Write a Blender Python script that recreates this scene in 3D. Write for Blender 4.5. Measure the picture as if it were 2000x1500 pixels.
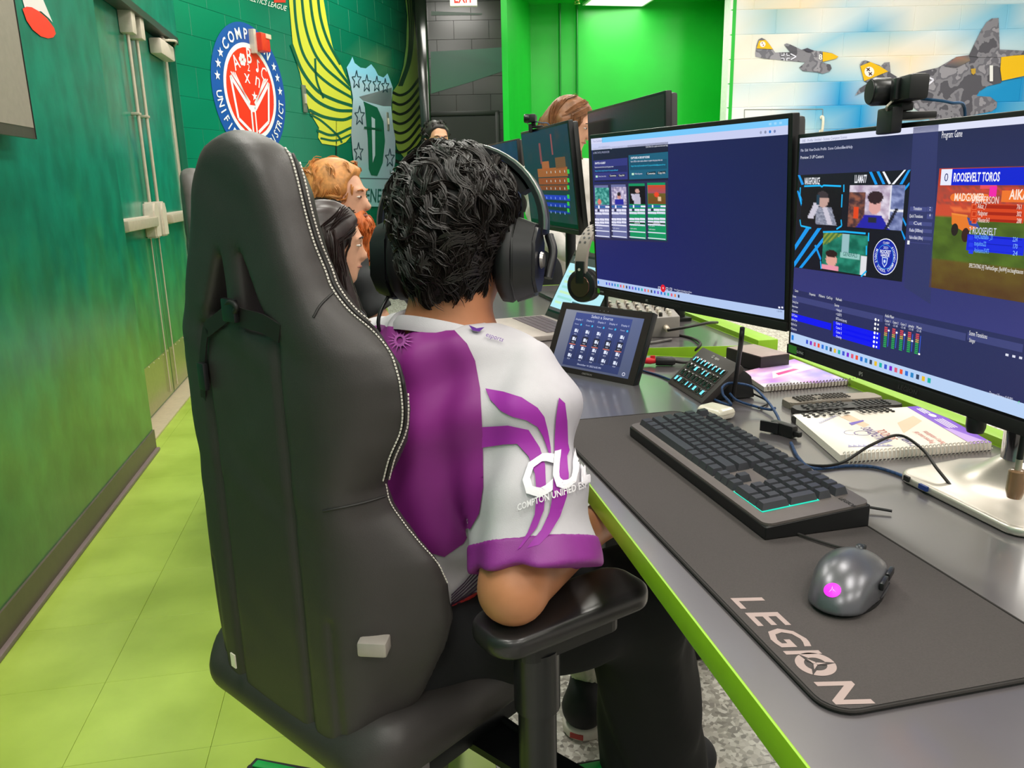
import bpy, bmesh, math, random
import numpy as np
from mathutils import Vector, Matrix
from mathutils.bvhtree import BVHTree
from mathutils.geometry import tessellate_polygon, delaunay_2d_cdt
for o in list(bpy.data.objects): bpy.data.objects.remove(o)
S = bpy.context.scene
COL = S.collection
rnd = random.Random(7)
R = math.radians
# ---------------------------------------------------------------- camera
FPX = 1550.0
YAW, PITCH, ROLL = R(10.34), R(14.26), R(1.22)
CAM = Vector((0, 0, 1.2))
_f = Vector((math.sin(YAW)*math.cos(PITCH), math.cos(YAW)*math.cos(PITCH), -math.sin(PITCH)))
_r0 = Vector((math.cos(YAW), -math.sin(YAW), 0)); _d0 = _f.cross(_r0)
_rt = _r0*math.cos(ROLL) + _d0*math.sin(ROLL); _dn = -_r0*math.sin(ROLL) + _d0*math.cos(ROLL)
cd = bpy.data.cameras.new('camera'); cam = bpy.data.objects.new('camera', cd); COL.objects.link(cam)
cam.matrix_world = Matrix(((_rt.x, -_dn.x, -_f.x, CAM.x), (_rt.y, -_dn.y, -_f.y, CAM.y), (_rt.z, -_dn.z, -_f.z, CAM.z), (0, 0, 0, 1)))
cd.sensor_width = 36; cd.lens = FPX/2000*36; cd.clip_start = .02; cd.clip_end = 60
S.camera = cam
# ---------------------------------------------------------------- world and exposure
W = bpy.data.worlds.new('world'); S.world = W; W.use_nodes = True
W.node_tree.nodes['Background'].inputs[0].default_value = (1, .97, .93, 1)
W.node_tree.nodes['Background'].inputs[1].default_value = .55
S.view_settings.view_transform = 'Standard'; S.view_settings.look = 'None'
S.view_settings.exposure = 0.0; S.view_settings.gamma = 1.0; S.view_settings.use_curve_mapping = False
CEIL = 3.5
LAMPS = [(-.45, .2, 3.5), (-.45, 2.6, 3.5), (-.1, 5.2, 3.5), (1.5, .2, 3.5), (1.5, 2.6, 3.5), (1.5, 5.2, 3.5), (3.4, .2, 3.5), (3.4, 2.6, 3.5), (3.4, 5.0, 3.5), (5.3, 4.6, 3.5), (-.45, -2.0, 3.5), (1.5, -2.0, 3.5), (3.4, -2.0, 3.5), (.75, 7.6, 3.5), (2.55, 7.45, 2.86)]
LAMP_POWER = 34
for (x, y, z) in LAMPS:
    ld = bpy.data.lights.new('troffer_light', 'AREA'); ld.shape = 'RECTANGLE'; ld.size = .56; ld.size_y = 1.16
    ld.energy = LAMP_POWER*(.45 if z < 3 else 1.0 if y < 4 else 1.25 if x < 3 else .9); ld.color = (1, .955, .89)
    lo = bpy.data.objects.new('troffer_light', ld); COL.objects.link(lo); lo.location = (x, y, z-.03)

# ---------------------------------------------------------------- helpers
def ray(px, py):
    return (_rt*((px-1000)/FPX) + _dn*((py-750)/FPX) + _f)
def Z(px, py, z):                      # the point at height z seen at a pixel
    d = ray(px, py); return CAM + d*((z-CAM.z)/d.z)
def PL(px, py, c, n):                  # the point on a plane seen at a pixel
    d = ray(px, py); return CAM + d*((Vector(c)-CAM).dot(n)/d.dot(n))
def DP(px, py, dist):                  # the point at a forward distance
    return CAM + ray(px, py)*dist
def lin(c):
    if isinstance(c, str):
        c = c.lstrip('#'); c = ''.join(2*q for q in c) if len(c) == 3 else c; c = tuple(int(c[i:i+2], 16)/255 for i in (0, 2, 4))
    return tuple(x/12.92 if x <= .04045 else ((x+.055)/1.055)**2.4 for x in c[:3])
MATS = {}
def mat(name, col, rough=.5, metal=0., spec=.5, var=.06, vscale=40., bump=0., bscale=200., emit=0., coat=0., trans=0., sheen=0.):
    if name in MATS: return MATS[name]
    m = bpy.data.materials.new(name); m.use_nodes = True; nt = m.node_tree; b = nt.nodes['Principled BSDF']
    c = lin(col)
    b.inputs['Roughness'].default_value = rough; b.inputs['Metallic'].default_value = metal
    b.inputs['Specular IOR Level'].default_value = spec
    if coat: b.inputs['Coat Weight'].default_value = coat; b.inputs['Coat Roughness'].default_value = .12
    if sheen: b.inputs['Sheen Weight'].default_value = sheen
    if trans: b.inputs['Transmission Weight'].default_value = trans
    tc = nt.nodes.new('ShaderNodeTexCoord'); nz = nt.nodes.new('ShaderNodeTexNoise')
    nz.inputs['Scale'].default_value = vscale; nz.inputs['Detail'].default_value = 4
    nt.links.new(tc.outputs['Object'], nz.inputs['Vector'])
    mr = nt.nodes.new('ShaderNodeMapRange'); mr.inputs[1].default_value = .3; mr.inputs[2].default_value = .7
    mr.inputs[3].default_value = 1-var; mr.inputs[4].default_value = 1+var
    nt.links.new(nz.outputs[0], mr.inputs[0])
    mx = nt.nodes.new('ShaderNodeVectorMath'); mx.operation = 'SCALE'; mx.inputs[0].default_value = c
    nt.links.new(mr.outputs[0], mx.inputs[3]); nt.links.new(mx.outputs[0], b.inputs['Base Color'])
    if emit:
        nt.links.new(mx.outputs[0], b.inputs['Emission Color']); b.inputs['Emission Strength'].default_value = emit
    if bump:
        n2 = nt.nodes.new('ShaderNodeTexNoise'); n2.inputs['Scale'].default_value = bscale; n2.inputs['Detail'].default_value = 3
        nt.links.new(tc.outputs['Object'], n2.inputs['Vector'])
        bp = nt.nodes.new('ShaderNodeBump'); bp.inputs['Strength'].default_value = bump; bp.inputs['Distance'].default_value = .002
        nt.links.new(n2.outputs[0], bp.inputs['Height']); nt.links.new(bp.outputs[0], b.inputs['Normal'])
    MATS[name] = m; return m
def attr_mat(name, rough=.45, emit=0., spec=.4, noise=0.):
    """colour comes from the printed shapes' own colour attribute"""
    if name in MATS: return MATS[name]
    m = bpy.data.materials.new(name); m.use_nodes = True; nt = m.node_tree; b = nt.nodes['Principled BSDF']
    a = nt.nodes.new('ShaderNodeAttribute'); a.attribute_name = 'Col'
    b.inputs['Roughness'].default_value = rough; b.inputs['Specular IOR Level'].default_value = spec
    if emit:
        b.inputs['Base Color'].default_value = (.01, .01, .012, 1)
        nt.links.new(a.outputs['Color'], b.inputs['Emission Color']); b.inputs['Emission Strength'].default_value = emit
    else:
        nt.links.new(a.outputs['Color'], b.inputs['Base Color'])
    MATS[name] = m; return m
def tag(o, label=None, cat=None, group=None, kind=None):
    if label: o['label'] = label
    if cat: o['category'] = cat
    if group: o['group'] = group
    if kind: o['kind'] = kind
    return o
def empty(name, loc=(0, 0, 0), rz=0., label=None, cat=None, group=None):
    o = bpy.data.objects.new(name, None); COL.objects.link(o); o.location = loc; o.rotation_euler = (0, 0, rz)
    o.empty_display_size = .05
    return tag(o, label, cat, group)
def link(name, me, m, parent=None, mw=None):
    o = bpy.data.objects.new(name, me); COL.objects.link(o)
    if m is not None:
        me.materials.clear(); me.materials.append(m)
    if parent is not None:
        o.parent = parent
    if mw is not None: o.matrix_local = mw
    return o
def smooth(me, ang=40):
    me.polygons.foreach_set('use_smooth', [True]*len(me.polygons))
    try: me.set_sharp_from_angle(angle=R(ang))
    except Exception: pass
def wmat(parent):
    """world matrix of a parent made in this script (plain location/rotation chains)"""
    m = parent.matrix_basis.copy(); p = parent.parent
    while p is not None: m = p.matrix_basis @ m; p = p.parent
    return m
def mesh_obj(name, verts, faces, m, parent=None, sm=False, world=False, ang=40):
    me = bpy.data.meshes.new(name)
    if world and parent is not None:
        inv = wmat(parent).inverted(); verts = [inv @ Vector(v) for v in verts]
    me.from_pydata([tuple(v) for v in verts], [], [tuple(f) for f in faces]); me.update()
    if sm: smooth(me, ang)
    return link(name, me, m, parent)
def bm_obj(name, bm, m, parent=None, sm=False, ang=40):
    me = bpy.data.meshes.new(name); bmesh.ops.recalc_face_normals(bm, faces=bm.faces); bm.to_mesh(me); bm.free()
    if sm: smooth(me, ang)
    return link(name, me, m, parent)
def bx(bm, c, s, rot=None, bev=0., seg=2):
    """a box, bevelled if asked"""
    mw = Matrix.Translation(Vector(c)) @ (rot.to_4x4() if rot is not None else Matrix())
    r = bmesh.ops.create_cube(bm, size=1, matrix=mw @ Matrix.Diagonal((s[0], s[1], s[2], 1)))
    if bev:
        es = list({e for v in r['verts'] for e in v.link_edges})
        bmesh.ops.bevel(bm, geom=es, offset=bev, segments=seg, profile=.6, affect='EDGES', clamp_overlap=True)
def box(name, c, s, m, parent=None, bev=0., rot=None, seg=2):
    bm = bmesh.new(); bx(bm, c, s, rot, bev, seg); return bm_obj(name, bm, m, parent, sm=bev > 0, ang=50)
def add_tube(bm, pts, rad, n=8, cap=True, closed=False):
    pts = [Vector(p) for p in pts]; N = len(pts); rads = rad if isinstance(rad, (list, tuple)) else [rad]*N
    rings = []; prev = None
    for i, p in enumerate(pts):
        t = (pts[min(i+1, N-1)] - pts[max(i-1, 0)])
        if closed: t = pts[(i+1) % N] - pts[i-1]
        t.normalize()
        if prev is None:
            a = Vector((0, 0, 1)) if abs(t.z) < .9 else Vector((1, 0, 0)); u = t.cross(a).normalized()
        else:
            u = (prev - t*prev.dot(t))
            u = u.normalized() if u.length > 1e-6 else t.orthogonal().normalized()
        prev = u; v = t.cross(u)
        rings.append([bm.verts.new(p + (u*math.cos(2*math.pi*k/n) + v*math.sin(2*math.pi*k/n))*rads[i]) for k in range(n)])
    L = N if closed else N-1
    for i in range(L):
        a, b = rings[i], rings[(i+1) % N]
        for k in range(n): bm.faces.new((a[k], a[(k+1) % n], b[(k+1) % n], b[k]))
    if cap and not closed:
        bm.faces.new(rings[0][::-1]); bm.faces.new(rings[-1])
def curve_pts(ctrl, per=8):
    """Catmull-Rom through the control points"""
    c = [Vector(p) for p in ctrl]; c = [c[0]*2-c[1]] + c + [c[-1]*2-c[-2]]; out = []
    for i in range(1, len(c)-2):
        for k in range(per):
            t = k/per; p0, p1, p2, p3 = c[i-1:i+3]
            out.append(.5*((2*p1) + (p2-p0)*t + (2*p0-5*p1+4*p2-p3)*t*t + (3*p1-p0-3*p2+p3)*t**3))
    out.append(c[-2]); return out
def tube(name, ctrl, rad, m, parent=None, n=8, per=8, world=False):
    pts = curve_pts(ctrl, per) if len(ctrl) > 2 else [Vector(p) for p in ctrl]
    if world and parent is not None:
        inv = wmat(parent).inverted(); pts = [inv @ p for p in pts]
    bm = bmesh.new(); add_tube(bm, pts, rad, n); return bm_obj(name, bm, m, parent, sm=True, ang=60)
def add_lathe(bm, prof, n=24, mw=None):
    """profile of (radius, height) turned about z"""
    mw = mw or Matrix(); rings = []
    for (r, z) in prof:
        if r < 1e-6: rings.append([bm.verts.new(mw @ Vector((0, 0, z)))])
        else: rings.append([bm.verts.new(mw @ Vector((r*math.cos(2*math.pi*k/n), r*math.sin(2*math.pi*k/n), z))) for k in range(n)])
    for a, b in zip(rings, rings[1:]):
        for k in range(n):
            k2 = (k+1) % n
            if len(a) == 1 and len(b) == 1: continue
            if len(a) == 1: bm.faces.new((a[0], b[k], b[k2]))
            elif len(b) == 1: bm.faces.new((a[k], a[k2], b[0]))
            else: bm.faces.new((a[k], a[k2], b[k2], b[k]))
def lathe(name, prof, m, parent=None, n=24, mw=None):
    bm = bmesh.new(); add_lathe(bm, prof, n, mw); return bm_obj(name, bm, m, parent, sm=True, ang=45)
def add_prism(bm, poly, h0, h1, mw=None):
    """2D outline raised from h0 to h1"""
    mw = mw or Matrix()
    a = [bm.verts.new(mw @ Vector((x, y, h0))) for x, y in poly]; b = [bm.verts.new(mw @ Vector((x, y, h1))) for x, y in poly]
    bm.faces.new(a[::-1]); top = bm.faces.new(b)
    for i in range(len(poly)): bm.faces.new((a[i], a[(i+1) % len(poly)], b[(i+1) % len(poly)], b[i]))
    return top
def prism(name, poly, h0, h1, m, parent=None, bev=0., mw=None):
    bm = bmesh.new(); add_prism(bm, poly, h0, h1, mw)
    if bev:
        es = [e for e in bm.edges if e.calc_length() > 1e-5]
        bmesh.ops.bevel(bm, geom=es, offset=bev, segments=2, profile=.6, affect='EDGES', clamp_overlap=True)
    return bm_obj(name, bm, m, parent, sm=bev > 0, ang=50)
def rrect(w, h, r, cx=0, cy=0, n=5):
    out = []
    for (sx, sy, a0) in ((1, 1, 0), (-1, 1, 90), (-1, -1, 180), (1, -1, 270)):
        for k in range(n+1):
            a = R(a0 + 90*k/n); out.append((cx + sx*(w/2-r) + r*math.cos(a), cy + sy*(h/2-r) + r*math.sin(a)))
    return out
def frame(o, x, y, z):
    """4x4 from an origin and three axes"""
    return Matrix(((x[0], y[0], z[0], o[0]), (x[1], y[1], z[1], o[1]), (x[2], y[2], z[2], o[2]), (0, 0, 0, 1)))
# ---- flat print: coloured shapes laid on a surface
_txt = {}
def text_polys(s, bold=0.):
    key = (s, bold)
    if key not in _txt:
        c = bpy.data.curves.new('t', 'FONT'); c.body = s; c.size = 1; c.resolution_u = 2; c.offset = bold; c.fill_mode = 'FRONT'
        o = bpy.data.objects.new('t', c); me = o.to_mesh()
        vs = [(v.co.x, v.co.y) for v in me.vertices]; fs = [tuple(p.vertices) for p in me.polygons]
        o.to_mesh_clear(); bpy.data.objects.remove(o); bpy.data.curves.remove(c)
        _txt[key] = (vs, fs)
    return _txt[key]
class Flat:
    def __init__(self): self.v = []; self.f = []; self.c = []
    def poly(self, pts, col, layer=0):
        n = len(self.v); cols = col if isinstance(col, list) else [col]*len(pts)
        self.v += [(p[0], p[1], layer) for p in pts]; self.c += [lin(c) for c in cols]
        if len(pts) == 3: self.f.append((n, n+1, n+2))
        elif len(pts) == 4: self.f.append((n, n+1, n+2, n+3))
        else:
            for t in tessellate_polygon([[Vector((p[0], p[1], 0)) for p in pts]]): self.f.append(tuple(n+i for i in t))
    def rect(self, x0, y0, x1, y1, col, layer=0): self.poly([(x0, y0), (x1, y0), (x1, y1), (x0, y1)], col, layer)
    def grid(self, x0, y0, x1, y1, fn, nx, ny, layer=0):
        """a picture: colours by fn(u, v) on a fine grid"""
        n = len(self.v)
        for j in range(ny+1):
            for i in range(nx+1):
                u, v = i/nx, j/ny; self.v.append((x0+(x1-x0)*u, y0+(y1-y0)*v, layer)); self.c.append(lin(fn(u, v)))
        for j in range(ny):
            for i in range(nx):
                a = n+j*(nx+1)+i; self.f.append((a, a+1, a+nx+2, a+nx+1))
    def disc(self, x, y, rx, ry, col, layer=0, n=28):
        self.poly([(x+rx*math.cos(2*math.pi*k/n), y+ry*math.sin(2*math.pi*k/n)) for k in range(n)], col, layer)
    def ring(self, x, y, r0, r1, col, layer=0, n=36, a0=0, a1=360, asp=1.):
        for k in range(n):
            a, b = R(a0+(a1-a0)*k/n), R(a0+(a1-a0)*(k+1)/n)
            self.poly([(x+r0*math.cos(a), y+r0*asp*math.sin(a)), (x+r1*math.cos(a), y+r1*asp*math.sin(a)), (x+r1*math.cos(b), y+r1*asp*math.sin(b)), (x+r0*math.cos(b), y+r0*asp*math.sin(b))], col, layer)
    def line(self, pts, w, col, layer=0):
        for (a, b) in zip(pts, pts[1:]):
            d = Vector((b[0]-a[0], b[1]-a[1])); L = d.length or 1; nx, ny = -d.y/L*w/2, d.x/L*w/2
            self.poly([(a[0]+nx, a[1]+ny), (a[0]-nx, a[1]-ny), (b[0]-nx, b[1]-ny), (b[0]+nx, b[1]+ny)], col, layer)
    def star(self, x, y, r, col, layer=0, rot=90, sx=1., sy=1.):
        self.poly([(x+sx*(r if k % 2 == 0 else r*.4)*math.cos(R(rot+36*k)), y+sy*(r if k % 2 == 0 else r*.4)*math.sin(R(rot+36*k))) for k in range(10)], col, layer)
    def text(self, s, x, y, size, col, layer=0, align='l', sx=1., shear=0., bold=0., rot=0., flip=False, width=None):
        vs, fs = text_polys(s, bold)
        if not vs: return
        w = max(v[0] for v in vs)
        if width: sx = width/(w*size)
        off = {'l': 0, 'c': -w/2, 'r': -w}[align]; n = len(self.v); ca, sa = math.cos(R(rot)), math.sin(R(rot))
        fy = -1 if flip else 1
        for v in vs:
            px = ((v[0]+off)*sx + v[1]*shear)*size; py = v[1]*size*fy
            self.v.append((x+px*ca-py*sa, y+px*sa+py*ca, layer)); self.c.append(lin(col))
        for f in fs: self.f.append(tuple(n+i for i in f))
    def arc_text(self, s, cx, cy, r, size, a0, a1, col, layer=0, inward=False, sx=1., bold=.0, flip=False):
        N = len(s)
        for i, ch in enumerate(s):
            if ch == ' ': continue
            a = a0 + (a1-a0)*(i+.5)/N
            rot = a-90 if not inward else a+90
            fy = -1 if flip else 1
            self.text(ch, cx+r*math.cos(R(a)), cy+fy*r*math.sin(R(a)), size, col, layer, 'c', sx, 0, bold, rot*fy, flip)
    def refine(self, mx, rounds=4):
        for _ in range(rounds):
            F2 = []; mid = {}; ch = False
            def md(a, b):
                k = (min(a, b), max(a, b))
                if k not in mid:
                    mid[k] = len(self.v); self.v.append(tuple((self.v[a][i]+self.v[b][i])/2 for i in range(3))); self.c.append(self.c[a])
                return mid[k]
            T = []
            for f in self.f: T += [(f[0], f[i], f[i+1]) for i in range(1, len(f)-1)]
            for t in T:
                L = [math.hypot(self.v[t[i]][0]-self.v[t[(i+1) % 3]][0], self.v[t[i]][1]-self.v[t[(i+1) % 3]][1]) for i in range(3)]
                if max(L) > mx:
                    i = L.index(max(L)); a, b, c = t[i], t[(i+1) % 3], t[(i+2) % 3]; m_ = md(a, b); F2 += [(a, m_, c), (m_, b, c)]; ch = True
                else: F2.append(t)
            self.f = F2
            if not ch: break
        return self
    def build(self, name, m, parent, mapper, world=True):
        vs = [mapper(*v) for v in self.v]; bad = {i for i, v in enumerate(vs) if v is None}
        if bad: vs = [v if v is not None else CAM for v in vs]; self.f = [f for f in self.f if not bad.intersection(f)]; used = sorted({i for f in self.f for i in f}); ix = {k: n for n, k in enumerate(used)}; vs = [vs[i] for i in used]; self.c = [self.c[i] for i in used]; self.f = [tuple(ix[i] for i in f) for f in self.f]
        o = mesh_obj(name, vs, self.f, m, parent, world=world and parent is not None)
        me = o.data; at = me.color_attributes.new('Col', 'FLOAT_COLOR', 'POINT')
        buf = np.ones((len(self.c), 4), np.float32)
        if len(self.c): buf[:, :3] = self.c
        at.data.foreach_set('color', buf.ravel()); return o
def planar(o, x, y, n, lift=.0006):
    o, x, y, n = Vector(o), Vector(x), Vector(y), Vector(n)
    return lambda u, v, l: o + x*u + y*v + n*(lift*(l+1))
def pxplane(c, n, lift=.004):
    n = Vector(n).normalized(); c = Vector(c)
    return lambda u, v, l: PL(u, v, c + n*(lift*(l+1)*.5+.002), n)
# ---- smooth solids: signed distance fields meshed with surface nets
def surfnets(fn, lo, hi, h):
    lo = np.array(lo, float); n = np.maximum(((np.array(hi)-lo)/h).astype(int)+1, 3)
    ax = [(lo[i]+h*np.arange(n[i])).astype(np.float32) for i in range(3)]
    X, Y, Zz = np.meshgrid(*ax, indexing='ij'); V = fn(X, Y, Zz).astype(np.float32)
    ins = V < 0
    c = [ins[i:n[0]-1+i, j:n[1]-1+j, k:n[2]-1+k] for i in (0, 1) for j in (0, 1) for k in (0, 1)]
    s = sum(x.astype(np.int8) for x in c); act = (s > 0) & (s < 8)
    idx = -np.ones(act.shape, np.int64); ii = np.argwhere(act); idx[act] = np.arange(len(ii))
    acc = np.zeros((len(ii), 3)); cnt = np.zeros(len(ii))
    cor = [(i, j, k) for i in (0, 1) for j in (0, 1) for k in (0, 1)]
    for a in range(8):
        for b in range(a+1, 8):
            da = np.array(cor[b])-np.array(cor[a])
            if np.abs(da).sum() != 1: continue
            pa = ii+np.array(cor[a]); pb = ii+np.array(cor[b])
            va = V[pa[:, 0], pa[:, 1], pa[:, 2]]; vb = V[pb[:, 0], pb[:, 1], pb[:, 2]]
            x = (va < 0) != (vb < 0); t = np.where(x, va/np.where(x, va-vb, 1), 0)
            acc += np.where(x[:, None], np.array(cor[a])+t[:, None]*da, 0); cnt += x
    vs = lo + h*(ii + acc/np.maximum(cnt, 1)[:, None]); faces = []
    for d in range(3):
        e = [0, 0, 0]; e[d] = 1; u, w = [q for q in range(3) if q != d]
        A = ins[tuple(slice(0, n[q]-e[q]) for q in range(3))]; B = ins[tuple(slice(e[q], n[q]) for q in range(3))]
        x = np.argwhere(A != B)
        x = x[(x[:, u] > 0) & (x[:, w] > 0) & (x[:, u] < n[u]-1) & (x[:, w] < n[w]-1)]
        if not len(x): continue
        fl = A[x[:, 0], x[:, 1], x[:, 2]]; q = []
        for (du, dw) in ((-1, -1), (0, -1), (0, 0), (-1, 0)):
            y = x.copy(); y[:, u] += du; y[:, w] += dw; q.append(idx[y[:, 0], y[:, 1], y[:, 2]])
        q = np.stack(q, 1)
        if d == 1: fl = ~fl
        q[~fl] = q[~fl][:, ::-1]; faces.append(q)
    return vs, np.concatenate(faces)
def sdf_obj(name, fn, lo, hi, h, m, parent=None, mw=None, ang=70):
    vs, fs = surfnets(fn, lo, hi, h)
    if mw is not None:
        A = np.array(mw); vs = vs @ A[:3, :3].T + A[:3, 3]
    me = bpy.data.meshes.new(name); me.vertices.add(len(vs)); me.vertices.foreach_set('co', vs.astype(np.float32).ravel())
    me.loops.add(len(fs)*4); me.loops.foreach_set('vertex_index', fs.astype(np.int32).ravel())
    me.polygons.add(len(fs)); me.polygons.foreach_set('loop_start', np.arange(len(fs), dtype=np.int32)*4)
    me.update(calc_edges=True); me.validate()
    me.polygons.foreach_set('use_smooth', [True]*len(me.polygons))
    return link(name, me, m, parent)
def smin(a, b, k):
    h = np.clip(.5+.5*(b-a)/k, 0, 1); return b+(a-b)*h-k*h*(1-h)
def smax(a, b, k): return -smin(-a, -b, k)
def cap(X, Y, Zz, a, b, ra, rb=None):
    """capsule from a to b, radius running from ra to rb"""
    rb = ra if rb is None else rb
    a = np.array(a, float); b = np.array(b, float); d = b-a; L = (d*d).sum()+1e-12
    t = np.clip(((X-a[0])*d[0]+(Y-a[1])*d[1]+(Zz-a[2])*d[2])/L, 0, 1)
    return np.sqrt((X-a[0]-t*d[0])**2+(Y-a[1]-t*d[1])**2+(Zz-a[2]-t*d[2])**2)-(ra+(rb-ra)*t)
def ell(X, Y, Zz, c, r, rot=None):
    x, y, z = X-c[0], Y-c[1], Zz-c[2]
    if rot is not None:
        q = np.array(rot.transposed()); x, y, z = q[0, 0]*x+q[0, 1]*y+q[0, 2]*z, q[1, 0]*x+q[1, 1]*y+q[1, 2]*z, q[2, 0]*x+q[2, 1]*y+q[2, 2]*z
    k0 = np.sqrt((x/r[0])**2+(y/r[1])**2+(z/r[2])**2); k1 = np.sqrt((x/r[0]**2)**2+(y/r[1]**2)**2+(z/r[2]**2)**2)+1e-9
    return k0*(k0-1)/k1
def rbox(X, Y, Zz, c, hs, r):
    qx, qy, qz = np.abs(X-c[0])-hs[0]+r, np.abs(Y-c[1])-hs[1]+r, np.abs(Zz-c[2])-hs[2]+r
    return np.sqrt(np.maximum(qx, 0)**2+np.maximum(qy, 0)**2+np.maximum(qz, 0)**2)+np.minimum(np.maximum(qx, np.maximum(qy, qz)), 0)-r
def bvh_of(o):
    me = o.data; mw = wmat(o); return BVHTree.FromPolygons([mw @ v.co for v in me.vertices], [tuple(p.vertices) for p in me.polygons])
def decal(name, polys, cols, bv, m, parent, lift=.0015, step=7.):
    """print traced on the cloth: outlines in picture coordinates laid on the real surface under them"""
    V = []; F = []; Cc = []
    for poly, col in zip(polys, cols):
        pts = []
        for a, b in zip(poly, poly[1:]+poly[:1]):
            L = math.hypot(b[0]-a[0], b[1]-a[1]); k = max(1, int(L/step)); pts += [(a[0]+(b[0]-a[0])*i/k, a[1]+(b[1]-a[1])*i/k) for i in range(k)]
        n0 = len(pts); xs = [p[0] for p in pts]; ys = [p[1] for p in pts]
        gx = np.arange(min(xs)+step/2, max(xs), step); gy = np.arange(min(ys)+step/2, max(ys), step)
        allp = [Vector(p) for p in pts] + [Vector((x, y)) for x in gx for y in gy]
        r = delaunay_2d_cdt(allp, [], [list(range(n0))], 1, 1e-4); vs, fs = r[0], r[2]
        n = len(V); ok = []
        for v in vs:
            d = ray(v.x, v.y).normalized(); h = bv.ray_cast(CAM, d)
            if h[0] is None: V.append(CAM); ok.append(False)
            else:
                nn = h[1] if h[1].dot(d) < 0 else -h[1]
                V.append(h[0] - d*lift*.6 + nn*lift); ok.append(True)
            Cc.append(lin(col))
        for f in fs:
            if all(ok[i] for i in f):
                P = [V[n+i] for i in f]
                if max((P[0]-P[1]).length, (P[1]-P[2]).length, (P[2]-P[0]).length) < .05: F.append(tuple(n+i for i in f))
    o = mesh_obj(name, V, F, m, parent, world=parent is not None)
    me = o.data; at = me.color_attributes.new('Col', 'FLOAT_COLOR', 'POINT'); buf = np.ones((len(Cc), 4), np.float32); buf[:, :3] = Cc
    at.data.foreach_set('color', buf.ravel()); me.polygons.foreach_set('use_smooth', [True]*len(me.polygons))
    bm = bmesh.new(); bm.from_mesh(me); bmesh.ops.delete(bm, geom=[v for v in bm.verts if not v.link_faces], context='VERTS'); bm.to_mesh(me); bm.free()
    return o
# ================================================================ the setting
from mathutils import noise as mn
def fbm(x, y, z=0., s=1., o=4): return mn.fractal(Vector((x*s, y*s, z*s)), 1.0, 2.0, o)
def mix(a, b, t):
    t = max(0., min(1., t)); return tuple(a[i]+(b[i]-a[i])*t for i in range(3))
def rgb(r, g, b): return (r/255, g/255, b/255)
def proj(p):
    v = Vector(p)-CAM; d = v.dot(_f); return (1000+FPX*v.dot(_rt)/d, 750+FPX*v.dot(_dn)/d)
def struct(o): o['kind'] = 'structure'; return o
PRINT = attr_mat('mural_paint', rough=.32, spec=.5)
PRINT_MATT = attr_mat('matt_print', rough=.6, spec=.3)
# ---- floor of square vinyl tiles: lime green along the wall, speckled white by the desks
m_grout = mat('tile_joint', '#8aa33c', .8)
fl = struct(box('floor', (2.0, 3.0, -.06), (16, 16, .1), m_grout))
def tile_mat(name, fnset):
    m = bpy.data.materials.new(name); m.use_nodes = True; nt = m.node_tree; fnset(nt, nt.nodes['Principled BSDF']); return m
def _green(nt, b):
    g = nt.nodes.new('ShaderNodeNewGeometry'); oi = nt.nodes.new('ShaderNodeObjectInfo')
    n1 = nt.nodes.new('ShaderNodeTexNoise'); n1.inputs['Scale'].default_value = 3.5; n1.inputs['Detail'].default_value = 5
    nt.links.new(g.outputs['Position'], n1.inputs['Vector'])
    cr = nt.nodes.new('ShaderNodeValToRGB'); e = cr.color_ramp.elements
    e[0].position = .3; e[0].color = lin('#95ad3e')+(1,); e[1].position = .7; e[1].color = lin('#b3cc58')+(1,)
    nt.links.new(n1.outputs[0], cr.inputs[0])
    mr = nt.nodes.new('ShaderNodeMapRange'); mr.inputs[3].default_value = .96; mr.inputs[4].default_value = 1.03; nt.links.new(oi.outputs['Random'], mr.inputs[0])
    vm = nt.nodes.new('ShaderNodeVectorMath'); vm.operation = 'SCALE'; nt.links.new(cr.outputs[0], vm.inputs[0]); nt.links.new(mr.outputs[0], vm.inputs[3])
    nt.links.new(vm.outputs[0], b.inputs['Base Color']); b.inputs['Roughness'].default_value = .34
def _terr(nt, b):
    g = nt.nodes.new('ShaderNodeNewGeometry'); v = nt.nodes.new('ShaderNodeTexVoronoi'); v.inputs['Scale'].default_value = 95; v.inputs['Randomness'].default_value = 1
    nt.links.new(g.outputs['Position'], v.inputs['Vector'])
    bw = nt.nodes.new('ShaderNodeSeparateColor'); nt.links.new(v.outputs['Color'], bw.inputs[0])
    cr = nt.nodes.new('ShaderNodeValToRGB'); e = cr.color_ramp.elements
    e[0].position = 0; e[0].color = lin('#8d8780')+(1,); e[1].position = 1; e[1].color = lin('#f1ece4')+(1,)
    for p, c in ((.3, '#b3aca3'), (.6, '#cfc8bf')): q = e.new(p); q.color = lin(c)+(1,)
    nt.links.new(bw.outputs[0], cr.inputs[0]); nt.links.new(cr.outputs[0], b.inputs['Base Color']); b.inputs['Roughness'].default_value = .25
mt_g = tile_mat('lime_vinyl_tile', _green); mt_t = tile_mat('speckled_white_tile', _terr)
bmt = bmesh.new(); bx(bmt, (0, 0, -.006), (.3043, .3043, .012), bev=.0005, seg=1); tme = {}
for k, m in (('g', mt_g), ('t', mt_t)):
    me = bpy.data.meshes.new('floor_tile'); bmt.to_mesh(me); me.materials.append(m); tme[k] = me
bmt.free()
for i in range(8):
    for j in range(27):
        x = -1.013+.305*(i+.5) - .305; y = .696+.305*(j+.5)
        o = bpy.data.objects.new('floor_tile', tme['g' if i < 5 else 't']); COL.objects.link(o); o.parent = fl; o.location = (x, y, 0)
        o.location = Vector(o.location) - Vector((2.0, 3.0, -.06)) if False else o.location
fl2 = box('far_tiles', (5.25, 3.2, -.006), (8.246, 14, .012), mt_t, fl)
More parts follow.
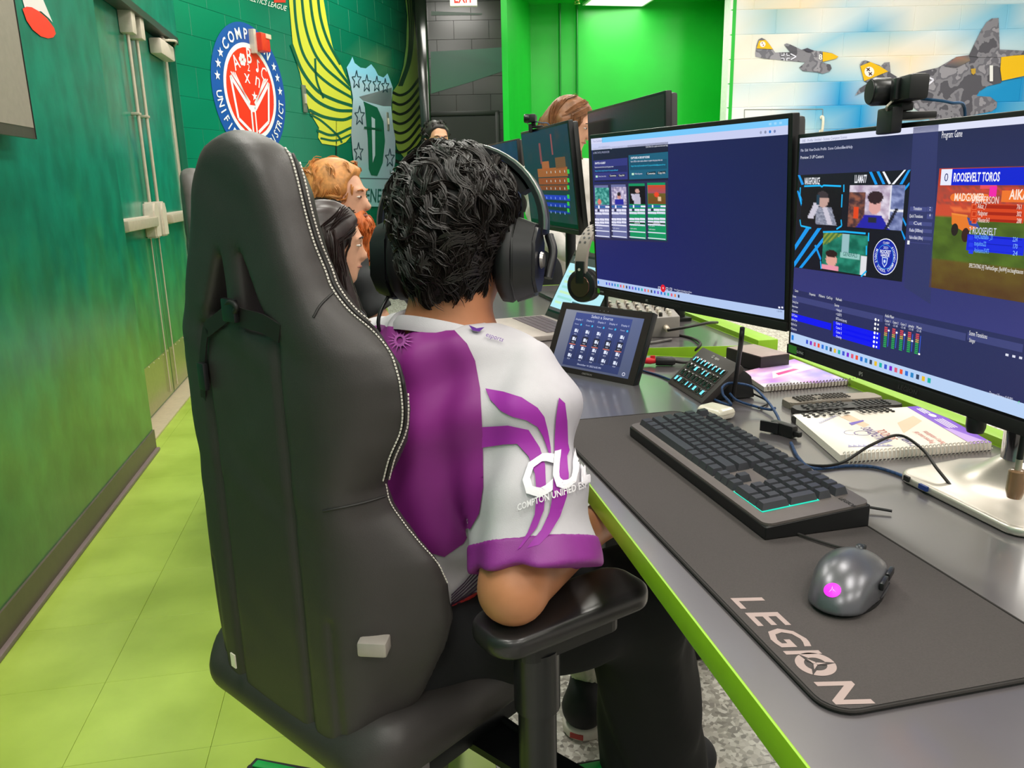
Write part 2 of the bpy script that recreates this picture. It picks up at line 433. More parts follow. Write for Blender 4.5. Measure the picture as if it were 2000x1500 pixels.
box('near_tiles', (.2, -1.4, -.006), (3.0, 4.1, .012), mt_t, fl)
# ---- left wall, glossy teal-green mural paint, floor reflection partly coloured in low down
def _leftwall(nt, b):
    g = nt.nodes.new('ShaderNodeNewGeometry'); sp = nt.nodes.new('ShaderNodeSeparateXYZ'); nt.links.new(g.outputs['Position'], sp.inputs[0])
    mp = nt.nodes.new('ShaderNodeMapping'); mp.inputs['Scale'].default_value = (1, 1.15, .8); nt.links.new(g.outputs['Position'], mp.inputs[0])
    n1 = nt.nodes.new('ShaderNodeTexNoise'); n1.inputs['Scale'].default_value = 2.6; n1.inputs['Detail'].default_value = 7; n1.inputs['Roughness'].default_value = .62
    nt.links.new(mp.outputs[0], n1.inputs['Vector'])
    ad = nt.nodes.new('ShaderNodeMath'); ad.operation = 'MULTIPLY_ADD'; ad.inputs[1].default_value = 1.1; nt.links.new(n1.outputs[0], ad.inputs[0]); nt.links.new(sp.outputs['Z'], ad.inputs[2])
    cr = nt.nodes.new('ShaderNodeValToRGB'); cr.color_ramp.elements[0].position = .22; cr.color_ramp.elements[0].color = lin('#3a6c38')+(1,)  # yellow-green low end: mural colour plus the floor's reflection painted in
    cr.color_ramp.elements[1].position = .9; cr.color_ramp.elements[1].color = lin('#06785f')+(1,)
    for p, c in ((.32, '#43803f'), (.42, '#2f8450'), (.52, '#0d785c'), (.66, '#088068')): q = cr.color_ramp.elements.new(p); q.color = lin(c)+(1,)
    dv = nt.nodes.new('ShaderNodeMath'); dv.operation = 'DIVIDE'; dv.inputs[1].default_value = 3.0; nt.links.new(ad.outputs[0], dv.inputs[0])
    nt.links.new(dv.outputs[0], cr.inputs[0])
    n2 = nt.nodes.new('ShaderNodeTexNoise'); n2.inputs['Scale'].default_value = 9; n2.inputs['Detail'].default_value = 6; nt.links.new(mp.outputs[0], n2.inputs['Vector'])
    mr = nt.nodes.new('ShaderNodeMapRange'); mr.inputs[1].default_value = .35; mr.inputs[2].default_value = .65; mr.inputs[3].default_value = .8; mr.inputs[4].default_value = 1.18; nt.links.new(n2.outputs[0], mr.inputs[0])
    vm = nt.nodes.new('ShaderNodeVectorMath'); vm.operation = 'SCALE'; nt.links.new(cr.outputs[0], vm.inputs[0]); nt.links.new(mr.outputs[0], vm.inputs[3])
    nt.links.new(vm.outputs[0], b.inputs['Base Color']); b.inputs['Roughness'].default_value = .3; b.inputs['Coat Weight'].default_value = .35; b.inputs['Coat Roughness'].default_value = .14
    bp = nt.nodes.new('ShaderNodeBump'); bp.inputs['Strength'].default_value = .25; bp.inputs['Distance'].default_value = .004; nt.links.new(n2.outputs[0], bp.inputs['Height']); nt.links.new(bp.outputs[0], b.inputs['Normal'])
m_lw = tile_mat('teal_green_mural', _leftwall)
WX = -1.03; WY = 3.835; WD = -1.175; WE = 5.86; HEAD = 2.15
wl = struct(box('wall_left', (WX-.15, (WY-4)/2, CEIL/2), (.3, WY+4, CEIL), m_lw))
struct(box('wall_left_header', (-1.095-.15, (WY+WE)/2, (CEIL+HEAD)/2), (.3, WE-WY, CEIL-HEAD), m_lw)).name = 'trim_1'
m_base = mat('baseboard_vinyl', '#5d5446', .45); m_cove = mat('cove', '#7a6a68', .5)
bb = struct(box('baseboard_left', (WX+.003, (WY-4)/2+.003, .052), (.008, WY+4, .1), m_base))
box('cove', (WX+.012, (WY-4)/2+.003, .008), (.022, WY+4, .016), m_cove, bb, bev=.005)
# painted white tube with a red mouth on the wall, up by the screen
F = Flat(); mapw = lambda u, v, l: PL(u, v, (WX+.002+.001*l, 0, 0), Vector((1, 0, 0)))
F.poly([(36, -30), (48, 14), (62, 22), (80, 22), (96, 36), (103, 44), (72, -30)], '#efe9e6', 0)
F.poly([(44, 17), (52, 13), (62, 14), (76, 22), (92, 36), (106, 55), (109, 66), (104, 73), (94, 75), (80, 71), (64, 58), (52, 40)], '#ff3a26', 1)
F.build('painted_tube', PRINT, wl, mapw)
# ---- doorway recess with the double doors
m_door = m_lw
m_jamb = mat('jamb_paint', '#0c6a50', .3, var=.12, vscale=6)
jb = struct(box('trim_2', (-1.272, WE+.04, CEIL/2), (.3, .08, CEIL), m_jamb)); jb.name = 'trim_2'
struct(box('trim_3', (-1.13, (WY+WE)/2, HEAD-.02), (.08, WE-WY, .04), mat('header_steel', '#3c4a40', .35, .4)))
m_alu = mat('pale_aluminium', '#c9bba8', .38, .35); m_ivory = mat('ivory_metal', '#cfc3b3', .45, .15); m_kick = mat('kick_plate', '#9fa06c', .3, .55)
MEET = 4.93
for n, (y0, y1) in enumerate(((WY+.01, MEET-.004), (MEET+.004, WE-.01)), 1):
    d = struct(empty('door_%d' % n, (WD, (y0+y1)/2, 0)))
    L = y1-y0
    box('door_leaf', (-.022, 0, HEAD/2-.01), (.045, L, HEAD-.05), m_door, d)
    box('kick_plate', (.002, 0, .155), (.004, L-.02, .26), m_kick, d)
    for yy in np.arange(-L/2+.06, L/2-.03, .11):
        lathe('rivet', [(.004, 0), (.003, .002), (0, .003)], m_alu, d, 6, Matrix.Translation((.004, float(yy), .275)) @ Matrix.Rotation(R(90), 4, 'Y'))
    e = -1 if n == 1 else 1     # the meeting edge is the far side of leaf 1
    ye = L/2-.115 if n == 1 else -L/2+.06
    bar_c = .10 if n == 1 else .06
    box('push_bar', (.055, bar_c, 1.03), (.035, .60, .05), m_alu, d, bev=.006)
    box('bar_rail', (.018, bar_c, 1.03), (.03, .66, .066), m_ivory, d, bev=.004)
    bmh = bmesh.new(); add_prism(bmh, [(-.055, -.09), (.055, -.09), (.055, .06), (.03, .105), (-.03, .105), (-.055, .06)], 0, .062, Matrix.Translation((0, ye, 1.03)) @ Matrix(((0, 0, 1, 0), (1, 0, 0, 0), (0, 1, 0, 0), (0, 0, 0, 1))))
    bmesh.ops.bevel(bmh, geom=list(bmh.edges), offset=.008, segments=2, affect='EDGES'); bm_obj('latch_housing', bmh, m_ivory, d, True)
    tube('latch_rod', [(.03, ye, 1.12), (.03, ye, HEAD-.12)], .0095, m_alu, d, 10)
    box('rod_guide', (.02, ye, 1.6), (.045, .05, .014), m_alu, d, bev=.003)
    box('top_latch_case', (.035, ye, HEAD-.085), (.07, .085, .13), m_ivory, d, bev=.012)
    tube('bottom_rod', [(.012, ye, .94), (.012, ye, .05)], .004, m_alu, d, 8)
    if n == 2:
        box('closer_body', (.04, .17, HEAD-.115), (.07, .36, .09), m_ivory, d, bev=.012)
        tube('closer_arm', [(.05, .15, HEAD-.06), (.11, .25, HEAD-.05), (.06, .45, HEAD-.045)], .008, m_alu, d, 6, 4)
        lathe('closer_pivot', [(0, 0), (.018, 0), (.018, .03), (.012, .035), (.012, .05), (0, .05)], m_ivory, d, 12, Matrix.Translation((.05, .15, HEAD-.08)))
        box('edge_strip', (.004, L/2-.035, 1.05), (.012, .05, 1.98), m_alu, d, bev=.002)
struct(box('trim_4', (WD+.02, (WY+WE)/2, .006), (.18, WE-WY, .012), mat('threshold', '#cbb9a0', .4, .3), bev=.003))
struct(box('trim_7', (WD-.2, (WY+WE)/2, 1.5), (.2, WE-WY+.4, 3.0), m_jamb))
# ---- block walls: every block its own piece, painted across
def block_wall(name, o, xd, length, z0, z1, fn, mt, mback, bw=.4, bh=.2, joint=.0022, depth=.0025, thick=.2):
    o = Vector(o); xd = Vector(xd).normalized(); n = Vector((xd.y, -xd.x, 0))          # faces the room
    back = mesh_obj(name, [o+xd*a+n*b+Vector((0, 0, z)) for z in (z0, z1) for a, b in ((0, 0), (length, 0), (length, -thick), (0, -thick))],
                    [(0, 1, 5, 4), (1, 2, 6, 5), (2, 3, 7, 6), (3, 0, 4, 7), (4, 5, 6, 7), (3, 2, 1, 0)], mback)
    struct(back); r = 0; z = z0
    while z < z1-.01:
        za, zb = z, min(z+bh, z1); x = -bw/2 if r % 2 else 0.
        while x < length-.01:
            xa, xb = max(x, 0), min(x+bw, length)
            if xb-xa > .03:
                q = joint; c = [(xa, za), (xb, za), (xb, zb), (xa, zb)]; ci = [(xa+q, za+q), (xb-q, za+q), (xb-q, zb-q), (xa+q, zb-q)]
                vs = [o+xd*a+Vector((0, 0, b)) for a, b in c]+[o+xd*a+Vector((0, 0, b))+n*depth for a, b in ci]
                ob = mesh_obj('block', vs, [(4, 5, 6, 7), (0, 1, 5, 4), (1, 2, 6, 5), (2, 3, 7, 6), (3, 0, 4, 7)], mt, back)
                at = ob.data.color_attributes.new('Col', 'FLOAT_COLOR', 'POINT')
                for i, v in enumerate(vs): at.data[i].color = lin(fn(*proj(v), v))+(1,)
            x += bw
        z += bh; r += 1
    return back, n
# the angled wall with the emblems
A = Vector((-1.122, WE+.0, 0)); B = DP(832, 365, 9.5); B.z = 0
def fn_diag(px, py, p):
    base = mix(rgb(4, 110, 84), rgb(8, 128, 98), .5+.9*fbm(p.x, p.y, p.z, 1.7))
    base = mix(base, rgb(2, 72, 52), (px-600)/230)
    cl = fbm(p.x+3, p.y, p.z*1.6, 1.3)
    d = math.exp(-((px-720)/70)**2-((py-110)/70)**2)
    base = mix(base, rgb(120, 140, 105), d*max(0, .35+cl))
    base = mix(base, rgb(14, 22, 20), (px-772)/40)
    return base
BLK = attr_mat('painted_block', rough=.22, spec=.55)
BLK_M = attr_mat('matt_painted_block', rough=.55, spec=.3)
wdg, nd = block_wall('wall_angled', A, B-A, (B-A).length, 0, CEIL, fn_diag, BLK, mat('teal_mortar', '#0a6049', .4))
# the dark end wall with its door
dkx = _r0.copy(); D0 = B.copy()
def fn_dark(px, py, p):
    return mix(rgb(38, 38, 37), rgb(58, 52, 50), .5+fbm(p.x, p.y, p.z, 2.))
wdk, ndk = block_wall('wall_back', D0, dkx, 1.75, 0, CEIL, fn_dark, BLK, mat('dark_mortar', '#232524', .5))
pc = box('trim_5', (0, 0, CEIL/2), (.17, .12, CEIL), mat('gloss_black_column', '#1b211e', .12, coat=.4), bev=.03); pc.location = D0+nd*.02+ndk*.03; pc.rotation_euler = (0, 0, -YAW); struct(pc)
F = Flat()
F.poly([(841, 101), (930, 96), (997, 91), (997, 134), (920, 160), (842, 183)], ['#0d5a48', '#126a52', '#14604a', '#175c48', '#17624c', '#2a6a50'], 0)
F.poly([(842, 22), (900, 24), (942, 26), (940, 29), (842, 30)], '#2d5a48', 0)
F.build('painted_band', PRINT, wdk, pxplane(D0+ndk*.008, ndk))
d3 = struct(empty('door_3', D0+ndk*.012, -YAW)); dl = lambda px, py: (d3.matrix_basis.inverted() @ PL(px, py, D0+ndk*.012, ndk))
a, b_ = dl(838, 223), dl(971, 223)
m_dd = mat('black_door', '#232423', .5); m_df = mat('black_door_frame', '#171817', .4)
box('door_leaf', ((a.x+b_.x)/2, -.004, a.z/2-.02), (b_.x-a.x-.04, .03, a.z-.04), m_dd, d3)
for x in (a.x, b_.x): box('door_frame', (x, -.012, a.z/2), (.05, .05, a.z+.02), m_df, d3, bev=.004)
box('door_frame', ((a.x+b_.x)/2, -.012, a.z), (b_.x-a.x+.05, .05, .05), m_df, d3, bev=.004)
# ---- green studio alcove
GB0, GB1 = DP(1040, 360, 8.2), DP(1400, 355, 8.2); GL, GR = DP(997, 360, 6.8), DP(1412, 355, 7.2)
for v in (GB0, GB1, GL, GR): v.z = 0
m_green = mat('studio_green', '#04b82a', .32, var=.10, vscale=2.2); GC = 2.88
def wallseg(name, a, b, z0, z1, m, th=.08):
    a, b = Vector(a), Vector(b); d = (b-a); L = d.length; o = box(name, (L/2, -th/2 if th > 0 else -th/2, (z0+z1)/2), (L, abs(th), z1-z0), m)
    o.location = (a.x, a.y, 0); o.rotation_euler = (0, 0, math.atan2(d.y, d.x)); return struct(o)
wallseg('wall_alcove_back', GB0, GB1, 0, CEIL, m_green, -.1)
wallseg('wall_alcove_left', GL, GB0, 0, CEIL, m_green, -.05)
wallseg('wall_alcove_right', GB1, GR, 0, CEIL, m_green, -.05)
bm = bmesh.new(); add_prism(bm, [(v.x, v.y) for v in (GL, GR, GB1, GB0)], GC, GC+.05); struct(bm_obj('ceiling_alcove', bm, m_green)).name = 'ceiling_1'
for px in (1095, 1127):
    p = DP(px, 360, 8.16); p.z = 0
    t = struct(tube('trim_6', [(p.x, p.y, 0), (p.x, p.y, GC)], .012, mat('conduit_green', '#0a7a24', .4), None, 8))
# ---- bright wall with the painted sky and aeroplanes
SK0 = GR + _r0*.0; SKL = 6.2
def fn_sky(px, py, p):
    n = fbm(p.x+1.3, p.y, p.z*1.5, .9, 5); n2 = fbm(p.x-4, p.y+2, p.z*1.3, 1.5, 4)
    c = mix(rgb(238, 242, 244), rgb(250, 228, 196), .3+1.1*n2)
    blue = rgb(20, 150, 214); amt = 0
    for (bx_, by, sx, sy, w) in ((1500, 40, 26, 30, .9), (1640, 200, 60, 55, .9), (1760, 260, 130, 50, 1.), (1960, 190, 80, 60, 1.2), (1930, 40, 80, 30, .55), (1700, 60, 60, 25, .5), (1470, 180, 60, 14, .5), (1570, 110, 40, 20, .3)):
        amt += w*math.exp(-((px-bx_)/sx)**2-((py-by)/sy)**2)
    amt = amt*(.75+.9*n)+max(0, n*.5-.1)
    return mix(c, blue, min(1, amt*1.55))
wsk, nsk = block_wall('wall_right', SK0, _r0, SKL, 0, CEIL, fn_sky, BLK_M, mat('white_mortar', '#f4f4ee', .6), joint=.006, depth=.004)
m_ceil = mat('ceiling_paint', '#d8d4cc', .8)
ce = struct(box('ceiling', (2.0, 3.0, CEIL+.05), (16, 16, .1), m_ceil))
m_lamp = mat('lamp_diffuser', '#fffaf0', .5, emit=1.0, var=0); m_lf = mat('lamp_frame', '#e9e7e2', .5)
for (x, y, z) in LAMPS:
    box('lamp_frame', (x, y, z-.008), (.62, 1.22, .02), m_lf, ce); box('diffuser', (x, y, z-.02), (.57, 1.17, .004), m_lamp, ce)
# ================================================================ desks
DZ = .755
m_desk = mat('charcoal_laminate', '#565154', .32, var=.05, vscale=12, spec=1.0, coat=.8); m_lime = mat('lime_edge', '#8fbf20', .4, var=.04); m_black = mat('black_plastic', '#141415', .45, var=.05)
m_blacks = mat('satin_black', '#1c1c1e', .3, var=.04); m_legs = mat('black_steel', '#17181a', .4, .3)
def desk(label, poly, rail, legs):
    d = empty('desk', (poly[0][0], poly[0][1], 0), 0, label, 'desk', 'lime edged gaming desks'); q = [(x-poly[0][0], y-poly[0][1]) for x, y in poly]
    prism('tabletop', q, DZ-.028, DZ, m_desk, d)
    N = len(q); cx = sum(p[0] for p in q)/N; cy = sum(p[1] for p in q)/N
    for i in range(N):
        a, b = Vector(q[i]), Vector(q[(i+1) % N]); e = b-a; L = e.length; nrm = Vector((e.y, -e.x)).normalized()
        if nrm.dot((a+b)/2-Vector((cx, cy))) < 0: nrm = -nrm
        mid = (a+b)/2+nrm*.0015
        box('edge_band', (mid.x, mid.y, DZ-.0145), (L+.006, .003, .031), m_lime, d, bev=.0008, rot=Matrix.Rotation(math.atan2(e.y, e.x), 3, 'Z'))
    for (x0, y0, x1, y1) in rail:
        box('back_rail', ((x0+x1)/2-poly[0][0], (y0+y1)/2-poly[0][1], DZ-.022), (x1-x0, y1-y0, .075), m_lime, d, bev=.005)
    for (x, y) in legs:
        box('leg', (x-poly[0][0], y-poly[0][1], (DZ-.03)/2+.03), (.07, .05, DZ-.09), m_legs, d, bev=.006)
        box('foot', (x-poly[0][0], y-poly[0][1], .028), (.58, .08, .05), m_legs, d, bev=.012)
    return d
desk('long charcoal desk with lime edging nearest the camera', [(.315, -.45), (1.02, -.45), (1.02, 1.78), (.93, 1.80), (.70, 1.93), (.315, 1.95)], [(1.022, -.45, 1.06, 1.775)], [(.80, 1.72), (.80, -.2)])
desk('charcoal desk with lime edging behind the tablet and mixer', [(.315, 2.03), (.743, 2.014), (1.037, 1.966), (1.037, 3.42), (.315, 3.42)], [(1.04, 1.96, 1.10, 3.42)], [(.70, 2.15), (.70, 3.3)])
# ---- mouse mat
pd = empty('mouse_mat', (.479, .966, DZ), R(2.5), 'long black desk mat with grey lettering under the keyboard', 'desk mat'); PT = .0045
m_mat = mat('mat_fabric', '#423c3b', .85, var=.10, vscale=500, bump=.35, bscale=1500); m_matedge = mat('mat_rubber', '#141312', .8)
prism('mat_sheet', rrect(.272, .88, .028), 0, PT-.0006, m_matedge, pd); prism('mat_surface', rrect(.266, .874, .026), PT-.0007, PT, m_mat, pd)
bm = bmesh.new(); add_tube(bm, [Vector((x, y, PT-.0012)) for x, y in rrect(.271, .879, .028, n=8)], .0017, 6, closed=True); bm_obj('stitched_edge', bm, mat('mat_edge', '#26211f', .85), pd, True)
F = Flat(); g = '#a3908c'
inv = wmat(pd).inverted(); Lp = [inv @ Z(*p, DZ+PT) for p in ((1430, 1167), (1490, 1163), (1700, 1367), (1625, 1372))]
xb = (Lp[0].x+Lp[3].x)/2; xt = (Lp[1].x+Lp[2].x)/2; ya = (Lp[0].y+Lp[1].y)/2+.004; yb = (Lp[2].y+Lp[3].y)/2-.004; Hh = xt-xb; Ln = ya-yb
sz = Hh/.73
def lt(s, f0, f1): F.text(s, f0*Ln, 0, sz, g, 0, 'l', 1, .22, .018, width=(f1-f0)*Ln)
lt('L', 0, .135); lt('E', .16, .315); lt('G', .335, .52); lt('I', .54, .585); lt('N', .80, .985)
cx, cy = .69*Ln, Hh/2
F.ring(cx, cy, Hh*.30, Hh*.54, g, 0, 40)
for a in (80, 200, 320): F.poly([(cx, cy), (cx+Hh*.22*math.cos(R(a+22)), cy+Hh*.22*math.sin(R(a+22))), (cx+Hh*.58*math.cos(R(a)), cy+Hh*.58*math.sin(R(a))), (cx+Hh*.22*math.cos(R(a-22)), cy+Hh*.22*math.sin(R(a-22)))], '#3a3433', 1); F.poly([(cx, cy), (cx+Hh*.07*math.cos(R(a+50)), cy+Hh*.07*math.sin(R(a+50))), (cx+Hh*.30*math.cos(R(a)), cy+Hh*.30*math.sin(R(a))), (cx+Hh*.07*math.cos(R(a-50)), cy+Hh*.07*math.sin(R(a-50)))], g, 2)
F.build('printed_lettering', attr_mat('mat_print', .8), pd, lambda u, v, l: Vector((xb+v, ya-u, PT+.0003+.0002*l)), world=False)
# ---- keyboard
KZ = DZ+PT
kb = empty('keyboard', (.532, 1.066, KZ), R(-86.6), 'full size black mechanical keyboard on the desk mat', 'keyboard')
m_kb = mat('keyboard_plate', '#6a625f', .42, .25, var=.05); m_kbs = mat('keyboard_side', '#0d0d0e', .5); m_key = mat('keycap', '#3b3b40', .32, var=.08)
KL, KW = .443, .150
def kz(y): return .021+.012*(y/KW+.5)
bm = bmesh.new(); pr = [(-KW/2, 0), (KW/2, 0), (KW/2, kz(KW/2)-.003), (-KW/2, kz(-KW/2)-.003)]
add_prism(bm, pr, -KL/2, KL/2, Matrix(((0, 0, 1, 0), (1, 0, 0, 0), (0, 1, 0, 0), (0, 0, 0, 1)))); bmesh.ops.bevel(bm, geom=list(bm.edges), offset=.0015, segments=1, affect='EDGES'); bm_obj('body', bm, m_kbs, kb)
bm = bmesh.new(); add_prism(bm, rrect(KL, KW, .012), 0, .0035)
for v in bm.verts: v.co.z += kz(v.co.y)-.003
bm_obj('top_plate', bm, m_kb, kb)
box('backlight', (.1525, -.0195, .0262), (.074, .083, .0012), mat('key_backlight', '#18c8b0', .5, emit=.5, var=0), kb, rot=Matrix.Rotation(math.atan(.012/KW), 3, 'X'))
kmesh = {}
def keycap(w, d=1.):
    k = (w, d)
    if k not in kmesh:
        bm = bmesh.new(); u = .0178; a, b = w*u/2-.0005, d*.0204/2-.0005; c, e = a-.0026, b-.0030
        lo = [bm.verts.new((x*a, y*b, 0)) for x, y in ((-1, -1), (1, -1), (1, 1), (-1, 1))]; hi = [bm.verts.new((x*c, y*e+.0008, .0098)) for x, y in ((-1, -1), (1, -1), (1, 1), (-1, 1))]
        tp = bm.faces.new(hi)
        for i in range(4): bm.faces.new((lo[i], lo[(i+1) % 4], hi[(i+1) % 4], hi[i]))
        r = bmesh.ops.inset_region(bm, faces=[tp], thickness=.0012, depth=-.0005)
        me = bpy.data.meshes.new('key'); bmesh.ops.recalc_face_normals(bm, faces=bm.faces); bm.to_mesh(me); bm.free(); me.materials.append(m_key); kmesh[k] = me
    return kmesh[k]
def key(x, y, w, d=1.):
    o = bpy.data.objects.new('key', keycap(w, d)); COL.objects.link(o); o.parent = kb
    o.location = (x, y, kz(y)+.0005); o.rotation_euler = (math.atan(.012/KW), 0, 0)
u = .0178; x0 = -.2125; yr = [.056, .0315, .011, -.0095, -.030, -.0505]
def row(y, x, ws):
    for w in ws:
        if w > 0: key(x+w*u/2, y, w)
        x += abs(w)*u
row(yr[0], x0, [1, -1, 1, 1, 1, 1, -.5, 1, 1, 1, 1, -.5, 1, 1, 1, 1, -.25, 1, 1, 1, -.25, 1, 1, 1, 1])
row(yr[1], x0, [1]*13+[2]+[-.25, 1, 1, 1, -.25, 1, 1, 1, 1])
row(yr[2], x0, [1.5]+[1]*12+[1.5]+[-.25, 1, 1, 1, -.25, 1, 1, 1])
row(yr[3], x0, [1.75]+[1]*11+[2.25]+[-3.5, 1, 1, 1])
row(yr[4], x0, [2.25]+[1]*10+[2.75]+[-1.25, 1, -1.25, 1, 1, 1])
row(yr[5], x0, [1.25]*3+[6.25]+[1.25]*4+[-.25, 1, 1, 1, -.25, 2, 1])
xk = x0+u*21.5+u*.5
key(xk, (yr[2]+yr[3])/2, 1., 2.); key(xk, (yr[4]+yr[5])/2, 1., 2.)
F = Flat(); F.text('LEGION', .1935, .046, .0085, '#1c1a1a', 0, 'l', 1.1, .2, .01); F.build('printed_lettering', PRINT_MATT, kb, lambda a, b, l: Vector((a, b, kz(b)+.0009)), world=False)
tube('keyboard_cable', [(.14, KW/2-.003, .012), (.16, KW/2+.02, .004), (.19, KW/2+.06, .0005)], .002, m_black, kb)
# ---- mouse
ms = empty('computer_mouse', (.497, .706, KZ), R(42), 'dark grey wired mouse with a glowing magenta emblem', 'mouse')
m_mouse = mat('gunmetal_shell', '#66666b', .30, .55, var=.03, vscale=10)
def f_mouse(X, Y, Zz):
    wd = .0345+.0035*np.cos((X-.01)*60)
    d = ell(X, Y, Zz, (-.004, 0, .0), (.066, .041, .043)); d = smin(d, ell(X, Y, Zz, (.03, 0, 0), (.036, .038, .028)), .02)
    d = smax(d, np.abs(Y)-wd-.001*0, .008); d = smax(d, .0035-Zz, .003); return d
sh = sdf_obj('shell', f_mouse, (-.075, -.045, -.002), (.075, .045, .05), .0018, m_mouse, ms)
prism('base', [(.061*math.cos(a)*1.03, .0355*math.sin(a)) for a in np.linspace(0, 2*math.pi, 40)[:-1]], 0, .0045, m_black, ms, .001)
lathe('scroll_wheel', [(0, -.004), (.008, -.004), (.0095, -.002), (.0095, .002), (.008, .004), (0, .004)], mat('wheel_rubber', '#20262c', .35), ms, 18, Matrix.Translation((.038, 0, .0305)) @ Matrix.Rotation(R(90), 4, 'X'))
box('wheel_slot', (.036, 0, .0335), (.03, .010, .006), m_black, ms, bev=.003)
for x in (-.004, .022): box('side_button', (x, -.036, .022), (.022, .005, .009), m_blacks, ms, bev=.002)
bm = bmesh.new(); add_tube(bm, [(.062, -.004, .007), (.02, -.037, .012), (-.02, -.037, .012)], .0006, 5); bm_obj('seam', bm, m_black, ms)
bmv = bvh_of(sh)
decal('emblem_light', [[(1626+17*math.cos(a), 1153+14*math.sin(a)) for a in np.linspace(0, 2*math.pi, 25)[:-1]]], ['#f218e8'], bmv, attr_mat('emblem_glow', .4, emit=1.6), ms, .0006, 4.)
def tri(cx, cy, s): return [[(cx, cy-3*s), (cx+2.2*s, cy+7*s), (cx, cy-9*s), (cx-2.2*s, cy-1*s)], [(cx-1, cy), (cx-8*s, cy+5*s), (cx-2*s, cy-2*s)], [(cx+1, cy), (cx+8*s, cy+5*s), (cx+2*s, cy-2*s)]]
decal('emblem_mark', tri(1626, 1153, .9), ['#ff9adf']*3, bmv, attr_mat('emblem_glow', .4, emit=1.6), ms, .0010, 4.)
tube('mouse_cable', [(.066, 0, .008), (.082, .004, .008), (.1, .018, .003), (.098, .045, .003), (.11, .10, .003), (.135, .16, .003), (.16, .2, .0035)], .0017, mat('braided_cable', '#2b2726', .8), ms, 6)
# ---- screens
class UI(Flat):
    def __init__(self, o, T): super().__init__(); self.inv = (wmat(o) @ T).inverted(); self.n = (wmat(o) @ T).to_3x3() @ Vector((0, -1, 0)); self.c = []; self.p0 = (wmat(o) @ T) @ Vector((0, 0, 0)); self.T = T
    def L(self, p): q = self.inv @ PL(p[0], p[1], self.p0, self.n); return (q.x, q.z)
    def rp(self, a, b, col, layer=0): a, b = self.L(a), self.L(b); self.rect(a[0], b[1], b[0], a[1], col, layer)
    def pp(self, pts, col, layer=0): self.poly([self.L(p) for p in pts], col, layer)
    def tp(self, s, a, b, h, col, layer=3, **k):
        """text from pixel a to pixel b"""
        a, b = self.L(a), self.L(b); self.text(s, a[0], a[1], h, col, layer, width=b[0]-a[0], **k)
    def gp(self, a, b, fn, nx, ny, layer=1): a, b = self.L(a), self.L(b); self.grid(a[0], a[1], b[0], b[1], fn, nx, ny, layer)
    def done(self, name, m, o, lift=.0003): T = self.T; return self.build(name, m, o, lambda u, v, l: T @ Vector((u, -.0006-lift*(l+1)*.4, v)), world=False)
SCREEN = attr_mat('screen_glow', rough=.25, emit=1.0)
m_bez = mat('monitor_bezel', '#0d0d0f', .35); m_back = mat('monitor_back', '#3a3939', .5); m_glass = mat('dark_panel', '#0b0c10', .18)
def monitor(label, pos, yaw, tilt, w, h, chin=.0205, side=.008, back=m_back, group=None, depth=.05, panel=m_glass):
    o = empty('monitor', (pos[0], pos[1], DZ), R(yaw+90), label, 'monitor', group)
    T = Matrix.Translation((0, 0, pos[2]-DZ)) @ Matrix.Rotation(R(-tilt), 4, 'X')
    def bxT(name, c, s, m, bev=0.): ob = box(name, c, s, m, o, bev); ob.data.transform(T); return ob
    bxT('front_bezel', (0, .009, 0), (w, .018, h), m_bez, .003)
    bxT('rear_shell', (0, .026, .0), (w-.006, .022, h-.01), back, .008); bxT('rear_bulge', (0, .044, -.02), (w*.5, .03, h*.55), back, .012)
    bxT('screen', (0, -.0002, chin/2-side/2), (w-2*side, .0006, h-chin-side), panel)
    bxT('chin', (0, -.001, -h/2+chin*.42), (w-.002, .004, chin*.84), mat('chin_strip', '#151413', .5), .001)
    return o, T
def stand(o, T, off, bz, m_col, m_base):
    lathe('stand_column', [(.021, .02), (.021, bz+.06), (0, bz+.06)], m_col, o, 28, Matrix.Translation((off, .10, 0)))
    box('stand_mount', (off, .075, bz+.03), (.07, .06, .07), m_blacks, o, bev=.01)
HM, WM = .38, .627
# ---------- monitor over the tablet: browser dashboard
m1, T1 = monitor('black monitor showing a navy browser page, on an arm behind the button pad', (.649, 1.606, 1.115), 197.2, -3.4, WM, HM, group='monitors on the near desk')
F = UI(m1, T1); c = lambda x, y: (1130+x*.29335, 200+y*.29335)
sw, shh = WM/2-.009, HM/2; sb = -HM/2+.0215; st = HM/2-.009
F.rect(-sw, sb, sw, st, ['#20256a', '#232457', '#1b1d4c', '#20245c'], 0)
t0 = F.L(c(92, 258)); 
F.rect(-sw, st-.011, sw, st, '#78c8fb', 1); F.rect(-sw, st-.026, sw, st-.011, '#c9cff2', 1); F.rect(-sw, st-.012, -sw+.045, st, '#d4d6f4', 2)
for i in range(3): F.rect(sw-.02-.012*i, st-.008, sw-.014-.012*i, st-.004, '#9fd9ff', 2)
F.text('Your Dashboard', -sw+.008, st-.0085, .006, '#7a7fb0', 3); F.text('vdo.ninja/beta/director', -sw+.03, st-.0215, .005, '#8f95bb', 3)
for i in range(4): F.disc(sw-.03-.011*i, st-.019, .0026, .0026, ['#7b86b8', '#2d79d0', '#8a8fae', '#9aa0bf'][i], 3)
F.pp([c(95, 305), c(598, 262), c(598, 520), c(108, 530)], '#1b1d38', 1)
F.tp('Click Here for a quick overview and help', c(450, 302), c(597, 294), .0055, '#dfe3f2'); F.tp('Broadcasting', c(97, 318), c(225, 309), .005, '#c9cde8'); F.tp('# SPECTATE | PRODUCER', c(100, 343), c(208, 334), .006, '#aeb4d6')
F.pp([c(103, 388), c(328, 368), c(330, 512), c(109, 520)], '#33357e', 2); F.pp([c(335, 352), c(598, 328), c(600, 503), c(340, 513)], '#1d5f7c', 2)
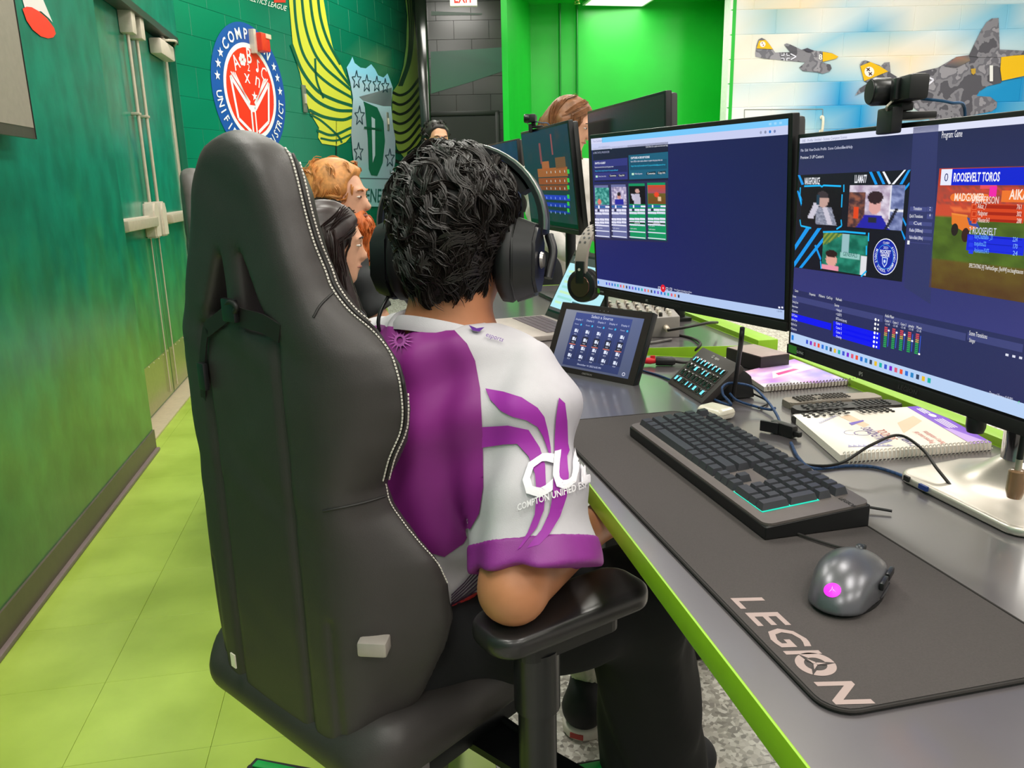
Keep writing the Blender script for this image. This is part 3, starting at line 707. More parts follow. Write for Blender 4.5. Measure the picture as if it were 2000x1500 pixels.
F.pp([c(107, 432), c(325, 418), c(326, 462), c(110, 470)], '#23265f', 3); F.pp([c(342, 395), c(590, 376), c(592, 440), c(345, 452)], '#174f6a', 3)
F.tp('INVITE A GUEST', c(112, 412), c(182, 406), .0062, '#f2f4ff', 4, bold=.02); F.tp('CAPTURE A GROUP SCENE', c(350, 377), c(476, 367), .0062, '#f2f4ff', 4, bold=.02)
F.tp('Guests can use the link to join the group room', c(110, 437), c(235, 428), .0052, '#e3e6f5', 4); F.tp('Use in OBS or other studio software to capture the group video mix', c(350, 399), c(562, 384), .0052, '#e3e6f5', 4)
F.tp('https://vdo.ninja/?room=Compton&hash', c(112, 461), c(265, 450), .0052, '#35b6f0', 4); F.tp('https://vdo.ninja/?scene&room=ComptonUnified&password=on', c(352, 429), c(580, 411), .0052, '#35c8f0', 4)
for (a, b, t) in (((205, 497), (255, 478), 'Customize'), ((265, 495), (312, 475), 'Copy link')): F.pp([c(a[0], a[1]-14), c(b[0], b[1]), c(b[0], b[1]+17), c(*a)], '#12142e', 3); F.tp(t, c(a[0]+6, a[1]-4), c(b[0]-3, b[1]+12), .0055, '#ffffff', 5)
for (a, b, t) in (((455, 484), (516, 458), 'Customize'), ((527, 480), (583, 454), 'Copy link')): F.pp([c(a[0], a[1]-18), c(b[0], b[1]), c(b[0], b[1]+17), c(*a)], '#10303f', 3); F.tp(t, c(a[0]+6, a[1]-5), c(b[0]-3, b[1]+12), .0055, '#ffffff', 5)
F.rp(c(117, 487), c(130, 500), '#bfeccf', 4); F.tp('Invites have links', c(135, 497), c(186, 492), .005, '#ccd', 4); F.rp(c(357, 470), c(372, 484), '#bfeccf', 4); F.tp('Hide all guests', c(377, 480), c(427, 475), .005, '#dde', 4)
F.pp([c(105, 545), c(597, 515), c(598, 932), c(112, 912)], '#2a2b50', 1)
cards = [(107, 212, 552, 903, '#6a6fa0', '#8d93b8', 0), (218, 327, 547, 907, '#6a6fa0', '#8d93b8', 1), (335, 452, 541, 912, '#12935f', '#bff0d4', 2), (459, 587, 535, 920, '#12935f', '#bff0d4', 3)]
def photo(kind):
    def fn(u_, v_):
        n = fbm(u_*6+kind*9, v_*6, kind, 1.); m_ = mix(rgb(60, 80, 130), rgb(190, 190, 215), .5+n)
        if kind == 0:
            m_ = mix(rgb(20, 110, 105), rgb(120, 200, 190), .4+n)
            if (u_-.3)**2*2+(v_-.85)**2 < .03: m_ = rgb(225, 120, 110)
        if kind == 1:
            m_ = mix(rgb(130, 120, 160), rgb(225, 215, 235), .5+n)
            if abs(u_-.5) < .28 and v_ > .72: m_ = rgb(40, 40, 160)
            if (u_-.5)**2+(v_-.55)**2 < .018: m_ = rgb(215, 150, 140)
            if (u_-.5)**2+(v_-.40)**2 < .014: m_ = rgb(40, 25, 40)
        if kind == 2:
            m_ = rgb(18, 14, 22)
            if abs(u_-.5) < .16+.1*(v_-.4) and v_ > .42: m_ = rgb(190, 185, 205)
            if abs(u_-.25-.25*(v_-.6)) < .1 and .45 < v_ < .8: m_ = rgb(200, 195, 215)
            if (u_-.52)**2+(v_-.28)**2 < .016: m_ = rgb(205, 160, 150)
        if kind == 3:
            m_ = mix(rgb(210, 70, 40), rgb(110, 90, 160), v_*1.2 if v_ < .45 else 0) if v_ < .45 else mix(rgb(90, 110, 40), rgb(120, 70, 30), v_)
            if (u_-.5)**2+(v_-.5)**2 < .02: m_ = rgb(235, 70, 40)
            if abs(u_-.65) < .1 and abs(v_-.72) < .1: m_ = rgb(225, 190, 150)
        return m_
    return fn
for (xa, xb_, ya_, yb_, ca, cb, kd) in cards:
    H_ = yb_-ya_
    F.rp(c(xa, ya_), c(xb_, yb_), ca, 2); F.gp(c(xa+3, ya_+16), c(xb_-4, ya_+.37*H_), photo(kd), 22, 22, 3)
    F.rp(c(xa+4, ya_+.37*H_+6), c(xb_-4, ya_+.37*H_+22), '#2a62a8', 3); F.rp(c(xa+.7*(xb_-xa), ya_+.37*H_+8), c(xb_-4, ya_+.37*H_+20), '#eef', 4); F.rp(c(xa+.25*(xb_-xa), ya_+.37*H_+4), c(xa+.25*(xb_-xa)+10, ya_+.37*H_+24), '#f4f4ff', 4)
    yy = ya_+.37*H_+30
    for r_, cols_ in enumerate((3, 2, 0, 3, 3, 1)):
        for q in range(cols_):
            a_ = xa+5+(xb_-xa-10)*q/cols_; b2 = xa+5+(xb_-xa-10)*(q+1)/cols_-2
            F.rp(c(a_, yy+r_*20), c(b2, yy+r_*20+16), '#e9e9fb' if not (r_ == 0 and q == 0) else '#dcdcf4', 3); F.tp('control', c(a_+5, yy+r_*20+11), c(b2-5, yy+r_*20+11), .003, '#8d8fb4', 4)
        if cols_ == 3 and r_ == 0: F.rp(c(xa+.2*(xb_-xa), yy), c(xa+.33*(xb_-xa), yy+16), '#16163a', 4)
    if kd > 1: F.rp(c(xa+6, ya_+.685*H_), c(xb_-6, ya_+.685*H_+14), '#0f2118', 5); F.tp('remove', c(xa+40, ya_+.685*H_+10), c(xb_-40, ya_+.685*H_+10), .004, '#fff', 6)
    F.tp('+ video options', c(xa+8, ya_+.75*H_), c(xa+50, ya_+.75*H_), .004, '#e8eaf8', 4); F.tp('+ audio options', c(xa+8, ya_+.81*H_), c(xa+55, ya_+.81*H_), .004, '#e8eaf8', 4)
    F.rp(c(xa+5, ya_+.845*H_), c(xb_-5, ya_+.885*H_), '#dfe2f4', 3); F.rp(c(xa+5, ya_+.945*H_), c(xb_-5, ya_+.985*H_), '#e8ebfa', 3)
F.rect(-sw, sb, sw, sb+.0175, '#b4c9f2', 1); F.rect(-sw+.002, sb+.005, -sw+.008, sb+.013, '#1b7fe0', 2)
for i in range(24): F.rect(-sw+.038+i*.0118, sb+.006, -sw+.0435+i*.0118, sb+.0125, ['#3a55d0', '#e05a7a', '#2a6fd8', '#33405f', '#18b5a8', '#7a4fd0', '#f08a50', '#2d86c9'][(i*5) % 8], 2)
F.disc(*F.L(c(565, 1238)), .0085, .0085, '#e21b32', 3); F.tp('+', c(560, 1246), c(571, 1247), .011, '#fff', 4)
for x in (540, 592, 617): F.rp(c(x-8, 1225+(x-540)*.1), c(x+8, 1245+(x-540)*.1), '#dfe2f4', 3); F.rp(c(x-5, 1229+(x-540)*.1), c(x+5, 1241+(x-540)*.1), '#23265f', 4)
F.tp('Invite Guest to broadcast or Share', c(638, 1250), c(756, 1262), .0052, '#dfe2f4', 3); F.tp('with guests to the link', c(655, 1263), c(742, 1272), .0045, '#dfe2f4', 3)
for x in (1340, 1360): F.rp(c(x-7, 1358), c(x+5, 1372), '#eef', 3)
F.tp('1:54 PM', c(1322, 1394), c(1358, 1400), .005, '#55608a', 4)
F.done('screen_image', SCREEN, m1)
F = UI(m1, T1); F.text('LEGION', 0, -HM/2+.006, .009, '#3d3a39', 2, 'c', 1.1, .2, .01); F.done('brand_lettering', PRINT_MATT, m1, .003)
F = UI(m1, T1); F.text('IPS', -.105, -HM/2+.006, .008, '#b9b5ae', 2, 'l', .9); F.done('panel_lettering', PRINT_MATT, m1, .003)
F = UI(m1, T1); F.rect(-sw+.004, -HM/2+.004, -sw+.014, -HM/2+.016, '#4f9a2c', 2); F.rect(-sw+.014, -HM/2+.004, -sw+.03, -HM/2+.015, '#2a2a2a', 2); F.text('G-SYNC', -sw+.016, -HM/2+.008, .005, '#cfcfcf', 3); F.done('sticker', PRINT_MATT, m1, .003)
tube('monitor_arm', [(0, .06, .36), (.3, .12, .36), (.8, .227, .36)], .016, m_legs, m1, 10); tube('arm_pole', [(.8, .227, -.75), (.8, .227, .40)], .02, m_legs, m1, 12); lathe('pole_foot', [(0, 0), (.16, 0), (.16, .015), (.03, .03), (0, .03)], m_legs, m1, 24, Matrix.Translation((.8, .227, -.753)))
# ---------- broadcast monitor on the right
m2, T2 = monitor('black monitor showing a blue broadcast program, on a silver foot', (.759, .985, 1.079), 182.8, -1.3, WM, HM, group='monitors on the near desk')
F = UI(m2, T2); c = lambda x, y: (1530+x*.29994, 150+y*.29994); e = lambda x, y: (1530+x/3, 500+y/3)
F.rect(-sw, sb, sw, st, ['#3a3a80', '#403f88', '#26284f', '#24274e'], 0)
st2 = HM/2-.007; F.rect(-sw, st2-.0085, sw, st2, '#dfe2f8', 1); F.text('OBS - Profile: Untitled - Scenes: Compton Scenes', -sw+.006, st2-.0068, .006, '#7b7fa5', 2)
for i, w_ in enumerate(('File', 'Edit', 'View', 'Docks', 'Profile', 'Scene Collection', 'Tools', 'Help')): F.text(w_, -sw+.004+[0, .012, .024, .038, .056, .076, .112, .126][i], st-.02, .0062, '#d5d8ee', 2)
F.text('Preview: 3 UP Casters', -sw+.004, st-.032, .0072, '#e8eaf6', 2); F.tp('Program: Game', c(1033, 400), c(1168, 388), .0125, '#f2f2fa', 2)
F.pp([c(850, 330), c(1015, 310), c(960, 1480), c(790, 1370)], '#333668', 1)
F.pp([c(100, 640), c(835, 605), c(775, 1335), c(73, 1240)], '#141220', 1)
bl = '#1398ee'
for pts in ([(97, 640), (112, 640), (137, 700), (122, 705)], [(92, 745), (100, 740), (128, 800), (120, 845)], [(562, 620), (580, 618), (618, 700), (600, 702)], [(610, 617), (628, 615), (668, 698), (650, 700)], [(815, 608), (833, 605), (780, 700), (760, 700)], [(826, 685), (824, 705), (780, 760), (780, 735)], [(150, 982), (178, 985), (80, 1130), (78, 1095)], [(225, 985), (252, 985), (75, 1240), (73, 1205)], [(262, 1045), (262, 1075), (125, 1245), (105, 1243)], [(205, 1098), (215, 1093), (250, 1180), (245, 1200)], [(762, 890), (770, 888), (805, 960), (800, 975)], [(760, 975), (770, 985), (800, 1050), (792, 1065)]): F.pp([c(*p) for p in pts], bl, 2)
for pts in ([(648, 618), (662, 616), (705, 695), (690, 700)], [(790, 606), (803, 605), (725, 700), (708, 700)]): F.pp([c(*p) for p in pts], '#f3f4fa', 2)
F.tp('NAUGHTSAUCE', c(141, 700), c(240, 697), .0155, '#f2f3fa', 3, bold=.02); F.tp('LLAMA77', c(466, 690), c(545, 686), .0165, '#f2f3fa', 3, bold=.02)
def ph_a(u_, v_):
    m_ = rgb(16, 12, 22)
    if v_ > .5 and abs(u_-.55-.2*(v_-.5)) < .2+.1*(v_-.5): m_ = mix(rgb(110, 115, 135), rgb(170, 172, 190), .5+fbm(u_*20, v_*20))
    if .4 < v_ < .85 and abs(u_-(.30-.35*(v_-.7))) < .075: m_ = rgb(205, 200, 215)
    if .5 < v_ < .98 and abs(u_-(.62+.32*(v_-.6))) < .06: m_ = rgb(205, 200, 215)
    if ((u_-.55)/.13)**2+((v_-.33)/.2)**2 < 1: m_ = rgb(196, 160, 150)
    if ((u_-.53)/.14)**2+((v_-.22)/.14)**2 < 1 and v_ < .27: m_ = rgb(60, 50, 56)
    if abs(u_-.43) < .035 and abs(v_-.33) < .14: m_ = rgb(30, 60, 80)
    return m_
def ph_b(u_, v_):
    m_ = mix(rgb(170, 150, 175), rgb(225, 215, 230), .5+fbm(u_*7, v_*7))
    if u_ < .32 and v_ > .15: m_ = mix(rgb(60, 40, 50), rgb(150, 90, 70), .5+fbm(u_*9, v_*9, 3))
    if .1 < u_ < .2 and .5 < v_ < .8: m_ = rgb(225, 70, 30)
    if u_ > .77: m_ = mix(rgb(150, 160, 205), rgb(90, 100, 150), .5+fbm(u_*8, v_*8, 5))
    if abs(u_-.765) < .012 or (abs(v_-.56) < .015 and u_ > .77): m_ = rgb(240, 240, 248)
    if v_ > .68 and abs(u_-.48) < .12+.5*(v_-.62): m_ = rgb(36, 32, 165)
    if ((u_-.5)/.115)**2+((v_-.47)/.2)**2 < 1: m_ = rgb(222, 165, 160)
    if ((u_-.5)/.14)**2+((v_-.28)/.15)**2 < 1: m_ = rgb(52, 30, 38)
    if abs(u_-.47) < .07 and abs(v_-.8) < .07: m_ = rgb(40, 40, 52)
    if abs((u_-.72)-.35*(1-v_)) < .03 and v_ > .5: m_ = rgb(35, 32, 50)
    return m_
def ph_c(u_, v_):
    m_ = mix(rgb(16, 96, 78), rgb(40, 140, 116), .5+fbm(u_*5, v_*5, 2))
    if v_ < .35 and u_ < .45 and (u_*1.3+v_*1.6) < .62: m_ = mix(rgb(180, 180, 60), rgb(60, 110, 60), abs(math.sin(u_*30+v_*20)))
    if abs(u_-.52) < .08 and v_ < .5: m_ = rgb(150, 190, 195)
    if abs(u_-.63) < .22 and abs(v_-.56) < .075: m_ = rgb(150, 200, 195)
    if ((u_-.22)/.13)**2+((v_-.72)/.18)**2 < 1: m_ = rgb(225, 165, 150)
    if ((u_-.22)/.14)**2+((v_-.56)/.1)**2 < 1: m_ = rgb(45, 25, 25)
    if v_ > .88 and u_ < .4: m_ = rgb(235, 150, 170)
    if u_ > .88 and v_ > .5: m_ = rgb(225, 225, 230)
    return m_
F.gp(c(125, 725), c(378, 972), ph_a, 40, 36, 2); F.gp(c(437, 706), c(775, 1003), ph_b, 52, 40, 3); F.gp(c(265, 1010), c(540, 1295), ph_c, 44, 36, 3)
F.tp('GENERALS', c(392, 1165), c(486, 1165), .0095, '#1a5a54', 5)
for pts in ([(140, 712), (245, 708), (255, 716), (265, 707), (380, 712)], [(398, 702), (398, 750)], [(387, 765), (383, 850)], [(112, 930), (118, 970), (185, 985)], [(380, 930), (384, 970), (350, 992)], [(262, 1010), (400, 1008), (540, 1020)], [(560, 1015), (558, 1070)], [(545, 1100), (545, 1160)], [(250, 1250), (246, 1200)], [(510, 1300), (545, 1265)], [(115, 720), (112, 770), (122, 830)]): F.line([F.L(c(*p)) for p in pts], .0028, '#18b4f4', 4)
lc = F.L(c(667, 1172)); lr = abs(F.L(c(748, 1172))[0]-lc[0])
F.disc(*lc, lr*1.02, lr*1.02, '#f2f3fa', 3); F.disc(*lc, lr*.97, lr*.97, '#1626a8', 4); F.ring(*lc, lr*.66, lr*.69, '#3fa0ee', 5)
F.arc_text('MIDDLE SCHOOL CHAMPIONSHIP', lc[0], lc[1], lr*.86, lr*.24, 150, 410, '#eef1ff', 5, inward=True, sx=.8, bold=.01)
F.text('2023', lc[0], lc[1]+lr*.44, lr*.2, '#dfe4ff', 5, 'c'); F.text('CLASH', lc[0], lc[1]+lr*.72, lr*.17, '#fff', 5, 'c'); F.text('ROCKET', lc[0], lc[1]+lr*.2, lr*.25, '#eef1ff', 5, 'c', .9, 0, .03); F.text('LEAGUE', lc[0], lc[1]+lr*.02, lr*.22, '#eef1ff', 5, 'c', .9, 0, .03)
F.poly([(lc[0]-lr*.24, lc[1]-.02*lr), (lc[0]+lr*.24, lc[1]-.02*lr), (lc[0]+lr*.2, lc[1]-.38*lr), (lc[0], lc[1]-.6*lr), (lc[0]-lr*.2, lc[1]-.38*lr)], '#cfe0ff', 5); F.poly([(lc[0]-lr*.18, lc[1]-.07*lr), (lc[0]+lr*.18, lc[1]-.07*lr), (lc[0]+lr*.15, lc[1]-.36*lr), (lc[0], lc[1]-.52*lr), (lc[0]-lr*.15, lc[1]-.36*lr)], '#2440c0', 6); F.disc(lc[0], lc[1]-.25*lr, lr*.09, lr*.09, '#cfe0ff', 7)
for i, (yA, t) in enumerate(((845, 'Transition'), (893, 'Quick Transitions'), (940, 'Cut'), (985, 'Fade (300ms)'), (1032, 'Fade to Black (300ms)'))):
    if i != 1: F.rp(c(830 if i == 0 else 822, yA), c(935 if i == 0 else 970, yA+34), '#474b86', 2)
    F.tp(t, c(850 if i in (0, 2) else 824, yA+22), c(905 if i in (0, 2) else 912, yA+22), .0065, '#f0f1fa', 3)
    if i < 2: F.rp(c(940, yA), c(975, yA+34), '#474b86', 2); F.tp(':' if i == 0 else '+', c(953, yA+24), c(962, yA+24), .009, '#fff', 3)
F.rp(c(825, 1078), c(960, 1088), '#4a4d8c', 2); F.rp(c(812, 1065), c(825, 1092), '#f0f0f4', 3)
# the game picture
gx0, gy0 = F.L(c(1020, 597)); gx1 = sw; gy1 = F.L(c(955, 1370))[1]
def ph_g(u_, v_):
    n = fbm(u_*10, v_*10, 1)
    if v_ < .16: m_ = mix(rgb(190, 60, 40), rgb(110, 60, 60), u_*1.4+n*.5)
    elif v_ < .30: m_ = mix(rgb(210, 70, 50), rgb(150, 70, 60), .5+1.5*fbm(u_*60, v_*60))
    elif v_ < .40: m_ = mix(rgb(205, 75, 50), rgb(170, 60, 40), u_+n)
    elif v_ < .75: m_ = mix(rgb(86, 112, 36), rgb(70, 90, 30), n+.5)
    else: m_ = mix(rgb(104, 84, 34), rgb(84, 52, 30), (v_-.75)*3+n*.4)
    if .30 < v_ < .36 and n > .1: m_ = rgb(235, 110, 60)
    return m_
F.grid(gx0, gy0, gx1, gy1, ph_g, 60, 50, 1); GW = gx1-gx0; GH = gy1-gy0
def gq(x, y): return (gx0+GW*x, gy0+GH*y)
aL = F.L(c(1035, 607)); aR = F.L(c(1470, 640)); F.rect(aL[0], aL[1]-.0195, aL[0]+.150, aL[1]+.001, '#0e1fd2', 3); F.rect(aL[0], aL[1]-.0195, aL[0]+.019, aL[1]+.001, '#e9ecff', 4)
F.text('0', aL[0]+.0095, aL[1]-.0145, .015, '#16206a', 5, 'c'); F.text('ROOSEVELT TOROS', aL[0]+.022, aL[1]-.0148, .0155, '#fbfbff', 5, 'l', width=.074, bold=.02)
rb = lambda a, b, col, L_, r_=.006: (lambda p, q: F.poly([(x, y) for x, y in rrect(q[0]-p[0], p[1]-q[1], r_, (p[0]+q[0])/2, (p[1]+q[1])/2)], col, L_))(F.L(a), F.L(b))
rb(c(1092, 760), c(1345, 815), '#f0752c', 2); F.tp('MADGXMER', c(1115, 806), c(1313, 796), .0135, '#ffe4cf', 3, bold=.02)
F.rect(F.L(c(1430, 735))[0], F.L(c(1430, 815))[1], sw, F.L(c(1430, 740))[1], '#f0752c', 2); F.tp('AIKA', c(1475, 797), c(1600, 785), .0165, '#ffe9da', 3, bold=.02)
F.rp(c(1292, 655), c(1392, 730), '#e8505a', 2); F.rp(c(1350, 712), c(1390, 780), '#f224a8', 3)
F.pp([c(1100, 890), c(1190, 905), c(1235, 940), c(1265, 985), c(1180, 1010), c(1100, 960)], '#e87a2a', 2); F.disc(*F.L(c(1120, 995)), .006, .008, '#2a1c1c', 3); F.disc(*F.L(c(1190, 1030)), .0065, .009, '#3a1c1c', 3); F.pp([c(1200, 915), c(1260, 935), c(1285, 985), c(1215, 965)], '#384a9c', 3); F.pp([c(1100, 885), c(1205, 900), c(1205, 912), c(1100, 897)], '#f08a38', 3)
F.rp(c(1230, 825), c(1567, 955), '#d8431c', 4); F.rp(c(1205, 1025), c(1567, 1165), '#1a26e0', 4)
F.tp('6 JEFFERSON', c(1230, 822), c(1407, 812), .0125, '#fbe4dc', 5); F.tp('2 ROOSEVELT', c(1213, 1020), c(1390, 1022), .0125, '#dfe2ff', 5)
for i, (n_, s_) in enumerate((('Aikaz_7', '761'), ('Madgxmer', '302'), ('Mikester3v3', '288'))):
    y_ = 830+45*i; F.rp(c(1235, y_), c(1560, y_+34), '#a8210e', 5); F.rp(c(1235, y_), c(1263, y_+36), '#f0683c', 6); F.rp(c(1239, y_+5), c(1259, y_+31), '#c23010', 7); F.tp(n_, c(1270, y_+26), c(1270+(58, 66, 76)[i], y_+26), .0085, '#ffe8dc', 7); F.tp(s_, c(1524, y_+32), c(1556, y_+32), .008, '#ffe8dc', 7)
for i, (n_, s_) in enumerate((('VaryChubbiBo-_21', '224'), ('toquitos22', '170'), ('Azulesanto35475', '24'))):
    y_ = 1030+45*i; F.rp(c(1212, y_), c(1560, y_+35), '#0a14b8', 5); F.rp(c(1214, y_+2), c(1240, y_+33), '#2436f0', 6); F.tp(n_, c(1248, y_+22), c(1248+(120, 78, 96)[i], y_+24), .0085, '#6fb4ff', 7); F.tp(s_, c(1498, y_+42), c(1530, y_+44), .008, '#8fc0ff', 7)
F.tp('SPECTATING [4] TheHostSinger, [fvxW4] toc.haughtsauces', c(1212, 1240), c(1567, 1272), .0075, '#f4f1ea', 3)
# docks under the pictures
dk_ = '#23264e'
F.rect(-sw, sb, sw, F.L(e(60, 195))[1], '#2a2d5c', 1)
F.tp('Casters', e(70, 208), e(90, 212), .006, '#eee', 3)
for i, (x, t) in enumerate(((150, 'Properties'), (205, 'Filters'), (250, 'Cut/Crop'), (305, 'Refresh'))): F.rp(e(x, 212+i*9), e(x+45, 238+i*9), '#3c406f', 2); F.tp(t, e(x+6, 228+i*10), e(x+40, 236+i*10), .006, '#eee', 3)
F.rp(e(55, 238), e(285, 300), dk_, 2)
def ln(p, q, h_, col, L_): a_, b__ = F.L(p), F.L(q); F.rect(a_[0], a_[1]-h_, b__[0], a_[1], col, L_)
ln(e(56, 228), e(296, 292), .010, '#3f437a', 3); ln(e(295, 282), e(588, 350), .010, '#3f437a', 3); ln(e(595, 345), e(1075, 450), .010, '#3f437a', 3); ln(e(1085, 445), e(1410, 520), .010, '#3f437a', 3)
F.tp('Scenes', e(57, 240), e(78, 245), .006, '#eee', 4); F.tp('Sources', e(303, 293), e(330, 299), .0065, '#eee', 4); F.tp('Audio Mixer', e(600, 356), e(652, 367), .0065, '#eee', 4); F.tp('Scene Transitions', e(1092, 462), e(1198, 483), .0085, '#eee', 4); F.tp('Stinger', e(1092, 502), e(1128, 510), .0075, '#eee', 4)
for i, t in enumerate(('Starting Soon', 'Interview', 'Game', '3 UP Casters', 'Left Face Cam', 'Right Face Cam', 'Outro')):
    y_ = 268+26*i
    if i == 3: ln(e(52, 333), e(285, 392), .0115, '#0a10f0', 3)
    F.tp(t, e(56-1.5*i, y_+4), e(90-1.5*i, y_+10), .006, '#e4e6f6', 5)
for i, t in enumerate(('> Analog call', '> GUESTS', 'BITGamesLogo.png', 'Caster 1', 'Caster 2', 'Caster 3', 'Overlay')):
    y_ = 316+26*i
    if 3 <= i <= 5: ln(e(296, y_-14), e(572, y_+50), .0105, '#0a10f0', 3)
    F.tp(t, e(312, y_+4), e(345+(30 if i == 2 else 0), y_+11), .006, '#e4e6f6', 5); F.disc(*F.L(e(545-2*i, y_+56)), .0022, .0022, '#fff', 5); F.rp(e(558-2*i, y_+54), e(565-2*i, y_+66), '#fff', 5)
for i in range(5): 
    x = 605+46*i; yv = 375+10*i
    F.tp(('Caster 1', 'Caster 2', 'Caster 3', 'gameplay', 'Music')[i], e(x-6, yv+8), e(x+26, yv+15), .0052, '#eee', 4); F.tp('-2.5 dB', e(x-6, yv+26), e(x+22, yv+32), .0045, '#cfd2ea', 4)
    a_, b__ = F.L(e(x-8, yv+38)), F.L(e(x-14, yv+160)); hh_ = a_[1]-b__[1]
    for q in range(11):
        f_ = q/11; col = '#d84a52' if f_ < .25 else ('#c8a850' if f_ < .4 else '#28a850'); F.rect(a_[0], a_[1]-hh_*(f_+.06), a_[0]+.0065, a_[1]-hh_*f_, col, 3)
    F.rect(a_[0]+.009, b__[1]+.003, a_[0]+.0102, a_[1]-.002, '#3b62e8', 3); kq = (.1, .12, .14, .35, .9)[i]; F.rect(a_[0]+.0078, a_[1]-hh_*(kq+.08), a_[0]+.0114, a_[1]-hh_*kq, '#fff', 4)
F.tp('Dropped Frames 0 (0.0%)', e(1210, 812), e(1348, 850), .0072, '#dcdff2', 4); F.pp([e(1372, 862), e(1388, 848), e(1388, 868)], '#22d84a', 4)
for x in (1315, 1355, 1395): F.rp(e(x-8, 570+(x-1315)*.22), e(x+8, 588+(x-1315)*.22), '#dfe1f2', 4)
F.rect(-sw, sb, sw, sb+.0185, '#b9d2f6', 4); F.rect(-sw+.003, sb+.005, -sw+.010, sb+.014, '#1b7fe0', 5)
for i in range(27): F.rect(-sw+.048+i*.0112, sb+.0065, -sw+.054+i*.0112, sb+.0135, ['#3a55d0', '#e05a7a', '#2a6fd8', '#33405f', '#18b5a8', '#7a1fd0', '#f0502f', '#2d86c9', '#e9c030'][(i*5) % 9], 5)
F.done('screen_image', SCREEN, m2)
F = UI(m2, T2); F.text('LEGION', 0, -HM/2+.006, .010, '#3d3a39', 2, 'c', 1.1, .2, .01); F.done('brand_lettering', PRINT_MATT, m2, .003)
F = UI(m2, T2); F.text('IPS', -.108, -HM/2+.006, .009, '#b9b5ae', 2, 'l', .9); F.done('panel_lettering', PRINT_MATT, m2, .003)
F = UI(m2, T2); F.rect(-sw+.0, -HM/2+.004, -sw+.025, -HM/2+.018, '#3f8a2c', 2); F.rect(-sw+.025, -HM/2+.004, -sw+.045, -HM/2+.016, '#232323', 2); F.text('G-SYNC', -sw+.027, -HM/2+.008, .006, '#cfcfcf', 3); F.done('sticker', PRINT_MATT, m2, .003)
# ---- silver foot of the broadcast monitor
m_chrome = mat('chrome', '#c8c8c8', .08, 1., var=0); m_silver = mat('satin_silver', '#c6beb4', .32, .6, var=.02)
fc = wmat(m2).inverted() @ Vector((.885, .905, DZ))
lathe('stand_column', [(.0225, .03), (.0225, .30), (0, .30)], m_chrome, m2, 36, Matrix.Translation((fc.x, fc.y, 0))); box('stand_mount', (fc.x*.5, .075, .29), (abs(fc.x)+.1, .05, .08), m_blacks, m2, bev=.01)
def f_base(X, Y, Zz):
    r = np.sqrt((X)**2+(Y)**2); top = .020+.045*np.exp(-(r/.050)**2)-.006*(np.abs(Y)/.1)
    d2 = rbox(X, Y, X*0, (0.01, -.015, 0), (.115, .10, 1), .03)
    return smax(d2, smax(Zz-top, -Zz, .002), .006)
sdf_obj('stand_base', f_base, (-.12, -.13, -.004), (.14, .1, .07), .0035, m_silver, m2, Matrix.Translation((fc.x, fc.y, 0)))
box('usb_port', (fc.x-.040, fc.y-.1165, .0095), (.016, .004, .007), mat('port_blue', '#16347a', .5), m2); box('audio_port', (fc.x-.075, fc.y-.1155, .010), (.01, .004, .008), m_black, m2)
lathe('menu_knob', [(0, -.004), (.010, -.004), (.012, .003), (.012, .016), (0, .016)], m_black, m2, 14, Matrix.Translation((wmat(m2).inverted() @ PL(1905, 838, wmat(m2) @ (T2 @ Vector((0, .012, 0))), (wmat(m2).to_3x3() @ Vector((0, -1, 0)))))))
# ---- webcams
def webcam(label, pos, yaw, s=1., lens=-.3):
    o = empty('webcam', pos, R(yaw), label, 'webcam', 'webcams clipped on monitors')
    box('body', (0, 0, .045*s), (.098*s, .028*s, .034*s), m_black, o, bev=.006*s); lathe('lens_barrel', [(0, .0), (.019*s, 0), (.0195*s, .022*s), (.0175*s, .026*s), (0, .026*s)], m_blacks, o, 24, Matrix.Translation((lens*.1*s, -.012*s, .045*s)) @ Matrix.Rotation(R(90), 4, 'X'))
    lathe('lens_cap', [(0, 0), (.0165*s, 0), (.0165*s, .002*s), (0, .003*s)], m_black, o, 24, Matrix.Translation((lens*.1*s, -.0375*s, .045*s)) @ Matrix.Rotation(R(90), 4, 'X'))
    box('privacy_flap', (.012*s, -.016*s, .045*s), (.018*s, .008*s, .03*s), m_blacks, o, bev=.003*s)
    box('hinge', (-.008*s, .002*s, .022*s), (.045*s, .018*s, .012*s), m_black, o, bev=.003*s); box('clip', (-.008*s, -.012*s, .004*s), (.05*s, .016*s, .036*s), m_black, o, bev=.003*s); box('clip_arm', (-.008*s, .02*s, .010*s), (.045*s, .05*s, .010*s), m_black, o, bev=.003*s)
    tube('tally_ring', [(.006*s, -.016*s, .03*s), (.012*s, -.026*s, .022*s), (.0*s, -.02*s, .018*s)], .0016*s, m_ivory, o, 6)
    tube('cable', [(.03*s, .012*s, .03*s), (.055*s, .04*s, .022*s), (.03*s, .075*s, .01*s), (.02*s, .08*s, -.1*s)], .0022*s, mat('cable_blue', '#24507a', .6), o, 6)
    return o
tm = wmat(m2) @ (T2 @ Vector((0, 0, HM/2))); mn2 = wmat(m2).to_3x3() @ Vector((0, -1, 0))
wp = PL(1757, 248, tm, mn2); webcam('large black webcam on the broadcast monitor below the aeroplane mural', (wp.x, wp.y, wmat(m2).translation.z+(1.079-DZ)+HM/2+.0), 272.8-14, .98, -.2)
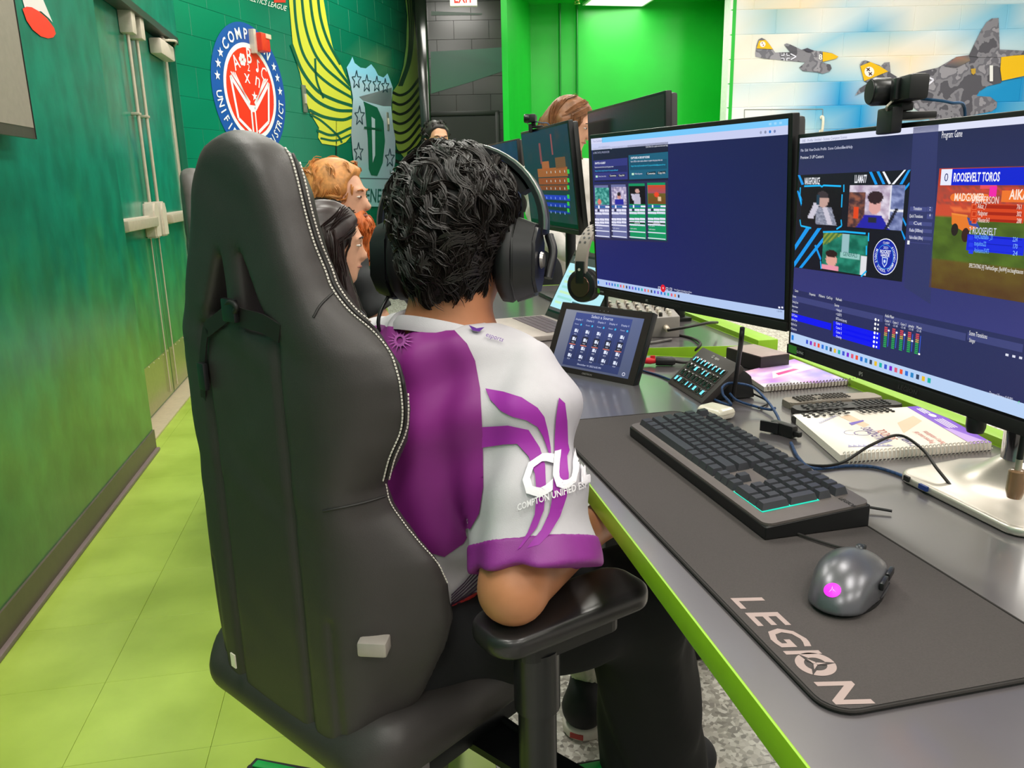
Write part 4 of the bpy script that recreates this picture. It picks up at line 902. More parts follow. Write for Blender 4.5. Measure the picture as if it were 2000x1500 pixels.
# ---- tablet touch panel
tb = empty('touch_panel', (.525, 1.765, DZ), R(214+90), 'black tablet touch panel with a blue display menu, propped on the desk', 'tablet')
TW, TH = .275, .176; TT = Matrix.Translation((0, 0, .831-DZ)) @ Matrix.Rotation(R(-24), 4, 'X')
def tbx(name, c_, s_, m_, bev=0.): ob = box(name, c_, s_, m_, tb, bev); ob.data.transform(TT); return ob
tbx('housing', (0, .009, 0), (TW, .018, TH), m_blacks, .003); tbx('glass', (0, -.0004, 0), (TW-.004, .001, TH-.004), mat('tablet_glass', '#1a1718', .22), .0)
prism('rear_foot', [(.018, -.075), (.10, -.075), (.03, .04)], -.06, .06, m_black, tb, .003, Matrix(((0, 0, 1, 0), (1, 0, 0, .005), (0, 1, 0, .0755), (0, 0, 0, 1))))
F = UI(tb, TT); c = lambda x, y: (940+x*.3, 430+y*.3)
iw, ih = TW*.425, TH*.40
F.rect(-iw, -ih, iw, ih, ['#5a6078', '#4a5474', '#5a668e', '#878c9c'], 0); F.rect(-iw*.70, -ih*.93, iw*.74, ih*.93, ['#26315e', '#2a3768', '#36478a', '#3a4a8c'], 1)
F.text('Select a Source', 0, ih*.80, .0105, '#dfe4fa', 3, 'c')
for i in range(5):
    x = -iw*.57+i*iw*.295; F.text('Display %d' % (i+1), x, ih*.66, .0062, '#cdd5f4', 3, 'c'); F.rect(x-iw*.135, -ih*.68, x+iw*.135, ih*.62, ['#222c58', '#222c58', '#33427e', '#33427e'], 2)
    F.text('Power', x-.010, ih*.5, .005, '#b8c2ea', 3, 'l'); F.disc(x+.010, ih*.52, .0026, .0026, '#2fb4f0', 3)
    for r_ in range(4):
        y = ih*(.27-.29*r_)
        if r_ == 1: F.rect(x-.0085, y-.011, x+.0085, y+.010, '#161c38', 3); F.rect(x-.0095, y-.0125, x+.0095, y-.011, '#ff8a6a', 4)
        F.rect(x-.0045, y-.002, x+.0025, y+.006, '#dfe6fb', 4); F.poly([(x+.003, y), (x+.0065, y+.006), (x+.0065, y-.004)], '#dfe6fb', 4); F.text('PC%d' % (r_+1), x, y-.0085, .0045, '#dfe6fb', 4, 'c')
F.text('December 14, 2023 6:05 PM', 0, -ih*.86, .0062, '#cdd5f4', 3, 'c'); F.ring(iw*.88, -ih*.88, .003, .0042, '#eef', 3, 14)
F.done('screen_image', attr_mat('tablet_glow', .25, emit=1.0), tb, .0014)
F = UI(tb, TT); F.text('CRESTRON', 0, -TH*.455, .006, '#8d8886', 2, 'c'); [F.disc(-.012+.012*i, TH*.435, .0012, .0012, '#777', 2, 8) for i in range(3)]; F.done('bezel_print', PRINT_MATT, tb, .0014)
# ---- button pad with lit keys
sd = empty('button_pad', (.696, 1.549, DZ), R(180+90), 'black button pad with four rows of lit keys on a wedge stand', 'control pad')
SW_, SH_ = .186, .112; ST = Matrix.Translation((0, 0, .795-DZ)) @ Matrix.Rotation(R(-47), 4, 'X')
def sbx(name, c_, s_, m_, bev=0.): ob = box(name, c_, s_, m_, sd, bev); ob.data.transform(ST); return ob
m_sd = mat('pad_face', '#3a3331', .5); sbx('faceplate', (0, .008, 0), (SW_, .016, SH_), m_sd, .004)
prism('wedge_stand', [(-.03, -.036), (.085, -.036), (.075, .01), (.05, .03)], -.078, .078, m_black, sd, .005, Matrix(((0, 0, 1, 0), (1, 0, 0, 0), (0, 1, 0, .0375), (0, 0, 0, 1))))
lit = {(0, 0): 1, (0, 1): 1, (0, 2): 1, (0, 3): 1, (0, 4): 1, (0, 5): 1, (0, 6): 1, (0, 7): 1, (1, 2): 2, (1, 4): 1, (1, 5): 1, (3, 0): 2, (3, 1): 2, (3, 3): 1, (3, 4): 1, (3, 5): 2, (3, 7): 2}
m_k0 = mat('dark_lens_key', '#0c0d0e', .08, coat=.6); m_rim = mat('key_rim', '#4a423f', .4); m_lk = mat('lit_key', '#66d2f2', .3, emit=1.0, var=.0)
for r_ in range(4):
    for q in range(8):
        x, z = -SW_*.42+SW_*.84*(q+.5)/8, .022-.0195*r_
        sbx('key_rim', (x, -.0006, z), (.0172, .003, .0172), m_rim, .001); kk = sbx('key', (x, -.0016, z), (.0152, .003, .0152), m_k0, .0022)
        L_ = lit.get((r_, q), 0)
        if L_: sbx('key_icon', (x-(.0025 if L_ == 1 else .001), -.0034, z+.0), (.0035 if L_ == 1 else .008, .0006, .0105), m_lk)
F = UI(sd, ST); F.text('elgato', .004, SH_*.375, .0085, '#d9d3cf', 2, 'c', 1, 0, .01); F.ring(-.017, SH_*.40, .0025, .0038, '#d9d3cf', 2, 12); F.done('printed_logo', PRINT_MATT, sd, .001)
tube('usb_lead', [(.05, .075, .012), (.12, .09, .004), (.16, .05, .004)], .0022, m_black, sd, 6)
# ---- white earbud case by the keyboard
p = Z(1398, 815, DZ); ec = empty('earbud_case', (p.x, p.y, DZ), R(-65), 'small glossy white earbud case behind the keyboard', 'case')
m_wh = mat('glossy_white', '#f4ead6', .2, coat=.3)
sdf_obj('shell', lambda X, Y, Zz: rbox(X, Y, Zz, (0, 0, .0115), (.031, .024, .0115), .0105), (-.04, -.03, -.002), (.04, .03, .03), .0022, m_wh, ec)
bm = bmesh.new(); add_tube(bm, [Vector((x, y, .0135)) for x, y in rrect(.0622, .0482, .0107, n=6)], .0005, 5, closed=True); bm_obj('lid_seam', bm, mat('seam_grey', '#b7ab98', .5), ec)
# ---- spiral notebooks
m_paper = mat('paper_edge', '#e9dfd2', .8, var=.1, vscale=900); m_wire = mat('wire_coil', '#6a5a52', .35, .4); m_wcoil = mat('white_coil', '#e6dfd8', .4)
def notebook(label, pts, thick, coil_edge, coil_mat, cover_fn, crad=.0075, n=34):
    """four corner pixels on the desk, the coil runs along one edge"""
    P = [Z(*q, DZ) for q in pts]; ctr = sum(P, Vector())/4; o = empty('spiral_notebook', (ctr.x, ctr.y, DZ), 0, label, 'notebook', 'spiral notebooks under the monitors'); Q = [(v.x-ctr.x, v.y-ctr.y) for v in P]
    prism('pages', Q, .001, thick, m_paper, o); 
    ar = sum(Q[i][0]*Q[(i+1) % 4][1]-Q[(i+1) % 4][0]*Q[i][1] for i in range(4))
    prism('back_cover', Q, 0, .0012, mat('card_back', '#3a3438', .6), o)
    prism('front_cover', Q, thick, thick+.0008, mat('cover_card', '#f6eee2', .35, var=.02), o)
    F = Flat(); cover_fn(F)
    def bil(u_, v_, l): a_, b__, c__, d__ = [Vector(q) for q in Q]; r = (a_*(1-u_)+b__*u_)*(1-v_)+(d__*(1-u_)+c__*u_)*v_; return Vector((r.x, r.y, thick+.0010+.00025*l))
    F.build('cover_print', attr_mat('cover_gloss', .3), o, bil, world=False)
    a_, b__ = Vector(Q[coil_edge]), Vector(Q[(coil_edge+1) % 4]); ed = (b__-a_); nr = Vector((ed.y, -ed.x)).normalized(); 
    if nr.dot((a_+b__)/2) < 0: nr = -nr
    bm = bmesh.new()
    pts_ = []
    for k in range(n*8+1):
        t = k/(n*8); ang = 2*math.pi*k/8; c_ = a_+ed*(.02+.96*t)+nr*(.001); pts_.append(Vector((c_.x+nr.x*math.cos(ang)*crad, c_.y+nr.y*math.cos(ang)*crad, thick*.5+.0015+math.sin(ang)*(thick*.5+.0045))))
    add_tube(bm, pts_, .0011, 5); bm_obj('coil', bm, coil_mat, o, True); return o
def cov1(F):
    F.rect(0, 0, 1, 1, '#f7ecdf', 0)
    F.poly([(.86, 0), (1, 0), (1, 1), (.86, 1)], ['#9a6ae0', '#7a3fd0', '#6a2cc4', '#6e34c8'], 1); F.poly([(.86, .0), (.98, .0), (.9, .35), (.86, .4)], '#c9a6f0', 2)
    F.disc(.93, .72, .022, .05, '#f0f0ff', 2)
    for i in range(4): F.rect(.895+.018*i, .38, .905+.018*i, .62, '#ece4fa', 2); 
    for i in range(3): F.rect(.90+.018*i, .78, .91+.018*i, .93, '#f4f0ff', 2)
    for s_, u_, h_, cl, v0 in (('CAMPUS', .55, .1, '#4a3f8a', .05), ('SCHOOL', .47, .1, '#c05a5a', .22), ('CALENDARS', .40, .1, '#6a4a9a', .2), ('Progreso anual del', .66, .06, '#c86a6a', .08), ('Padres y estudiantes', .72, .06, '#c86a6a', .05)):
        F.text(s_, u_, v0, h_, cl, 2, 'l', .62, 0, 0, 90)
    F.ring(.30, .42, .05, .056, '#7a6ab0', 2, 20); F.ring(.24, .45, .05, .055, '#8a86b4', 2, 16, 60, 300)
    for i in range(9): F.poly([(.10+.02*i, .72+.018*i), (.13+.02*i, .73+.018*i), (.115+.02*i, .77+.018*i)], '#b9b4c8', 2); F.poly([(.10+.03*i, .14-.006*i), (.14+.03*i, .14-.006*i), (.12+.03*i, .19-.006*i)], '#a9a2c8', 2)
    F.poly([(.3, .62), (.42, .7), (.42, .73), (.3, .68)], '#6a4ac0', 2); F.poly([(.3, .14), (.42, .2), (.42, .24), (.3, .2)], '#8a86b4', 2); F.poly([(.36, .55), (.42, .6), (.38, .9), (.3, .85)], '#e9c7a8', 1); F.poly([(.56, .35), (.8, .6), (.8, .75), (.62, .6)], '#f3cfb2', 1)
notebook('white spiral notebook with a purple band and white coil, beside the silver monitor foot', [(1640, 905), (1935, 880), (1805, 806), (1548, 824)], .013, 0, m_wcoil, cov1, n=36)
def cov2(F):
    F.grid(0, 0, 1, 1, lambda u_, v_: mix(mix(rgb(236, 220, 246), rgb(190, 120, 230), 1.2*fbm(u_*3, v_*3, 4)+v_*.5), mix(rgb(255, 190, 200), rgb(120, 130, 250), u_), max(0, fbm(u_*4, v_*4, 8)+.35)), 30, 30, 0)
    F.poly([(.0, .0), (.5, .0), (.3, .16), (0, .2)], '#f3eef8', 1)
    for i in range(5): F.rect(.06, .03+.03*i, .3, .04+.03*i, '#8a8496', 2)
    F.poly([(.2, .4), (.75, .55), (.7, .75), (.3, .7)], '#fbf0ff', 1); F.poly([(.3, .5), (.6, .6), (.55, .66), (.3, .6)], '#e24a9a', 2)
notebook('spiral notebook with a pink and purple glossy cover behind the button pad', [(1492, 766), (1692, 750), (1580, 702), (1448, 736)], .010, 0, m_wire, cov2, .0065, 30)
# ---- remote controls lying side by side
m_rem = mat('remote_black', '#2a2624', .45); m_rembe = mat('remote_beige', '#8d8276', .5); m_btn = mat('rubber_button', '#1a1817', .6); m_btnb = mat('dark_button', '#3a332e', .6)
bme = bpy.data.meshes.new('button'); bm = bmesh.new(); add_lathe(bm, [(.0032, 0), (.0032, .0016), (.0022, .0022), (0, .0022)], 8); bm.to_mesh(bme); bm.free(); bme.materials.append(m_btn); bme2 = bme.copy(); bme2.materials.clear(); bme2.materials.append(m_btnb)
bmw = bpy.data.meshes.new('button'); bm = bmesh.new(); bx(bm, (0, 0, .001), (.012, .0055, .002), bev=.0008, seg=1); bm.to_mesh(bmw); bm.free(); bmw.materials.append(m_btn)
def remote(label, a, b, w, m_, pat, bmesh_):
    A_, B_ = Z(*a, DZ+.016), Z(*b, DZ+.016); d = B_-A_; L = d.length; o = empty('remote_control', ((A_+B_)/2).to_tuple()[:2]+(DZ,), math.atan2(d.y, d.x), label, 'remote', 'remote controls lying side by side')
    bm = bmesh.new(); add_prism(bm, rrect(L, w, .010), 0, .017)
    for v in bm.verts:
        if v.co.z > .01: v.co.z += -.004*abs(v.co.x/(L/2))**2; v.co.y *= .93
    bmesh.ops.bevel(bm, geom=list(bm.edges), offset=.002, segments=2, affect='EDGES'); bm_obj('body', bm, m_, o, True)
    for i, (fx, fy, kind) in enumerate(pat):
        x = (fx-.5)*L; z = .0168-.004*abs(fx-.5)**2*4
        ob = bpy.data.objects.new('button', bmw if kind else bmesh_); COL.objects.link(ob); ob.parent = o; ob.location = (x, fy*w, z); 
        if kind: ob.rotation_euler = (0, 0, R(20))
pa = [(.12+.04*i, -.28+.19*j, 0) for i in range(14) for j in range(4) if (i, j) not in ((5, 1), (5, 2), (6, 1), (6, 2))]
pb = [(.60+.055*i, -.3+.2*j, 0) for i in range(6) for j in range(4)]+[(.1+.07*i, -.25+.25*j, (i+j) % 2) for i in range(6) for j in range(3)]
remote('beige remote control with many small buttons, farthest of the three remotes', (1535, 780), (1715, 768), .046, m_rembe, pa, bme2)
remote('black remote control between the beige remote and another black one', (1552, 795), (1755, 782), .042, m_rem, pb, bme)
remote('black remote control nearest the white notebook', (1553, 812), (1762, 797), .042, m_rem, pb, bme)
# ---- cables on the desk
m_cab = mat('black_cable', '#1c1614', .5); m_brd = mat('blue_braid', '#1f3d66', .7, var=.6, vscale=260)
def dcable(name, label, px, rad, m_, zs=None, group=None):
    pts = [Z(q[0], q[1], DZ+(q[2] if len(q) > 2 else rad)) for q in px]; o = pts[0]
    t = tube(name, [p_-Vector((o.x, o.y, DZ)) for p_ in pts], rad, m_, None, 8, 10); t.location = (o.x, o.y, DZ); tag(t, label, 'cable', group); return t
dcable('cable', 'thin dark cable arching over the white notebook', [(1500, 890, .003), (1580, 908, .003), (1640, 905, .02), (1700, 870, .045), (1755, 850, .052), (1800, 876, .045), (1830, 915, .03), (1862, 955, .012), (1880, 980, .004)], .0023, m_cab)
dcable('braided_cable', 'black and blue braided cable running to the silver monitor foot', [(1545, 865, .004), (1560, 895, .003), (1590, 915, .003), (1660, 910, .003), (1720, 915, .003), (1800, 945, .003), (1880, 985, .003), (1950, 1003, .003), (2060, 1006, .003)], .0028, m_brd)
dcable('braided_cable', 'looped blue braided cable between the button pad and the black plug', [(1248, 722, .003), (1300, 738, .003), (1420, 790, .01), (1412, 770, .028), (1412, 755, .04), (1430, 748, .042), (1470, 756, .035), (1500, 785, .02), (1518, 812, .012), (1526, 835, .012)], .0026, m_brd)
dcable('braided_cable', 'blue braided cable tied under the loop', [(1425, 768, .02), (1440, 782, .008), (1480, 795, .004), (1505, 800, .008), (1514, 797, .014)], .0026, m_brd)
dcable('cable', 'black power lead hanging from the monitor bottom to the desk', [(1450, 640, .19), (1447, 670, .16), (1440, 720, .08), (1432, 775, .01), (1428, 782, .004)], .0045, m_cab)
dcable('cable', 'dark thin cable at the lower right desk edge', [(1930, 1000, .003), (1965, 1005, .003), (2060, 1010, .003)], .002, m_cab)
p = Z(1530, 850, DZ); cl = empty('usb_plug', (p.x, p.y, DZ), R(-70), 'black cable plug standing between keyboard and white notebook', 'plug')
box('plug_body', (0, 0, .012), (.05, .016, .022), m_black, cl, bev=.004); box('clip_jaw', (-.022, -.012, .012), (.034, .006, .02), m_blacks, cl, bev=.002, rot=Matrix.Rotation(R(18), 3, 'Z')); box('strain_relief', (.03, 0, .010), (.014, .010, .010), m_black, cl, bev=.003)
# in-line connectors by the tablet
p0, p1 = Z(1245, 706, DZ+.01), Z(1345, 707, DZ+.01); d = p1-p0; ad = empty('audio_connector', (p0.x, p0.y, DZ), math.atan2(d.y, d.x), 'black audio plug with a red sleeve behind the tablet', 'connector'); L = d.length
m_red = mat('red_sleeve', '#e0202c', .4); AX = Matrix.Translation((0, 0, .012)) @ Matrix.Rotation(R(90), 4, 'Y')
lathe('plug_tip', [(0, 0), (.003, 0), (.003, L*.15), (0, L*.15)], m_alu, ad, 10, AX); lathe('red_sleeve', [(0, L*.12), (.007, L*.12), (.0085, L*.25), (.006, L*.36), (0, L*.36)], m_red, ad, 14, AX); lathe('barrel', [(0, L*.36), (.0105, L*.36), (.0115, L*.4), (.0115, L*.68), (.008, L*.74), (0, L*.74)], m_black, ad, 16, AX); tube('lead', [(L*.7, 0, .012), (L*.9, 0, .009), (L*1.05, .02, .006), (L*1.1, .06, .004)], .004, m_cab, ad)
box('red_tab', (L*.3, 0, .0205), (.012, .004, .01), m_red, ad, bev=.001)
# black box behind the pad
p = Z(1448, 715, DZ); pb_ = empty('power_brick', (.925, 1.745, DZ), R(12), 'flat black box with a grey top behind the button pad', 'power brick'); box('case', (0, 0, .019), (.085, .13, .036), mat('brick_black', '#2b2526', .5), pb_, bev=.003); box('top_plate', (0, 0, .0375), (.082, .127, .0015), mat('brick_top', '#a08c88', .4), pb_, bev=.0005); tube('lead', [(.03, .06, .015), (.05, .09, .01), (.07, .1, .006)], .004, m_cab, pb_)
# ---- mixer on the second desk
mxp = empty('audio_mixer', (.80, 2.33, DZ), R(-14), 'grey audio mixer covered in small knobs under the browser monitor', 'mixer')
m_mx = mat('mixer_grey', '#8f8884', .5); prism('case', [(-.13, 0), (.13, 0), (.13, .062), (-.13, .045)], -.17, .17, m_mx, mxp, .004, Matrix(((1, 0, 0, 0), (0, 0, 1, 0), (0, 1, 0, 0), (0, 0, 0, 1))))
kme = {}
for nm, cl_ in (('r', '#e23a30'), ('w', '#d8cfc2'), ('g', '#a39a8c'), ('k', '#2a2624')):
    me = bpy.data.meshes.new('knob'); bm = bmesh.new(); add_lathe(bm, [(.0055, 0), (.005, .010), (.0035, .012), (0, .012)], 10); bm.to_mesh(me); bm.free(); me.materials.append(mat('knob_'+nm, cl_, .4)); kme[nm] = me
for i in range(9):
    for j in range(11):
        ob = bpy.data.objects.new('knob', kme['r' if (i == 1) else 'wgwk'[(i+j) % 4]]); COL.objects.link(ob); ob.parent = mxp; x = -.105+.026*i; ob.location = (x, -.15+.03*j, .0535+x*.065)
lathe('jack_plug', [(0, 0), (.008, 0), (.008, .03), (.006, .034), (.006, .05), (0, .05)], m_alu, mxp, 12, Matrix.Translation((.09, -.17, .03)) @ Matrix.Rotation(R(90), 4, 'X')); lathe('jack_socket', [(0, 0), (.007, 0), (.007, .002), (0, .002)], m_black, mxp, 12, Matrix.Translation((-.02, -.17, .03)) @ Matrix.Rotation(R(90), 4, 'X'))
tube('lead', [(.09, -.22, .03), (.13, -.26, .045), (.2, -.22, .05), (.25, -.1, .03)], .004, m_cab, mxp); tube('lead', [(-.05, -.17, .03), (-.06, -.25, .012), (.02, -.27, .004), (.10, -.22, .004)], .004, mat('grey_cable', '#6a6664', .5), mxp)
dcable('cable', 'black cable curling over the edge of the far desk', [(1230, 650, .004), (1310, 653, .004), (1350, 660, .004), (1368, 672, .006), (1350, 690, -.02), (1330, 702, -.06)], .004, m_cab)
# ---- laptop on the second desk
lp = empty('laptop', (.61, 2.40, DZ), R(190+90), 'silver laptop open with a pale cyan page, left of the browser monitor', 'laptop')
m_lap = mat('laptop_silver', '#b9aca6', .4, .4); box('deck', (.02, -.125, .009), (.34, .235, .016), m_lap, lp, bev=.004)
for r_ in range(5):
    for q in range(14): box('key', (-.122+.0205*q, -.035-.0205*r_, .0178), (.018, .018, .0016), mat('lap_key', '#5d5058', .5), lp)
LT = Matrix.Translation((.02, -.004, .016)) @ Matrix.Rotation(R(-28), 4, 'X')
def lbx(n_, c_, s_, m_, bev=0.): ob = box(n_, c_, s_, m_, lp, bev); ob.data.transform(LT); return ob
lbx('lid', (0, .004, .118), (.34, .007, .236), mat('laptop_lid', '#3a3536', .45, .3), .002); lbx('screen', (0, .0002, .12), (.326, .0008, .205), m_glass)
F = Flat(); F.rect(-.16, .024, .16, .215, '#b6ecf6', 0); F.rect(-.16, .19, .16, .215, '#3a4440', 1); F.rect(-.16, .024, .16, .034, '#4a4648', 1); F.text('Design   Settings', -.14, .2, .01, '#d8d8d8', 2)
for i in range(7): F.rect(-.14, .05+.018*i, -.14+.05+.02*((i*3) % 4), .058+.018*i, '#9fe0d8' if i % 2 else '#c7f0c0', 1)
F.rect(-.02, .04, .05, .07, '#2d5a6a', 1); F.build('screen_image', attr_mat('laptop_glow', .3, emit=1.0), lp, lambda u_, v_, l: LT @ Vector((u_, -.0006-.0002*l, v_)), world=False)
# ---- headphones on a small stand behind the tablet
hp = empty('headphones', DP(1168, 520, 2.20).to_tuple()[:2]+(DZ,), R(42), 'black headphones with a perforated pale band beside the browser monitor', 'headphones')
hc = DP(1168, 520, 2.20); m_hb = mat('band_taupe', '#8d827a', .5); m_cush = mat('black_leather', '#1a1817', .5)
zc = hc.z-DZ; bandp = [Vector((.088*math.cos(a), 0, zc+.005+.105*math.sin(a))) for a in np.linspace(R(-12), R(192), 26)]
bm = bmesh.new()
for wdt, off in ((.019, 0),):
    prev = None
    for i, p in enumerate(bandp):
        nrm = Vector((math.cos(R(-12+204*i/25)), 0, math.sin(R(-12+204*i/25))))
        cur = [bm.verts.new(p+nrm*a_+Vector((0, b_2, 0))) for a_, b_2 in ((-.004, -wdt), (.004, -wdt*.9), (.004, wdt*.9), (-.004, wdt))]
        if prev:
            for k in range(4): bm.faces.new((prev[k], prev[(k+1) % 4], cur[(k+1) % 4], cur[k]))
        else: bm.faces.new(cur[::-1])
        prev = cur
    bm.faces.new(prev)
bm_obj('headband', bm, m_hb, hp, True)
for i in range(6, 20):
    a = R(-12+204*i/25); nrm = Vector((math.cos(a), 0, math.sin(a))); 
    for s_ in (-.008, .008): lathe('vent_hole', [(.0036, 0), (.0036, .0006), (0, .0006)], m_black, hp, 8, frame(Vector((.088*math.cos(a), s_+(.004 if i % 2 else -.004), zc+.005+.105*math.sin(a)))+nrm*.0042, Vector((0, 1, 0)), nrm.cross(Vector((0, 1, 0))), nrm))
for s_ in (-1, 1):
    X_ = Matrix.Translation((s_*.080, 0, zc-.045)) @ Matrix.Rotation(R(90*s_), 4, 'Y')
    lathe('ear_cushion', [(.015, -.034), (.036, -.034), (.045, -.026), (.045, -.012), (.038, -.006), (0, -.006)], m_cush, hp, 28, X_); lathe('ear_cup', [(.044, -.012), (.046, -.004), (.044, .008), (.036, .012), (0, .012)], m_blacks, hp, 28, X_); lathe('cup_disc', [(0, .0125), (.030, .0125), (.029, .015), (.004, .0145), (0, .0145)], mat('spun_metal', '#6a4c44', .25, .8), hp, 28, X_)
    box('yoke', (s_*.092, 0, zc-.008), (.008, .026, .06), m_blacks, hp, bev=.003); lathe('yoke_screw', [(.004, 0), (.004, .001), (0, .001)], m_ivory, hp, 10, Matrix.Translation((s_*.0965, 0, zc-.0)) @ Matrix.Rotation(R(90*s_), 4, 'Y'))
tube('stand_post', [(.045, 0, .01), (.045, 0, zc+.06), (.03, 0, zc+.098)], .006, m_legs, hp, 8); lathe('stand_foot', [(0, 0), (.05, 0), (.05, .008), (0, .012)], m_legs, hp, 20, Matrix.Translation((.045, 0, 0)))
# ---- hanging microphone plug at the right edge
hm = PL(1985, 940, (.80, .86, 0), Vector((1, 0, 0))); hk = empty('hanging_plug', (hm.x, hm.y, DZ+.03), 0, 'amber clear plug hanging on a dark cord at the right edge', 'plug')
m_amb = mat('amber_clear', '#b08a68', .12, trans=.55, coat=.4)
zt = hm.z-DZ-.03; lathe('clear_sleeve', [(0, -.022), (.0085, -.022), (.011, -.012), (.0105, .014), (.007, .016), (0, .016)], m_amb, hk, 16, Matrix.Translation((0, 0, zt))); lathe('metal_core', [(0, -.02), (.004, -.02), (.004, .03), (0, .03)], m_alu, hk, 10, Matrix.Translation((0, 0, zt))); tube('cord', [(0, 0, zt+.03), (0, -.001, zt+.08), (-.002, -.002, zt+.16)], .004, m_black, hk)
# ================================================================ gaming chair in front
m_pu = mat('black_leatherette', '#363231', .46, var=.05, vscale=30, bump=.12, bscale=700, spec=.45); m_pug = mat('grey_leatherette', '#5a5552', .5, bump=.12, bscale=700); m_stitch = mat('white_thread', '#d9d2c8', .7); m_web = mat('black_webbing', '#1a1716', .6)
PSI = 38.
ZB = [.40, .45, .53, .60, .65, .70, .735, .76, .80, .835, .895, .94, .975, 1.01, 1.045, 1.08, 1.115, 1.15, 1.19, 1.235, 1.262, 1.285]
HF = [.155, .175, .215, .250, .266, .264, .252, .232, .200, .194, .230, .244, .240, .218, .180, .136, .112, .102, .092, .072, .040, .0]
FD = [.09, .10, .12, .13, .135, .13, .12, .11, .10, .095, .10, .10, .095, .09, .09, .085, .085, .085, .085, .08, .075, .07]
ZR = [.40, .44, .5, .6, .7, .8, .89, .97, 1.04, 1.11, 1.167, 1.22, 1.25, 1.275, 1.29]
HR_ = [.155, .16, .168, .174, .172, .172, .178, .180, .166, .138, .113, .090, .066, .030, .0]
def f_back(X, Y, Zz):
    hr = np.interp(Zz, ZR, HR_); hf = np.interp(Zz, ZB, HF); fd = np.interp(Zz, ZB, FD)
    a = np.abs(X); t = np.clip(Y/fd, -.2, 1.3); side = a-(hr+(hf-hr)*t)
    q = np.clip((a/np.maximum(hf, .02)-.45)/.5, 0, 1); q = q*q*(3-2*q); ff = np.where(Zz > 1.06, fd, .055+(fd-.055)*q)
    d = smax(side, smax(Y-ff, -Y-.004*np.cos(X*9), .035), .045); d = smax(d, Zz-1.277, .05); d = smax(d, .425-Zz, .04)
    # harness openings and panel seams
    zc = (Zz-1.03)/.095; out = .078-.056*np.clip(zc, 0, 1); hole = smax(smax(a-out, .021-a, .008), smax(Zz-1.125, 1.03-Zz, .008), .008)
    d = smax(d, -hole, .012)
    g = .007*np.exp(-((a-.088)/.006)**2)*(Zz < 1.03)*(Y < .03); d = d+g
    d = d+.004*np.exp(-((a-.145)/.005)**2)*(Zz < .66)*(Y < .03)
    d = d+.0022*np.sin(X*37+Zz*23+2*np.sin(Zz*31))*np.exp(-((Zz-1.0)/.3)**2)*.6
    return d
def gaming_chair(label, loc, psi, mpu, full=True, group='gaming chairs', leg0=58, rb=.37):
    o = empty('gaming_chair', loc, R(psi-90), label, 'chair', group)      # local x right, y forward
    b = sdf_obj('backrest', f_back, (-.29, -.03, .38), (.29, .19, 1.30), .0065 if full else .011, mpu, o)
    sdf_obj('seat', lambda X, Y, Zz: smin(smin(rbox(X, Y, Zz, (0, .25, .455), (.200, .262, .036), .034), rbox(X, Y, Zz, (-.175, .26, .468), (.055, .25, .05), .045), .03), rbox(X, Y, Zz, (.175, .26, .468), (.055, .25, .05), .045), .03), (-.3, -.05, .34), (.3, .57, .54), .009, mpu, o)
    box('seat_pan', (0, .26, .365), (.34, .34, .03), m_legs, o, bev=.008)
    lathe('gas_lift', [(.028, .10), (.028, .24), (.018, .24), (.018, .36), (0, .36)], m_legs, o, 20, Matrix.Translation((0, .26, 0)))
    for k in range(5):
        a = R(leg0+72*k); d = Vector((math.cos(a), math.sin(a), 0)); n = Vector((-d.y, d.x, 0)); bm = bmesh.new()
        vs = []
        for (r_, w_, z0, z1) in ((.02, .035, .085, .13), (rb, .022, .082, .112)):
            c_ = Vector((0, .26, 0))+d*r_; vs.append([bm.verts.new(c_+n*w_*s_+Vector((0, 0, z_))) for s_, z_ in ((-1, z0), (1, z0), (.75, z1), (-.75, z1))])
        for i in range(4): bm.faces.new((vs[0][i], vs[0][(i+1) % 4], vs[1][(i+1) % 4], vs[1][i]))
        bm.faces.new(vs[0][::-1]); bm.faces.new(vs[1]); lg = bm_obj('base_leg', bm, m_black, o)
        bmesh_ = bmesh.new(); bx(bmesh_, (0, 0, 0), (.17, .018, .004), bev=.0018); ac = bm_obj('green_inlay', bmesh_, mat('green_inlay', '#12a648', .4), lg, True); ac.location = Vector((0, .26, .1195))+d*(rb-.095); ac.rotation_euler = (0, math.atan(.018/.35), a)
        cw = Vector((0, .26, .03))+d*rb
        for s_ in (-.014, .014): lathe('caster', [(0, -.009), (.027, -.009), (.029, 0), (.027, .009), (0, .009)], m_black, o, 16, Matrix.Translation(cw+n*s_) @ frame((0, 0, 0), d, Vector((0, 0, 1)), -n))
        tube('caster_stem', [cw+Vector((0, 0, .01)), cw+Vector((0, 0, .075))], .008, m_legs, o)
    return o, b
CH = (-.164, 1.048, 0)
ch, chb = gaming_chair('black leatherette racing chair with white stitching, nearest the camera', CH, PSI, m_pu)
CBV = bvh_of(chb)
def hit(px, py, bv=None, lift=.001):
    d = ray(px, py).normalized(); h = (bv or CBV).ray_cast(CAM, d)
    if h[0] is None: return None
    n = h[1] if h[1].dot(d) < 0 else -h[1]; return h[0]+n*lift-d*lift*.3, n
